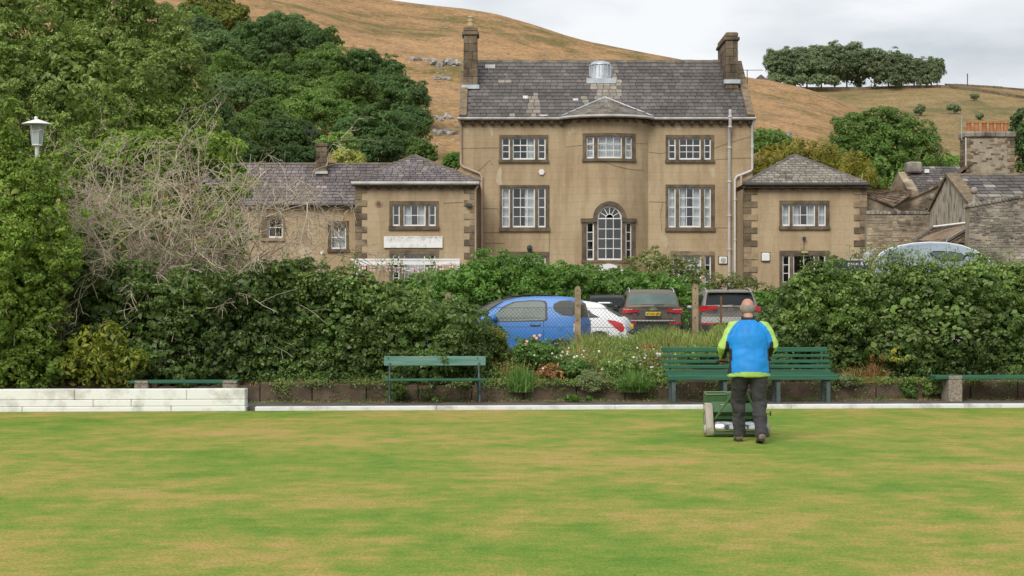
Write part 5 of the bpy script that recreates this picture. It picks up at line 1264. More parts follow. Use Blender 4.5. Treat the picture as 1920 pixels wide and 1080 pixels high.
# clump of trees on the far ridge
Y = 888.0; s = Y/F
FARL = ['leftmost tree of the clump on the far ridge', 'second tree from the left in the ridge clump', 'third tree from the left in the ridge clump', 'fourth tree from the left in the ridge clump', 'tree left of the middle of the ridge clump', 'tallest middle tree of the ridge clump', 'tree right of the middle of the ridge clump', 'fifth tree from the right in the ridge clump', 'fourth tree from the right in the ridge clump', 'third tree from the right in the ridge clump', 'second tree from the right in the ridge clump', 'separate rightmost tree of the ridge clump']
for i, (px, top, r, h) in enumerate([(1462, 92, 24, 28), (1488, 88, 26, 30), (1513, 87, 25, 30), (1540, 85, 27, 31), (1565, 84, 25, 31), (1588, 84, 26, 32), (1612, 88, 24, 31), (1640, 94, 22, 28), (1666, 97, 22, 27), (1690, 99, 20, 25), (1714, 107, 22, 24), (1746, 111, 20, 22)]):
    h *= 1.32; c = P(px, top+h*.98, Y+TR.uniform(-8, 6)); LB = crown_lobes(c, r*s*1.25, h*s*1.12, 14, TR)
    t = thing('ridge_tree', FARL[i], 'tree', (c[0], c[1], wz(163, Y)), 'trees of the far ridge clump'); C, Nn, S = lobe_points(LB, 3.8*s, 1.5, 300+i, back=.3, clump=2.0); leaf_mesh('crown', C, Nn, S, M['lf_far'], t, seed=300+i)
    trunk('trunk', (c[0], c[1], wz(170, Y)), c, .42, t, TR, 5, 3.0)
for i, (px, r) in enumerate([(1455, 15), (1478, 13), (1500, 14), (1530, 13), (1560, 12), (1680, 11)]):
    bush(['undergrowth bush at the left end of the ridge clump', 'second low bush under the ridge clump', 'third low bush under the ridge clump', 'low bush under the middle of the ridge clump', 'low bush right of the middle under the ridge clump', 'low bush under the right half of the ridge clump'][i], px, 152, r+4, 13, 872, 'lf_far', 4.6, 'ridge_bush', 'bush', 5, 'bushes under the ridge clump', 320+i)
for i, (px, py, r, lab) in enumerate([(1725, 207, 13, 'round bush on the far slope left of the pair'), (1789, 203, 13, 'round bush on the far slope right of the pair'), (1827, 182, 9, 'small bush high on the far slope'), (1837, 219, 7, 'tiny bush low on the far slope above the chimney pots'), (1917, 210, 10, 'bush on the far slope cut by the right edge')]):
    Y = solve_y(hill2, px, py+r*.8, 340, 890); bush(lab, px, py, r, r*.85, Y, 'lf_far', 4.2, 'hill_bush', 'bush', 5, 'bushes on the far slope', 340+i)

# ------------------------------------------------------------------ hedges
def hedge_lobes(pxs, top, bot, Yf, depth, rad, r, zfun=None, rows=2):
    L = []; px = pxs[0]
    while px <= pxs[1]:
        Y0 = Yf(px) if callable(Yf) else Yf
        zt, zb = wz(interp(px, top), Y0), wz(interp(px, bot), Y0)
        for row in range(rows):
            Y = Y0 + rad*.8 + row*depth/max(1, rows-1)*1.0; z = zt - rad*.75
            while z > zb - rad*.3 if row == 0 else z > zt-rad*2.2:
                q = rad*r.uniform(.75, 1.2); L.append((wx(px, Y0)+r.uniform(-.2, .2)*rad, Y+r.uniform(-.3, .3)*rad, max(z+r.uniform(-.2, .2)*rad, zb+q*.4), q, q, q*.9)); z -= rad*1.15
        px += rad*1.1*F/Y0
    return L
def hedge(name, label, cat, L, mat, leaf, cover, seed, base, aspect=.62, tilt=.42, up=.3, per=9, clump=2.1, extra=()):
    o = thing(name, label, cat, base); C, Nn, S = lobe_points(L, leaf, cover, seed, per=per, tilt=tilt, up=up, back=.25, ragged=.22, clump=clump); leaf_mesh('foliage', C, Nn, S, M[mat], o, aspect=aspect, seed=seed)
    mb = MB(); r = random.Random(seed)
    for l in L[::2]:
        mb.tube([(l[0], l[1]+.45, base[2]-.2), (l[0]+r.uniform(-.2, .2), l[1]+.35, (l[2]+base[2])/2), (l[0]+r.uniform(-.3, .3), l[1], l[2]+l[5]*.7)], [.022, .016, .006], 4)
    mb.build('stems', M['bark'], o); return o
HG = random.Random(17)
YHL = lambda px: 29.55 + sk(wx(px, 29.5)) + .2*math.sin(px*.013)
hl = hedge_lobes((-60, 905), [(-60, 470), (100, 470), (200, 500), (300, 520), (420, 505), (500, 505), (560, 505), (640, 524), (700, 532), (760, 552), (830, 570), (880, 590), (930, 640)], [(-60, 724), (460, 722), (560, 708), (700, 712), (900, 695), (940, 685)], YHL, .9, .42, HG)
hedge('hedge', 'dense dark green hedge along the left bank', 'hedge', hl, 'lf_hedge', .063, 1.12, 51, (-5, 30.5, .5))
tl = hedge_lobes((540, 800), [(540, 512), (600, 516), (680, 520), (760, 536), (800, 552)], [(540, 540), (800, 590)], lambda px: 29.75+sk(wx(px, 29.5)), .3, .34, HG, rows=1)
hedge('hedge_shrub', 'light green bushy top of the left hedge below the canopy frame', 'shrub', tl, 'lf_hedge_light', .066, 1.0, 52, (wx(670, 30), 30.2, .6))
hw = [(P(a, b, 28.9+d+sk(wx(a, 29))) + (r/108, r/108, r/112)) for a, b, r, d in ((5, 255, 40, 0), (20, 315, 46, .1), (75, 345, 42, 0), (30, 360, 62, -.1), (90, 410, 48, 0), (20, 440, 70, -.1), (100, 480, 50, .1), (40, 520, 60, 0), (-50, 300, 80, .2), (-60, 450, 90, .2), (10, 200, 22, .1), (75, 575, 45, .1), (-10, 600, 70, .1), (60, 640, 52, .25), (20, 690, 50, .25), (100, 690, 40, .3), (-60, 690, 60, .25))]
hedge('hawthorn_bush', 'bright yellow green bush at the left edge below the lamp', 'shrub', hw, 'lf_hawthorn', .058, 1.35, 53, (wx(20, 29), 29.0, .4))
bb = [(P(a, b, 35.0) + (r/91, r/91, r/95)) for a, b, r in ((150, 330, 58), (230, 290, 62), (320, 300, 64), (400, 290, 52), (440, 350, 40), (200, 400, 66), (300, 390, 70), (400, 400, 52), (140, 440, 60), (250, 470, 70), (370, 470, 64), (440, 440, 34), (150, 530, 60), (300, 540, 70), (430, 520, 50))]
hedge('green_shrub', 'leafy green shrub growing behind and through the bare branches', 'shrub', bb, 'lf_hawthorn', .072, 1.2, 54, (wx(300, 35), 35.3, .4))
vb = [(P(a, b, 29.15+sk(wx(a, 29))) + (r/108, r/108, r/110)) for a, b, r in ((160, 650, 36), (210, 640, 36), (140, 690, 36), (195, 690, 42), (245, 680, 34), (225, 712, 30))]
hedge('variegated_bush', 'yellow variegated bush in front of the dark left hedge', 'shrub', vb, 'lf_varieg', .066, .42, 55, (wx(190, 29), 29.4, .4), aspect=.42)
# ivy hedge behind the car park
iv = hedge_lobes((770, 1500), [(770, 532), (800, 522), (840, 510), (880, 492), (915, 482), (960, 484), (1000, 492), (1060, 494), (1110, 508), (1160, 512), (1220, 514), (1290, 528), (1340, 540), (1420, 545), (1500, 548)], [(770, 600), (1500, 610)], 58.2, 1.6, .62, HG)
hedge('ivy_hedge', 'fresh green ivy hedge between the parked cars and the house', 'hedge', iv, 'lf_ivy', .105, 1.25, 56, (wx(1100, 59), 59.3, .9), tilt=.35, up=.35, clump=2.6)
lo = [(P(a, b, 60.5) + (r/53, r/53, r/55)) for a, b, r in ((1200, 500, 24), (1230, 490, 24), (1265, 498, 22), (1290, 505, 20), (1310, 512, 18), (1180, 515, 20), (1240, 515, 30), (1290, 530, 24))]
hedge('loose_shrub', 'loose olive shrub rising above the ivy hedge right of the arched window', 'shrub', lo, 'lf_loose', .12, .9, 57, (wx(1240, 60), 60.6, 1), aspect=.4)
l2 = [(P(a, b, 59.6) + (r/54, r/54, r/50)) for a, b, r in ((1345, 525, 16), (1375, 530, 18), (1405, 532, 16), (1340, 545, 18), (1390, 552, 22), (1440, 560, 22), (1470, 556, 24))]
hedge('loose_shrub', 'thin olive shrub in front of the white drainpipes', 'shrub', l2, 'lf_loose', .11, .6, 58, (wx(1390, 60), 59.7, 1), aspect=.35)
# right hedge
YHR = lambda px: 29.6 + sk(wx(px, 29.5)) + .2*math.sin(px*.017)
hr = hedge_lobes((1462, 2060), [(1462, 602), (1490, 550), (1515, 518), (1545, 506), (1580, 522), (1640, 524), (1690, 514), (1750, 514), (1800, 519), (1850, 502), (1900, 514), (1990, 512)], [(1462, 690), (1560, 700), (1640, 690), (1990, 705)], YHR, .9, .42, HG)
hedge('hedge', 'tall leafy green hedge behind the right benches', 'hedge', hr, 'lf_hedge', .060, 1.2, 61, (wx(1720, 30), 30.6, .6))
ht = hedge_lobes((1480, 1990), [(1480, 572), (1515, 508), (1545, 488), (1580, 508), (1640, 510), (1690, 500), (1750, 500), (1800, 505), (1850, 488), (1900, 502), (1990, 500)], [(1480, 620), (1990, 570)], lambda px: 29.75+sk(wx(px, 29.5)), .3, .30, HG, rows=1)
hedge('hedge_shrub', 'light green bramble growing over the top of the right hedge', 'shrub', ht, 'lf_hedge_light', .060, .8, 62, (wx(1720, 30), 30.2, .6))
# single shoots breaking the hedge tops
def shoots(label, spots, mat, seed, base):
    r = np.random.RandomState(seed); o = thing('hedge_shoots', label, 'shoots', base); mb = MB(); Cc, Nc, Sc = [], [], []
    for px, py, h in spots:
        Y = 29.9+sk(wx(px, 29.5)); a = np.array(P(px, py, Y)); e = a+np.array([r.uniform(-.15, .15), r.uniform(-.1, .1), h]); mb.tube([tuple(a), tuple((a+e)/2+r.uniform(-.03, .03, 3)), tuple(e)], [.006, .004, .002], 3)
        n = int(10+h*40); t = r.rand(n, 1); Cc.append(a+(e-a)*t+r.normal(size=(n, 3))*.045); Nc.append(r.normal(size=(n, 3))+[0, -.5, .6]); Sc.append(r.uniform(.03, .07, n))
    mb.build('stems', M['bark'], o)['kind'] = 'stuff'; leaf_mesh('leaves', np.concatenate(Cc), np.concatenate(Nc), np.concatenate(Sc), M[mat], o, seed=seed)
r_ = random.Random(3)
shoots('thin leafy shoots sticking up from the right hedge', [(r_.uniform(1500, 1915), 520+r_.uniform(-12, 12), r_.uniform(.2, .55)) for _ in range(46)], 'lf_hedge_light', 63, (wx(1720, 30), 30, 1.9))
shoots('taller leafy sprigs standing in front of the motorhome', [(r_.uniform(1630, 1860), 512+r_.uniform(-8, 8), r_.uniform(.15, .5)) for _ in range(70)], 'lf_hedge_light', 65, (wx(1745, 30), 30, 1.9))
shoots('thin leafy shoots sticking up from the left hedge', [(r_.uniform(500, 850), interp(u_, [(500, 505), (700, 520), (850, 580)]), r_.uniform(.15, .4)) for u_ in np.linspace(500, 850, 34)], 'lf_hedge_light', 64, (wx(670, 30), 30, 1.9))
# broad-leaved sprays in the right hedge
lfm = MB(); lfm.v = [(0, -.5, 0), (.34, -.28, .05), (.36, .02, .04), (0, .55, -.08), (-.36, .02, .04), (-.34, -.28, .05), (0, -.1, 0)]; lfm.f = [(0, 1, 6), (1, 2, 6), (2, 3, 6), (3, 4, 6), (4, 5, 6), (5, 0, 6)]
lme = bpy.data.meshes.new('leaf'); lme.from_pydata(lfm.v, [], lfm.f); lme.materials.append(M['lf_broad'])
br = thing('broad_leaved_plant', 'pale broad-leaved sprays arching out of the right hedge', 'plant', (wx(1730, 29), 29.2, .5))
for (pts, n) in ((((1655, 590), (1690, 575), (1720, 560)), 15), (((1640, 640), (1680, 625), (1712, 618)), 10), (((1728, 590), (1765, 580), (1815, 582)), 17), (((1705, 632), (1745, 628), (1772, 640)), 14), (((1755, 612), (1790, 618), (1840, 632)), 16)):
    Yq = 29.25+sk(wx(pts[1][0], 29.3)); ps = [Vector(P(a, b, Yq-.1*i)) for i, (a, b) in enumerate(pts)]; mb = MB(); mb.tube([ps[0]+Vector((0, .4, -.2))]+ps, [.012, .01, .008, .005], 4); mb.build('stem', M['bark'], br)
    for k in range(n):
        t = k/(n-1)*1.98; i = int(t); p = ps[i].lerp(ps[i+1], t-i); ob = bpy.data.objects.new('leaf', lme); COL.objects.link(ob); ob.parent = br
        sd = 1 if k % 2 else -1; ob.location = p+Vector((HG.uniform(-.04, .04), -.05, .05*sd+HG.uniform(-.03, .03)))-woff(br); q = HG.uniform(.10, .15); ob.scale = (q, q, q)
        ob.rotation_euler = (HG.uniform(.3, 1.0), HG.uniform(-.4, .4), HG.uniform(2.4, 3.9))

# ------------------------------------------------------------------ the bare shrub
def bare_shrub():
    r = random.Random(8); o = thing('bare_shrub', 'large leafless shrub with a tangle of pale arching branches', 'shrub', (wx(340, 30.4), 30.4, .6))
    main, twigs = MB(), MB()
    def grow(p, d, L, rad, depth, mbx):
        n = 5 if depth < 3 else 4; pts = [p]; rs = [rad]; q = p.copy(); dd = d.copy()
        for k in range(n):
            dd = (dd + Vector((r.gauss(0, .17), r.gauss(0, .14), r.gauss(0, .15)-.07*(depth >= 1)-.02))).normalized(); q = q+dd*L/n; pts.append(q.copy()); rs.append(max(.0038, rad*(1-.75*(k+1)/n)))
        (main if depth == 0 else mbx).tube(pts, rs, 5 if depth == 0 else 3, False)
        if depth < 4 and len(twigs.v) < 320000:
            for _ in range((6, 4, 3, 2)[depth]):
                k = r.randint(1, n); t = r.random(); s = pts[k-1].lerp(pts[k], t); base = (pts[k]-pts[k-1]).normalized()
                side = Vector((r.gauss(0, 1), r.gauss(0, .6), r.gauss(.15, .8))).normalized(); grow(s, (base*.75+side*.75).normalized(), L*r.uniform(.35, .62), max(.0045, rad*.55), depth+1, mbx)
    for i in range(40):
        px = 318+r.gauss(0, 75); b = Vector((wx(px, 30.3), 30.3+r.uniform(-.2, .3), 1.95+r.uniform(-.7, .4))); a = (i-19.5)/19.5*1.45+r.uniform(-.2, .2)
        d = Vector((math.sin(a)*1.1, r.uniform(-.35, .35), math.cos(a)*.85+.12)).normalized()
        grow(b, d, r.uniform(1.9, 2.7)+.3*abs(math.sin(a)), r.uniform(.016, .026), 0, twigs)
    for i in range(9):   # branches hanging over the front of the hedge
        px = r.uniform(180, 560); b = Vector((wx(px, 29.6), 29.55, wz(r.uniform(500, 560), 29.6))); d = Vector((r.choice([-1, 1])*r.uniform(.3, 1), -.5, -.25)).normalized(); grow(b, d, r.uniform(.8, 1.4), .010, 3, twigs)
    main.build('stems', M['deadwood'], o, fix=False); t = twigs.build('twigs', M['deadwood'], o, fix=False); t['kind'] = 'stuff'
bare_shrub()

# ------------------------------------------------------------------ planted bank
def tuft(label, px, py, rpx, hpx, mat, n, seed, name='plant', cat='plant', Y=None, width=.012, lean=.8, group=None, upw=1.0):
    """rosette of strap leaves rooted at px,py"""
    Y = Y or 29.3+sk(wx(px, 29.3)); r = np.random.RandomState(seed); s = Y/F; base = np.array(P(px, py, Y)); V, Fq = [], []
    for i in range(n):
        a = r.uniform(0, 6.28); l = abs(r.normal(0, .75))*lean; d = np.array([math.cos(a)*l*rpx*s, math.sin(a)*l*rpx*s*.7, hpx*s*upw*r.uniform(.55, 1.1)*(1-.45*min(1, l))]); o = base+np.array([r.normal(0, .22)*rpx*s, r.normal(0, .18)*rpx*s, 0])
        w = width*r.uniform(.6, 1.3); sd = np.array([-math.sin(a), math.cos(a), 0])*w; b = len(V)
        if abs(sd[0]) < w*.5: sd[0] = w*.7
        m = o+d*.55+np.array([0, 0, .10*hpx*s]); e = o+d+np.array([0, 0, -.12*l*hpx*s])
        V += [o-sd, o+sd, m+sd*.9, m-sd*.9, e+sd*.15, e-sd*.15]; Fq += [(b, b+1, b+2, b+3), (b+3, b+2, b+4, b+5)]
    o_ = np_mesh(name, np.array(V), np.array(Fq), M[mat]); return tag(o_, label, cat, group)
tuft('spiky green clump spilling over the wall right of the middle bench', 975, 735, 40, 48, 'lf_spiky', 750, 71, width=.010)
tuft('low wide dark green clump over the wall left of the long bench', 1188, 735, 50, 44, 'lf_spiky', 950, 72, width=.009)
tuft('small bright rosette on the path under the mounded plant', 1072, 752, 20, 15, 'lf_ivy', 160, 73, Y=28.9+sk(1), width=.014, lean=1.1)
tuft('second tiny rosette on the path beside the bright one', 1104, 752, 11, 11, 'lf_ivy', 70, 74, Y=28.9+sk(1), width=.012)
def mound(label, px, py, rx, rz, mat, leaf, seed, Y=None, cover=1.3, cat='plant', name='mounded_plant', aspect=.4):
    Y = Y or 29.3+sk(wx(px, 29.3)); s = Y/F; o = thing(name, label, cat, P(px, py+rz, Y)); c = P(px, py, Y); L = [c+(rx*s*.8, rx*s*.7, rz*s*.85)]
    rr_ = random.Random(seed)
    for k in range(6): a = rr_.uniform(0, 6.28); L.append((c[0]+math.cos(a)*rx*s*.4, c[1]+math.sin(a)*rx*s*.3, c[2]+rr_.uniform(-.2, .3)*rz*s, rx*s*.5, rx*s*.5, rz*s*.6))
    C, Nn, S = lobe_points(L, leaf, cover, seed, up=.4, ragged=.12 if cover > .9 else .5, clump=1.7, core=cover > .6); leaf_mesh('foliage', C, Nn, S, M[mat], o, aspect=aspect, seed=seed); return o
mound('round grey-green cushion plant on the wall left of the low wide clump', 1112, 716, 33, 26, 'lf_mound', .035, 81)
mound('small clipped green mound under the middle bench', 744, 738, 24, 22, 'lf_hedge_light', .03, 82, Y=29.2)
mound('mossy green mound on the wall left of the right concrete bench', 1703, 730, 18, 22, 'lf_spiky', .03, 83)
mound('bluish shrublet at the right end of the long bench', 1585, 712, 26, 14, 'lf_mound', .04, 84)
mound('yellow leaved plant low in the right hedge', 1692, 668, 24, 20, 'lf_yellow', .042, 85, cover=.4)
mound('red leaved plant low in the right hedge', 1645, 672, 14, 14, 'lf_red', .045, 86, cover=.35)
mound('brownish plant drooping over the wall beside the right concrete bench', 1755, 726, 30, 20, 'lf_hedge_light', .04, 87)
mound('dead orange clump on the wall near the end of the white wall', 512, 745, 14, 6, 'lf_brown', .035, 88, Y=29.25)
mound('dry brown clump under the rose bush', 1035, 700, 30, 16, 'lf_brown', .045, 89, Y=29.6, cover=.8)
mound('dry brown dock among the grass beside the long bench', 1222, 668, 26, 24, 'lf_brown', .045, 90, Y=29.9, cover=.55)
mound('dark yew-like shrub hanging over the right end of the left hedge', 915, 655, 46, 44, 'lf_olive', .06, 92, Y=30.3, cover=1.3)
mound('leafy green plant right of the middle bench', 905, 715, 26, 26, 'lf_hedge', .05, 93, Y=29.45)
mound('leafy plant behind the cushion plant', 1075, 690, 40, 16, 'lf_spiky', .045, 94, Y=29.6, cover=1.0)
mound('leafy weed between the low clump and the long bench', 1235, 705, 30, 20, 'lf_hedge_light', .05, 95, Y=29.7, cover=.9)
mound('green weed patch on the grassy bank above the low clump', 1165, 688, 48, 16, 'lf_hedge_light', .05, 96, Y=29.9, cover=.8)
mound('weedy bramble above the left end of the long bench', 1320, 664, 46, 14, 'lf_hedge_light', .05, 97, Y=30.2, cover=.8)
mound('low ivy trailing over the wall under the middle bench', 830, 735, 60, 18, 'lf_hedge', .055, 98, Y=29.35, cover=.55)
rb = mound('rose bush with pink blooms below the blue car', 1010, 665, 52, 34, 'lf_spiky', .06, 99, Y=30.0, cover=1.1, cat='rose bush', name='rose_bush')
rq = random.Random(2)
for px, py in ((988, 640), (985, 646), (1002, 630), (1006, 634), (1012, 629), (1065, 660), (1052, 668)):
    mb = MB(); c = P(px, py, 29.75)
    for k in range(7):
        a = k/7*6.28; mb.ball((c[0]+.013*math.cos(a), c[1]-.008, c[2]+.013*math.sin(a)), .015, .010, .015, 6, 4)
    mb.ball(c, .014, n=6, m=4); mb.build('bloom', M['petal_pink'], rb)
dz = thing('daisy_clump', 'clump of small white daisies left of the second fence post', 'flowers', P(1080, 690, 29.9))
mb = MB(); st = MB()
for k in range(85):
    px, py = rq.choice([(rq.gauss(1078, 20), rq.gauss(672, 10)), (rq.gauss(1215, 30), rq.gauss(668, 10)), (rq.uniform(1000, 1240), rq.uniform(650, 700))]); c = Vector(P(px, py, 29.6+rq.uniform(-.15, .3))); rr_ = rq.uniform(.012, .022)
    mb.lathe(tuple(c), [(rr_*.3, -.006), (rr_, 0), (rr_*.4, .004)], 7, rq.choice(['y', 'z'])); st.tube([c, c+Vector((rq.uniform(-.03, .03), .05, -.25))], .003, 3)
mb.build('flower_heads', M['petal_white'], dz)['kind'] = 'stuff'; st.build('flower_stems', M['lf_spiky'], dz)['kind'] = 'stuff'

def blades(name, label, cat, n, seed, pxr, rootfn, hr, mat, width=.007, Yr=(29.5, 31.4), kind='stuff', droop=.5):
    r = np.random.RandomState(seed); V, Fq = [], []
    for i in range(n):
        px = r.uniform(*pxr); yy = r.uniform(*Yr); x = wx(px, yy); Y = yy+sk(x); b0 = np.array([x, Y, rootfn(x, Y)]); h = r.uniform(*hr)*(.55+.75*abs(math.sin(px*.071+yy*3.1)*math.sin(px*.023+1.3))); a = r.uniform(0, 6.28); l = h*abs(r.normal(0, droop)); d = np.array([math.cos(a)*l, math.sin(a)*l*.6, h])
        w = width*r.uniform(.6, 1.4); sd = np.array([w, r.uniform(-.4, .4)*w, 0]); pts = [b0, b0+d*.4+[0, 0, .05*h], b0+d*np.array([.75, .75, .72])+[0, 0, .06*h], b0+d*np.array([1.2, 1.2, .82-.25*l/h])]; k = len(V)
        for j, q in enumerate(pts): f = (1, .85, .6, .08)[j]; V += [q-sd*f, q+sd*f]
        for j in range(3): Fq.append((k+2*j, k+2*j+1, k+2*j+3, k+2*j+2))
    return tag(np_mesh(name, np.array(V), np.array(Fq), M[mat]), label, cat, kind=kind)
bz = lambda x, y: gz(x, y)-.03
blades('long_grass', 'long uncut grass on the bank in front of the parked cars', 'grass', 11000, 121, (1075, 1480), bz, (.07, .42), 'lf_grass', .006, (30.0, 31.6))
blades('bank_grass', 'shorter grass and stalks among the bank plants', 'grass', 6000, 122, (880, 1300), bz, (.06, .26), 'lf_grass', .006, (29.5, 31.2))
blades('dry_stalks', 'dry brown stalks hanging among the bank plants', 'stalks', 900, 123, (880, 1260), bz, (.12, .40), 'lf_brown', .007, (29.5, 30.6))
blades('wall_top_grass', 'tufts of dry grass along the top of the retaining wall', 'grass', 2200, 124, (470, 1920), lambda x, y: .33, (.03, .16), 'lf_brown', .005, (29.4, 29.6), droop=.9)
blades('path_weeds', 'small weeds at the foot of the retaining wall', 'weeds', 1800, 125, (470, 1920), lambda x, y: .04, (.02, .08), 'lf_spiky', .009, (29.2, 29.31), droop=.9)
blades('dry_stalks', 'reddish dry stalks at the foot of the right hedge', 'stalks', 500, 126, (1590, 1680), lambda x, y: gz(x, y)-.03, (.10, .35), 'lf_brown', .006, (29.42, 29.7))
def herbs(label, n, seed, pxr, Yr, hmax, mat, size, name='bank_herbs'):
    r = np.random.RandomState(seed); k = n//14; px = r.uniform(*pxr, k); yy = r.uniform(*Yr, k); x = wx(px, yy); y = yy+SK*x; z = np.array([gz(a, b) for a, b in zip(x, y)])
    h = hmax*r.uniform(.2, 1, k); C = np.stack([x, y, z], 1)[:, None, :] + r.normal(size=(k, 14, 3))*np.array([.07, .06, 0]) + np.stack([np.zeros((k, 14)), np.zeros((k, 14)), r.rand(k, 14)*h[:, None]], 2)
    C = C.reshape(-1, 3); o = leaf_mesh(name, C, r.normal(size=C.shape)*.6+[0, -.45, .7], size*r.uniform(.6, 1.4, len(C)), M[mat], seed=seed); return tag(o, label, 'weeds', kind='stuff')
herbs('mixed green weeds covering the planted bank', 9000, 131, (890, 1270), (29.45, 31.2), .30, 'lf_hedge_light', .05)
herbs('darker leafy weeds covering the planted bank', 6000, 132, (890, 1270), (29.45, 30.6), .22, 'lf_spiky', .045)
herbs('green weeds on the bank under the right hedge', 4500, 133, (1480, 1930), (29.44, 29.9), .22, 'lf_hedge', .055)
herbs('green weeds on the bank under the left hedge', 5500, 134, (470, 930), (29.44, 29.9), .24, 'lf_hedge', .055)
tr2 = np.random.RandomState(15); cx2 = np.array([-3.9, -3.3, -2.6, -2.1, -.9, -.35, .15, .7, 1.1, 1.75, 2.3, 2.75, 3.6, 4.4, 5.5, 6.0, 6.5, 6.9, 7.3, 8.1, 8.7, 9.2]); k2 = 300
ox = np.repeat(cx2, k2); n = len(ox); hh = np.repeat(tr2.uniform(.08, .24, len(cx2)), k2); xx = ox+tr2.normal(0, .13, n); zz = .40-np.abs(tr2.normal(0, .5, n))*hh+tr2.rand(n)*.06
C = np.stack([xx, 29.29+SK*xx-tr2.rand(n)*.10, np.clip(zz, .07, .5)], 1)
tag(leaf_mesh('trailing_plants', C, np.array([[0, -.8, .6]])+tr2.normal(size=(n, 3))*.5, tr2.uniform(.018, .05, n), M['lf_hedge_light'], seed=15, aspect=.45), 'small green plants trailing over the retaining wall', 'plants', kind='stuff')
# rock plants and leaf litter along the wall foot
lr = np.random.RandomState(6); n = 2600; xx = lr.uniform(-4.2, 9.5, n); yy = 29.28-abs(lr.normal(0, .25, n)); C = np.stack([xx, yy+SK*xx, np.full(n, .056)+lr.rand(n)*.012], 1)
tag(leaf_mesh('leaf_litter', C, np.array([[0, 0, 1]])+lr.normal(size=(n, 3))*.35, lr.uniform(.012, .045, n), M['lf_brown'], seed=6), 'brown leaf litter along the foot of the retaining wall', 'leaf litter', kind='stuff')
n = 1500; xx = lr.uniform(-4.2, 9.5, n); cl = np.round(xx*1.3)/1.3; xx = cl+lr.normal(0, .16, n); C = np.stack([xx, 29.30+SK*xx-lr.rand(n)*.02, np.clip(lr.normal(.16, .10, n), .04, .36)], 1)
tag(leaf_mesh('wall_moss', C, np.array([[0, -1, .2]])+lr.normal(size=(n, 3))*.4, lr.uniform(.015, .04, n), M['lf_olive'], seed=9), 'dark moss spots on the brown retaining wall', 'moss', kind='stuff')
# ------------------------------------------------------------------ chain-link fence
YF0 = 31.25
fn = thing('chain_link_fence', 'chain-link fence on concrete posts in front of the parked cars', 'fence', (wx(1190, YF0), YF0, .9))
def fpt(px, py): x = wx(px, YF0+.1); return Vector((x, YF0+sk(x), wz(py, YF0+sk(x))))
for px, pt in ((841, 548), (1083, 536), (1305, 532)):
    a = fpt(px, pt); zb = gz(a.x, a.y)-.2; w = .055; mb = MB()
    mb.prism([(a.x-w, zb), (a.x+w, zb), (a.x+w*.98, a.z-.06), (a.x+w*.6, a.z-.012), (a.x, a.z), (a.x-w*.6, a.z-.012), (a.x-w*.98, a.z-.06)], a.y-.055, a.y+.055)
    po = mb.build('post', M['postconc'], fn); mb = MB()
    for k in range(4): mb.lathe((a.x-.005, a.y-.058, a.z-.09-k*.27), [(.011, 0), (.013, .004)], 8, 'y')
    mb.build('bolt_hole', M['black'], po)
a = fpt(1354, 556); mb = MB(); mb.box(a.x-.018, a.x+.018, a.y-.018, a.y+.018, gz(a.x, a.y)-.1, a.z); mb.build('steel_stake', M['dirt'], fn)
topl = [(885, 574), (960, 577), (1083, 577), (1190, 579), (1260, 574), (1305, 572), (1380, 577), (1440, 574), (1480, 568)]
def ftop(px): return interp(px, topl)
mb = MB()
for off in (0, 36, 62): mb.tube([fpt(p, v+off) for p, v in topl], .004, 4)
mb.build('line_wire', M['wire'], fn)
mb = MB(); step = 7.2; H = 78
for sgn_ in (1, -1):
    p = 885-H
    while p < 1480+H:
        pts = []
        for k in range(0, 9):
            t = k/8; u = p+sgn_*H*t*.92
            if 885 <= u <= 1480: q = fpt(u, ftop(u)+H*t); q.y += .006*sgn_; pts.append(q)
        if len(pts) > 1: mb.tube(pts, .0027, 3, False)
        p += step
o = mb.build('wire_mesh', M['wire'], fn, fix=False); o['kind'] = 'stuff'

# ------------------------------------------------------------------ benches
RZB = math.atan(SK)
def bench_root(label, px, Y): x = wx(px, Y); return thing('garden_bench', label, 'bench', (x, Y+sk(x)-0, .05), 'benches along the green', RZB), Y/F
# long slatted bench
b1, s = bench_root('long green slatted bench behind the man', 1412, 28.55); Yb = b1.location.y
L0 = lambda px: (px-1412)*Yb/F
def lz(py): return wz(py, Yb)-.05
for (p0, p1, t, b, y0, dep, nm) in ((1250, 1570, 652, 661, .40, .03, 'back_slat'), (1250, 1573, 665.5, 671, .365, .03, 'back_slat'), (1250, 1573, 675.5, 682, .33, .03, 'back_slat'), (1251, 1573, 685, 692, .29, .03, 'back_slat'), (1254, 1571, 694, 701.5, .20, .06, 'seat_slat')):
    mb = MB(); mb.cbox(L0(p0), L0(p1), y0, y0+dep, lz(b), lz(t), .008); mb.build(nm, M['greenwood'], b1, local=True)
for k, (y0, z) in enumerate(((-.12, 704), (-.03, 703), (.06, 701.5), (.13, 699.5))):
    mb = MB(); mb.cbox(L0(1255 if k else 1254), L0(1576 if k else 1577), y0, y0+.075, lz(z)-(.075 if k == 0 else .028), lz(z), .007); mb.build('seat_slat', M['greenwood'], b1, local=True)
for px in (1265, 1362, 1463, 1558):
    x = L0(px); lg_ = MB(); lg_.box(x-.032, x+.032, -.08, -.02, -.02, lz(712)); lg_.box(x-.022, x+.022, -.08, .30, lz(716), lz(713)); lg_.box(x-.025, x+.025, .28, .34, -.02, lz(714)); lg_.build('leg', M['steelblue'], b1, local=True)
    mb = MB(); mb.tube([(x, .30, lz(714)), (x, .34, lz(690)), (x, .425, lz(653))], .02, 4); mb.build('back_bracket', M['steelblue'], b1, local=True)
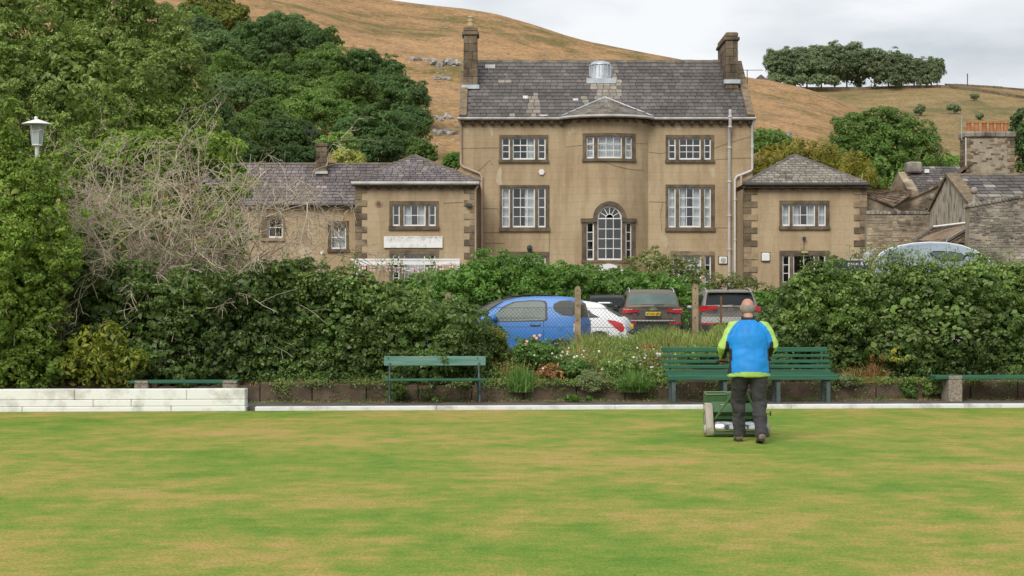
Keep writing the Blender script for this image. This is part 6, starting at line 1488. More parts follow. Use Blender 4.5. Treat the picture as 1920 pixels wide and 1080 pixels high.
# middle bench with one broad back plank
b2, s = bench_root('old green bench with one broad worn back plank in front of the left hedge', 816, 28.7); Yb = b2.location.y
L0 = lambda px: (px-816)*Yb/F
mb = MB(); mb.cbox(L0(720.5), L0(913.5), .34, .375, lz(687), lz(669), .008); mb.build('back_plank', M['oldgreen'], b2, local=True)
for k in range(3): mb = MB(); mb.cbox(L0(719), L0(914), -.05+k*.12, .06+k*.12, lz(714.5), lz(710.5), .007); mb.build('seat_plank', M['greenwood'], b2, local=True)
for px in (731, 900):
    x = L0(px); mb = MB(); mb.tube([(x, -.02, -.02), (x, .0, lz(740)), (x, -.02, lz(714))], [.026, .018, .026], 6); mb.tube([(x, .33, -.02), (x, .28, lz(735)), (x, .27, lz(714))], [.026, .02, .026], 6); mb.tube([(x, -.04, lz(715)), (x, .32, lz(715))], .02, 5); mb.build('leg', M['iron'], b2, local=True)
    mb = MB(); mb.tube([(x, .27, lz(714)), (x, .31, lz(700)), (x, .335, lz(688)), (x, .38, lz(672))], [.024, .017, .02, .016], 6); mb.build('back_bracket', M['iron'], b2, local=True)
    for dx in (-.02, .02):
        mb = MB(); mb.lathe((x+dx, .332, lz(673 if dx < 0 else 683)), [(.008, 0), (.014, .004), (.014, .01)], 8, 'y'); mb.build('bolt', M['iron'], b2, local=True)
# two backless benches on concrete supports
def concrete_bench(label, pc, p0, p1, supports, zt, zb, mat):
    b, s = bench_root(label, pc, 28.9); Yb = b.location.y
    for k in range(3): mb = MB(); mb.cbox((p0-pc)*Yb/F, (p1-pc)*Yb/F, -.16+k*.125, -.045+k*.125, lz_(zb, Yb), lz_(zt, Yb)+.004*k, .007); mb.build('seat_plank', M['greenwood'], b, local=True)
    for (a, c) in supports: mb = MB(); mb.cbox((a-pc)*Yb/F, (c-pc)*Yb/F, -.20, .22, -.03, lz_(zb, Yb)-.002 if mat else lz_(zt-1, Yb), .015); mb.build('support', M['aggregate'], b, local=True)
    for (a, c) in supports: mb = MB(); mb.cbox((a-pc)*Yb/F+.004, (c-pc)*Yb/F-.004, -.205, -.163, lz_(zb, Yb)-.002, lz_(zt-.5, Yb), .008); mb.build('support_lip', M['aggregate'], b, local=True)
def lz_(py, Y): return wz(py, Y)-.05
concrete_bench('backless green bench on concrete blocks behind the low white wall', 358, 254, 455, ((264, 290), (427, 454)), 713.5, 718.5, True)
concrete_bench('backless green bench on concrete block at the right edge', 1900, 1765, 2060, ((1789, 1815), (1990, 2018)), 704, 710, True)

# ------------------------------------------------------------------ lamp post
Yl = 31.0
lp = thing('lamp_post', 'old white lantern lamp post at the left above the bushes', 'street lamp', (wx(70, Yl), Yl, .5)); x = wx(69.5, Yl); Zl = lambda py: wz(py, Yl)
mb = MB(); mb.lathe((x, Yl, .3), [(.06, 0), (.05, 1), (.04, Zl(276)-.3), (.06, Zl(273)-.3)], 10); mb.build('post', M['white'], lp, smooth=40)
mb = MB(); mb.lathe((x, Yl, 0), [(.02, Zl(223.5)), (.16, Zl(228)), (.27, Zl(232.5)), (.275, Zl(233.5)), (.14, Zl(234.5))], 20); mb.ball((x-.02, Yl, Zl(223.5)+.02), .035, n=10, m=6); mb.build('lamp_cap', M['white'], lp, smooth=40)
mb = MB(); mb.lathe((x, Yl, 0), [(.085, Zl(272)), (.13, Zl(235))], 6); mb.build('lamp_glass', M['lampglass2'] if 'lampglass2' in M else M['glass'], lp)
mb = MB()
for k in range(6): a = 2*math.pi*k/6; mb.tube([(x+.087*math.cos(a), Yl+.087*math.sin(a), Zl(272)), (x+.132*math.cos(a), Yl+.132*math.sin(a), Zl(235))], .007, 4)
mb.lathe((x, Yl, Zl(272)-.02), [(.07, 0), (.095, .01), (.09, .03)], 12); mb.build('lantern_frame', M['whitepipe'], lp)
mb = MB(); mb.lathe((x, Yl, Zl(270)), [(.02, 0), (.03, .08), (.045, .16), (.03, .24), (.01, .26)], 10); mb.build('bulb', M['white'], lp, smooth=40)

# ------------------------------------------------------------------ cars
class Car:
    def __init__(s, name, label, loc, rz, L, W, top, belt=.95, low=.25, roof_w=.76, kb=.10, paint='car_blue', group='cars in the car park'):
        s.root = thing(name, label, 'car', loc, group, rz); s.L, s.W, s.tp, s.belt, s.low, s.rw, s.kb = L, W, top, belt, low, roof_w, kb; s.H = max(p[1] for p in top); s.paint = M[paint]
    def top(s, x): return sum(interp(x+d, s.tp) for d in (-.05, -.025, 0, .025, .05))/5
    def hw(s, x): return s.W*interp(x/s.L, [(0, .93), (.05, .97), (.18, 1), (.75, 1), (.9, .95), (.97, .86), (1, .72)])
    def sy(s, x, z):
        h = s.hw(x)
        if z <= s.belt: return h*interp(z, [(s.low, .90), (s.low+.12, .965), (s.belt*.62, 1), (s.belt*.85, .985), (s.belt, .955)])
        t = (z-s.belt)/(s.H-s.belt); return h*lerp(.955, s.rw, t**1.15)
    def wp(s, v):
        x, y, z = v; k = max(0, 1-x/.7); f = max(0, (x-s.L+.7)/.7)
        return (x + s.kb*(y/s.W)**2*k*(1-.0*z) - .22*(y/s.W)**2*f, y, z)
    def body(s):
        mb = MB(); R = []
        for x in list(np.linspace(0, .8, 13)) + list(np.linspace(.9, s.L-.5, 22)) + list(np.linspace(s.L-.4, s.L, 6)):
            t = s.top(x); e = t-.07; half = []
            for k in range(9): z = lerp(s.low, e, k/8); half.append((s.sy(x, z), z))
            y = s.sy(x, e); half += [(y*.965, t-.032), (y*.86, t-.014), (y*.5, t-.003)]
            R.append([(x, a, z) for a, z in half] + [(x, 0, t)] + [(x, -a, z) for a, z in reversed(half)])
        mb.rings(R); s.b = mb.build('body', s.paint, s.root, smooth=38, local=True, warp=s.wp); return s
    def side(s, name, pts, mat, off=.009, sides=(1, -1), parent=None):
        for sd in sides:
            c = (sum(p[0] for p in pts)/len(pts), sum(p[1] for p in pts)/len(pts)); mb = MB()
            # fan with inner rings so the panel follows the body side
            rings = []
            for t in (1, .66, .33, .02): rings.append([(lerp(c[0], p[0], t), sd*(s.sy(lerp(c[0], p[0], t), lerp(c[1], p[1], t))+off+.003*(1-t)), lerp(c[1], p[1], t)) for p in pts])
            mb.rings(rings, True); mb.build(name, mat, parent or s.root, local=True, warp=s.wp, smooth=30)
    def dense(s, pts, n=3):
        out = []
        for a, b in zip(pts, pts[1:]+pts[:1]):
            for k in range(n): out.append((lerp(a[0], b[0], k/n), lerp(a[1], b[1], k/n)))
        return out
    def window(s, pts, glass='carglass', trim=True):
        pts = s.dense(pts)
        if trim:
            c = (sum(p[0] for p in pts)/len(pts), sum(p[1] for p in pts)/len(pts)); big = [(p[0]+(p[0]-c[0])*.05+.018*np.sign(p[0]-c[0]), p[1]+.022*np.sign(p[1]-c[1])) for p in pts]
            s.side('window_trim', big, M['black'], .004)
        s.side('side_window', pts, M[glass], .009)
    def screen(s, name, xa, xb, wf, mat, nx=8, ny=8, off=.010, inset=0):
        mb = MB(); R = []
        for i in range(nx+1):
            x = lerp(xa, xb, i/nx); y1 = s.sy(x, s.top(x)-.07)*wf; sg = -1 if xb < s.L*.4 else 1
            R.append([(x+sg*off*.8, lerp(-y1, y1, j/ny), s.top(x)-.028*abs(lerp(-1, 1, j/ny)*wf)**3+off) for j in range(ny+1)])
        mb.rings(R, False, False); return mb.build(name, mat, s.root, local=True, warp=s.wp, smooth='all', fix=False)
    def rear(s, name, top, bot, y0, y1, mat, th=.03, n=6, parent=None, base=0.0):
        """panel on the tail; top/bot are z at y0 and y1"""
        mb = MB()
        for k in range(n):
            a, b = lerp(y0, y1, k/n), lerp(y0, y1, (k+1)/n); ta, tb = lerp(top[0], top[1], k/n), lerp(top[0], top[1], (k+1)/n); ba, bb = lerp(bot[0], bot[1], k/n), lerp(bot[0], bot[1], (k+1)/n)
            xf = lambda y: -th+base; mb.hexa([(xf(a), a, ba), (xf(b), b, bb), (.05, b, bb), (.05, a, ba), (xf(a), a, ta), (xf(b), b, tb), (.05, b, tb), (.05, a, ta)])
        return mb.build(name, mat, parent or s.root, local=True, warp=s.wp)
    def wheels(s, xr, xf, r=.32):
        for x in (xr, xf):
            for sd in (1, -1):
                y = sd*(s.W-.10); w = bpy.data.objects.new('wheel', None); COL.objects.link(w); w.parent = s.root
                mb = MB(); mb.lathe((x, y-.1*1, r), [(r*.62, 0), (r*.9, 0), (r, .03), (r, .17), (r*.9, .2), (r*.62, .2)], 22, 'y'); mb.build('tyre', M['rubber'], w, local=True, smooth=40)
                mb = MB(); mb.lathe((x, y+sd*.075, r), [(r*.63, -.02), (r*.6, .012), (r*.2, .02), (.02, .022)], 10, 'y'); mb.build('rim', M['alloy'], w, local=True)
                s.side('wheel_arch', [(x+(r+.05)*math.cos(t), max(s.low+.01, r+(r+.05)*math.sin(t))) for t in np.linspace(0, math.pi, 12)], M['black'], .004, (sd,))
    def mirror(s, x, z, mat):
        for sd in (1, -1):
            y = sd*(s.sy(x, z)+.10); mb = MB(); mb.ball((x, y, z), .07, .11, .075, 10, 6); mb.tube([(x, sd*s.sy(x, z-.03), z-.04), (x, y, z-.03)], .025, 5); mb.build('wing_mirror', mat, s.root, smooth='all', local=True)
    def rails(s, xa, xb, mat):
        for sd in (1, -1):
            pts = []
            for k in range(11): x = lerp(xa, xb, k/10); t = s.top(x); pts.append((x, sd*s.sy(x, t-.07)*.93, t-.03+.075*math.sin(math.pi*min(1, max(0, k/10)))**.35))
            mb = MB(); mb.tube(pts, .018, 6); mb.build('roof_rail', mat, s.root, smooth='all', local=True)
def carbase(px, Y): x = wx(px, Y); return (x, Y, gz(x, Y))

# blue hatchback, side on
c = Car('parked_car', 'bright blue small hatchback parked side on behind the fence', carbase(1103, 35.4), math.pi-.20, 3.43, .815,
        [(0, .80), (.05, 1.08), (.12, 1.34), (.2, 1.42), (.35, 1.455), (.6, 1.47), (1.05, 1.47), (1.39, 1.45), (1.67, 1.385), (1.85, 1.27), (2.0, 1.16), (2.2, 1.03), (2.5, .94), (3.0, .86), (3.3, .74), (3.43, .5)], .98, .22, .76, .07, 'car_blue')
c.body(); c.window([(.76, 1.02), (.785, 1.30), (.82, 1.345), (.9, 1.36), (1.16, 1.365), (1.42, 1.335), (1.6, 1.25), (1.78, 1.12), (1.91, 1.0), (1.88, .965), (1.3, .965), (.79, .98)], 'carglass_reflect'); c.window([(.10, 1.15), (.15, 1.30), (.27, 1.365), (.45, 1.35), (.57, 1.29), (.58, 1.24), (.53, 1.18), (.38, 1.10), (.2, 1.08)])
c.screen('rear_window', .045, .13, .86, M['carglass']); c.screen('windscreen', 1.70, 2.2, .90, M['carglass'])
for sd in (1, -1): c.side('tail_light', [(.0, .70), (.0, .97), (.06, 1.0), (.13, .9), (.13, .74), (.08, .70)], M['lampglass'], .012, (sd,)); c.side('tail_light_lens', [(.02, .89), (.02, .98), (.09, .97), (.12, .9)], M['taillight'], .018, (sd,))
c.side('door_handle', [(.86, .86), (.86, .90), (1.06, .91), (1.08, .88), (1.06, .85)], M['black'], .010); c.side('handle_bar', [(.88, .875), (.88, .895), (1.05, .90), (1.05, .88)], M['car_blue'], .024)
c.side('fuel_cap', [(.42+.075*math.cos(t), .84+.075*math.sin(t)) for t in np.linspace(0, 6.28, 17)[:-1]], M['car_blue'], .006)
mb = MB(); sl = []
for sd in (1, -1): mb.tube([(x, sd*(c.sy(x, z)+.003), z) for x, z in ((.80, .98), (.79, .7), (.82, .45), (.95, .36), (1.9, .36), (2.05, .5), (2.08, .95))], .005, 4, False)
mb.build('door_seam', M['black'], c.root, local=True, warp=c.wp)
c.rear('bumper', (.52, .52), (.28, .28), -.72, .72, M['car_blue'], .05); c.rear('number_plate', (.66, .66), (.55, .55), -.26, .26, M['plate'], .02)
c.mirror(1.82, 1.02, M['car_blue']); c.wheels(.42, 2.76, .28)
# white hatchback beyond it
c = Car('parked_car', 'white hatchback with red tail light beyond the blue car', carbase(1187, 40.5), math.pi-.10, 4.2, .88,
        [(0, .62), (.04, .88), (.12, .97), (.3, 1.04), (.6, 1.20), (.66, 1.28), (.72, 1.31), (1.2, 1.38), (1.8, 1.40), (2.3, 1.30), (2.9, 1.0), (3.4, .92), (4.0, .78), (4.2, .5)], .96, .2, .74, .16, 'car_white')
c.body(); c.window([(.78, 1.0), (.95, 1.08), (1.12, 1.18), (1.25, 1.2), (1.25, .99)]); c.window([(1.35, .99), (1.35, 1.25), (1.8, 1.29), (2.2, 1.2), (2.7, .99)])
c.screen('rear_window', .22, .60, .86, M['carglass']); c.screen('windscreen', 2.3, 2.9, .9, M['carglass'])
for sd in (1, -1): c.side('tail_light', [(.07, .66), (.04, .74), (.10, .84), (.3, .90), (.54, .93), (.50, .88), (.3, .74), (.15, .64)], M['taillight'], .012, (sd,))
mb = MB(); mb.prismx([(-.6, 1.31), (.6, 1.31), (.55, 1.34), (-.55, 1.34)], .52, .80); mb.build('spoiler', M['car_white'], c.root, local=True)
c.rear('bumper', (.55, .55), (.25, .25), -.8, .8, M['car_white'], .06); c.rear('number_plate', (.82, .82), (.71, .71), -.26, .26, M['plate'], .02); c.mirror(2.6, 1.0, M['car_white']); c.wheels(.75, 3.4, .31)
# black estate behind the blue car
c = Car('parked_car', 'black car mostly hidden behind the blue hatchback', carbase(1108, 44.5), math.pi-.05, 4.5, .88,
        [(0, .7), (.05, 1.0), (.35, 1.34), (.6, 1.44), (1.4, 1.49), (2.3, 1.44), (2.7, 1.28), (3.2, 1.02), (3.9, .92), (4.4, .75), (4.5, .5)], .97, .2, .76, .1, 'car_black')
c.body(); c.window([(.5, 1.0), (.55, 1.3), (1.2, 1.38), (2.2, 1.34), (2.8, 1.02)]); c.screen('rear_window', .08, .4, .86, M['carglass']); c.screen('windscreen', 2.6, 3.15, .9, M['carglass']); c.rails(.6, 2.3, M['black']); c.wheels(.85, 3.6, .31); c.mirror(2.85, 1.02, M['car_black'])
for sd in (1, -1): c.side('tail_light', [(.02, .7), (.02, .95), (.2, .95), (.15, .75)], M['taillight'], .012, (sd,))
mb = MB(); mb.tube([(.9, 0, 1.47), (.55, 0, 1.66)], .006, 4); mb.build('antenna', M['black'], c.root, local=True)
# brown estate car seen from behind
SUV = [(0, 1.12), (.04, 1.20), (.30, 1.53), (.42, 1.61), (.7, 1.66), (1.5, 1.70), (2.5, 1.66), (2.95, 1.52), (3.4, 1.22), (3.7, 1.08), (4.3, .96), (4.55, .75), (4.63, .5)]
def suv(label, px, Y, paint, low_silver=False):
    c = Car('parked_car', label, carbase(px, Y), math.pi/2-.02, 4.63, .945, SUV, 1.06, .24, .74, .20, paint); c.body()
    c.window([(.55, 1.1), (.6, 1.45), (1.4, 1.53), (2.4, 1.5), (3.1, 1.12)]); c.screen('rear_window', .05, .325, .90, M['carglass_reflect'] if not low_silver else M['carglass']); c.screen('windscreen', 2.95, 3.5, .9, M['carglass']); c.rails(.5, 2.9, M['car_silver']); c.mirror(3.05, 1.14, M['black' if not low_silver else 'car_silver']); c.wheels(.9, 3.7, .35)
    mb = MB(); mb.tube([(-.012, -.05, 1.185), (.0, -.20, 1.20), (.0, -.34, 1.19)], .010, 4); mb.build('wiper', M['black'], c.root, local=True)
    return c
c = suv('metallic brown car with yellow plate seen from behind', 1224, 52.5, 'car_brown')
for sd in (1, -1):
    t = c.rear('tail_light', (1.05, 1.12), (.985, .935), sd*.44, sd*.92, M['taillight'], .03); c.side('tail_light_wrap', [(.0, .93), (.0, 1.12), (.22, 1.13), (.26, 1.08), (.1, .95)], M['taillight'], .012, (sd,))
    c.rear('light_strip', (1.07, 1.08), (1.05, 1.06), sd*.62, sd*.90, M['lampglass'], .034); c.rear('reflector', (.66, .66), (.61, .61), sd*.5, sd*.88, M['taillight'], .075)
c.rear('lower_bumper', (.60, .60), (.30, .30), -.86, .86, M['black'], .07, 10); c.rear('chrome_strip', (.735, .735), (.70, .70), -.68, .68, M['car_silver'], .075, 10); c.rear('tailgate_crease', (.80, .80), (.785, .785), -.62, .62, M['black'], .006, 8)
pl = c.rear('number_plate', (.985, .985), (.865, .865), -.24, .27, M['plate'], .035, 4)
c.rear('plate_band', (.985, .985), (.865, .865), .225, .272, M['platebl'], .037, 1)
text('plate_text', 'W100 JEN', (-.042, .205, .885), .105, M['ink'], c.root, (math.pi/2, 0, -math.pi/2), .002, .98, local=True)
mb = MB()
for k in range(4):
    cy_ = -.075+k*.05; n0 = len(mb.v); ringp = [(-.028, cy_+.034*math.cos(a), 1.075+.034*math.sin(a)) for a in np.linspace(0, 2*math.pi, 15)]; mb.tube(ringp, .006, 4, False)
mb.build('badge', M['chrome'], c.root, local=True)
for y, tx in ((.62, 'TDI'), (-.50, 'Q5')): text('badge_text', tx, (-.03, y, .885), .07, M['chrome'], c.root, (math.pi/2, 0, -math.pi/2), .003, local=True)
# grey brown car right of it
c = suv('grey-brown car behind the man\'s head, seen from behind', 1370, 52.0, 'car_grey', True)
for sd in (1, -1):
    c.rear('tail_light', (1.19, 1.17), (1.08, 1.0), sd*.40, sd*.93, M['taillight'], .04); c.side('tail_light_wrap', [(.0, 1.0), (.0, 1.17), (.2, 1.17), (.24, 1.1), (.1, 1.0)], M['taillight'], .014, (sd,)); c.rear('reflector', (.66, .66), (.61, .61), sd*.45, sd*.88, M['taillight'], .085)
c.rear('bumper', (.84, .84), (.66, .66), -.88, .88, M['car_silver'], .08, 10); c.rear('lower_bumper', (.60, .60), (.30, .30), -.86, .86, M['black'], .07, 10); c.rear('number_plate', (.50, .50), (.39, .39), -.26, .26, M['plate'], .09, 4)
mb = MB(); mb.tube([(-.03, .075*math.cos(a), 1.07+.035*math.sin(a)) for a in np.linspace(0, 2*math.pi, 17)], .005, 4, False); mb.build('badge', M['chrome'], c.root, local=True); text('badge_text', 'KIA', (-.032, .055, 1.052), .05, M['chrome'], c.root, (math.pi/2, 0, -math.pi/2), .003, local=True)
mb = MB(); mb.prismx([(-.03, 0), (.03, 0), (0, .1)], .0, .14); mb.v = [(v[0]+.75, v[1], v[2]+1.68) for v in mb.v]; mb.build('roof_fin', M['black'], c.root, local=True)
mb = MB(); mb.prismx([(-.68, 1.585), (.68, 1.585), (.62, 1.62), (-.62, 1.62)], .22, .46); mb.build('spoiler', M['car_grey'], c.root, local=True)
# dark car left of the brown one, further back
c = Car('parked_car', 'dark car in the shade between the white and brown cars', carbase(1146, 56.0), math.pi/2, 4.2, .86,
        [(0, .95), (.05, 1.03), (.35, 1.34), (.6, 1.42), (1.4, 1.46), (2.2, 1.42), (2.8, 1.1), (3.2, .98), (3.9, .85), (4.2, .5)], .97, .2, .76, .12, 'car_black')
c.body(); c.window([(.5, 1.0), (.55, 1.3), (1.2, 1.36), (2.1, 1.32), (2.7, 1.02)]); c.screen('rear_window', .07, .34, .88, M['carglass']); c.mirror(2.6, 1.03, M['car_black']); c.wheels(.8, 3.3, .3)
for sd in (1, -1): c.rear('tail_light', (.95, .95), (.8, .75), sd*.55, sd*.82, M['taillight'], .03)

# ------------------------------------------------------------------ motorhome and sign behind the right hedge
Yv = 40.0
vn = thing('motorhome', 'pale blue-grey motorhome with domed front showing above the right hedge', 'motorhome', (wx(1745, Yv), Yv, gz(10, Yv)))
mb = MB(); R = []; vx = wx(1745, Yv); zg = gz(10, Yv); zt = wz(455, Yv)
prof = [(1636, 600), (1638, 520), (1644, 490), (1652, 476), (1668, 467), (1690, 461), (1715, 456.5), (1745, 454.5), (1775, 455.5), (1805, 461), (1830, 470), (1848, 481), (1862, 495), (1870, 520), (1874, 600)]
def vring(y, k, dz): return [(vx+(wx(a, Yv)-vx)*k+(y-Yv)*.235, y, (wz(b, Yv)-(dz if b < 520 else 0)) if b < 590 else zg+.35) for a, b in prof]
mb.rings([vring(Yv, .975, .03), vring(Yv+.03, .993, .008), vring(Yv+.09, 1.0, 0), vring(Yv+.8, 1.0, 0), vring(Yv+5.5, 1.0, 0), vring(Yv+5.8, .97, .06)]); mb.build('body', M['van'], vn, smooth=50)
wpts = [(1743, 474), (1750, 470.5), (1770, 470.5), (1790, 472.5), (1803, 476), (1809, 481), (1806, 486), (1785, 487), (1755, 484), (1746, 479)]
mb = MB(); yv = Yv-.06; mb.prism([(wx(a, Yv), wz(b, Yv)) for a, b in wpts], yv, yv+.2); wo_ = mb.build('window_seal', M['black'], vn)
cx_, cz_ = 1777, 479; mb = MB(); mb.prism([(wx(cx_+(a-cx_)*.93, Yv), wz(cz_+(b-cz_)*.80, Yv)) for a, b in wpts], yv-.01, yv+.1); mb.build('window', M['carglass_reflect'], vn)
mb = MB(); mb.tube([(vx+(wx(a, Yv)-vx)*1.0, Yv+.09, wz(b, Yv)+.008) for a, b in prof[2:13]], .018, 6); mb.build('roof_trim', M['white'], vn)
mb = MB(); mx0 = wx(1630, Yv); mb.cbox(mx0-.09, mx0+.11, Yv+.2, Yv+.35, wz(492, Yv), wz(471, Yv), .05); mb.tube([(mx0, Yv+.3, wz(473, Yv)), (wx(1650, Yv), Yv+.5, wz(466, Yv))], .03, 6); mb.build('wing_mirror', M['car_silver'], vn)
for a in (1655, 1855):
    mb = MB(); mb.lathe((wx(a, Yv), Yv+1.0, zg+.35), [(.2, -.12), (.35, -.1), (.36, .1), (.2, .12)], 18, 'x'); mb.build('wheel', M['rubber'], vn)
mb = MB(); mb.box(wx(1650, Yv), wx(1860, Yv), Yv-.05, Yv+.12, zg+.3, zg+.75); mb.build('bumper', M['car_silver'], vn)
Ys = 44.0
sg = thing('sign_board', 'navy sign board with white lettering beside the motorhome', 'sign', (wx(1597, Ys), Ys, gz(9, Ys)))
a, b = wx(1562, Ys), wx(1628, Ys); mb = MB(); mb.box(a, b, Ys-.02, Ys+.02, wz(520, Ys), wz(488.5, Ys)); pn = mb.build('panel', M['navy'], sg)
mb = MB(); mb.box(a-.02, b+.02, Ys-.035, Ys+.035, wz(488.4, Ys), wz(485.5, Ys)); mb.build('frame', M['gutter'], sg)
text('lettering', 'pson & Ru', (wx(1589, Ys), Ys-.022, wz(497.5, Ys)), .135, M['white'], pn, sx=1.08)
for p in (1568, 1622): mb = MB(); mb.tube([(wx(p, Ys), Ys+.06, gz(9, Ys)-.1), (wx(p, Ys), Ys+.06, wz(489, Ys))], .03, 6); mb.build('post', M['iron'], sg)
# ------------------------------------------------------------------ man pushing the mower
YM = 20.75; SM = F/YM; MX = wx(1405, YM)
def remesh(o, vox, smooth_it=6):
    m = o.modifiers.new('r', 'REMESH'); m.mode = 'VOXEL'; m.voxel_size = vox
    s_ = o.modifiers.new('s', 'SMOOTH'); s_.iterations = smooth_it; s_.factor = .5
    dg = bpy.context.evaluated_depsgraph_get(); me = bpy.data.meshes.new_from_object(o.evaluated_get(dg)); o.modifiers.clear(); o.data = me
    me.polygons.foreach_set('use_smooth', [True]*len(me.polygons)); return o
def limb(mb, pts, n=14): mb.tube([p[:3] for p in pts], [(p[3], p[4]) if len(p) > 4 else p[3] for p in pts], n)
M['skin'] = pmat('skin', (.55,.30,.225), (.47,.235,.175), 6, .55, spec=.35)
M['hair'] = pmat('grey_hair', (.34,.30,.265), (.20,.175,.155), 40, .8, .4, 120, sc=(1,1,.25))
M['jk_blue'] = pmat('blue_jacket_cloth', (.001,.245,.68), (.001,.20,.58), 2.5, .62, .15, 30, bdist=.01)
M['jk_lime'] = pmat('lime_jacket_cloth', (.40,.62,.14), (.34,.54,.11), 3, .62, .25, 10, bdist=.02)
M['jk_black'] = pmat('black_jacket_cloth', (.014,.015,.022), (.02,.02,.028), 3, .7)
M['trouser'] = pmat('charcoal_trouser_cloth', (.034,.033,.037), (.048,.046,.051), 5, .85, .2, 30, bdist=.01)
M['shoe'] = pmat('brown_shoe', (.15,.105,.075), (.24,.18,.135), 14, .8, .3, 40)
M['sole'] = pmat('shoe_sole', (.03,.025,.022), None, 6, .8)
O_ = Vector((MX, YM, 0))
# skeleton (local: x right, y away from the camera, z up)
HIPZ = .90
J = dict(head=(.0, .16, 1.645), neck=(.0, .10, 1.50), chest=(.0, .06, 1.30), waist=(.0, .0, 1.02), pelvis=(.0, -.01, .90),
         shl=(-.175, .09, 1.395), shr=(.180, .09, 1.395), ell=(-.303, .05, 1.165), elr=(.300, .05, 1.18), wrl=(-.285, .30, 1.03), wrr=(.25, .31, 1.05),
         hpl=(-.10, .0, .88), hpr=(.105, -.02, .88), knl=(-.112, .17, .48), knr=(.125, .02, .47), anl=(-.10, .20, .10), anr=(.118, -.20, .115))
body = MB()
limb(body, [(0, .0, .82, .15, .10), (0, .0, .95, .165, .115), (0, .03, 1.1, .155, .11), (0, .06, 1.3, .175, .115), (0, .085, 1.43, .14, .09), (0, .10, 1.49, .065, .065), (0, .125, 1.56, .056, .06)], 18)
hd = Vector((0, .155, 1.648))
body.ball(tuple(hd), .080, .102, .105, 18, 12)
body.ball((0, .185, 1.585), .060, .070, .065, 14, 8)                         # jaw
body.tube([(0, .245, 1.64), (0, .275, 1.615), (0, .262, 1.60)], [.012, .016, .012], 8)   # nose
for sd in (-1, 1):
    body.ball((sd*.083, .148, 1.635), .012, .022, .034, 8, 6)                # ear
    body.ball((sd*.03, .245, 1.655), .013, .012, .011, 8, 5)
    k = 'l' if sd < 0 else 'r'
    limb(body, [(*J['sh'+k], .060), (*J['el'+k], .043), (*J['wr'+k], .028)], 10)
    limb(body, [(*J['hp'+k], .082), (*J['kn'+k], .055), (*J['an'+k], .038), (J['an'+k][0], J['an'+k][1]+.10, .035, .03)], 10)
    # hand: palm and five fingers curled over the grip
    w = Vector(J['wr'+k]); g = w+Vector((-sd*.01, .085, -.035))
    limb(body, [(*w, .026, .022), (*(w.lerp(g, .5)+Vector((0, 0, .008))), .038, .020), (*g, .042, .018)], 10)
    for i in range(4):
        o = g+Vector(((i-1.5)*.021, .005, .004)); L_ = (.9, 1.05, 1.0, .8)[i]
        body.tube([o, o+Vector((0, .030*L_, .0)), o+Vector((0, .042*L_, -.026)), o+Vector((0, .018, -.044*L_)), o+Vector((0, .0, -.040*L_))], [.0105, .0102, .0098, .009, .007], 7)
    t = w.lerp(g, .45)+Vector((-sd*.035, 0, -.004)); body.tube([t, t+Vector((-sd*.022, .028, -.012)), t+Vector((-sd*.012, .056, -.030)), t+Vector((sd*.004, .066, -.040))], [.013, .0115, .0105, .008], 7)
man = body.build('person', M['skin'], None, local=True); remesh(man, .0080, 2); man.location = O_
tag(man, 'man in blue and lime jacket and dark trousers pushing the mower', 'person')
# hair: fringe of grey round a bald crown
hb = MB(); hb.ball((0, .142, 1.630), .0875, .098, .088, 20, 12)
hair = hb.build('hair', M['hair'], man, local=True); remesh(hair, .006, 2)
import bmesh
bm = bmesh.new(); bm.from_mesh(hair.data)
kill = [f for f in bm.faces if (lambda c: c.z > 1.676-.10*max(0, (.10-abs(c.x))*0)+.012*math.sin(c.x*90) or c.y > .175 or c.z < 1.553)(f.calc_center_median())]
bmesh.ops.delete(bm, geom=kill, context='FACES'); bm.to_mesh(hair.data); bm.free(); hair.data.materials.clear(); hair.data.materials.append(M['hair'])
from mathutils import noise as mn
def fold(a, b, c): return mn.fractal(Vector((a, b, c)), 1.0, 2.0, 3)*.8 + (abs(mn.noise(Vector((a*1.7, b*2.3, c))))-.25)*.7
# jacket
jr = random.Random(12)
jk = MB()
limb(jk, [(0, -.01, .80, .262, .155), (0, -.01, .86, .262, .16), (0, .0, .98, .245, .155), (0, .03, 1.12, .242, .15), (0, .05, 1.28, .232, .15), (0, .075, 1.38, .190, .13), (0, .09, 1.455, .120, .10), (0, .098, 1.505, .072, .076)], 26)
for sd in (-1, 1):
    k = 'l' if sd < 0 else 'r'; sh, el, wr = Vector(J['sh'+k]), Vector(J['el'+k]), Vector(J['wr'+k])
    limb(jk, [(*(sh+Vector((-sd*.06, 0, .01))), .080), (*sh, .088), (*sh.lerp(el, .35), .084), (*sh.lerp(el, .7), .076), (*el, .071), (*el.lerp(wr, .3), .065), (*el.lerp(wr, .7), .056), (*el.lerp(wr, .93), .046)], 16)
# soft folds
jo = jk.build('jacket', M['jk_blue'], man, local=True); remesh(jo, .011, 5)
for v in jo.data.vertices:
    c = v.co; a = fold(c.x*5, c.z*4, c.y*4)*.017
    n = v.normal; v.co = c+n*a
def jk_mat(c):
    x, z, y = abs(c.x), c.z, c.y
    if z > 1.492 and x < .085: return 2
    if z < .835+.03*(1-(c.x/.26)**2) and x < .30: return 1
    bound = interp(z, [(.9, .33), (1.02, .315), (1.12, .302), (1.22, .288), (1.30, .268), (1.38, .224), (1.44, .175), (1.47, .14), (1.50, .09)])
    if x > bound: return 1
    if x > interp(z, [(.95, .228), (1.05, .232), (1.15, .236), (1.22, .255), (1.25, .285)]) and z < 1.25: return 2
    if .215 < x < .245 and 1.0 < z < 1.14: return 2
    return 0
jo.data.materials.clear()
for m in ('jk_blue', 'jk_lime', 'jk_black'): jo.data.materials.append(M[m])
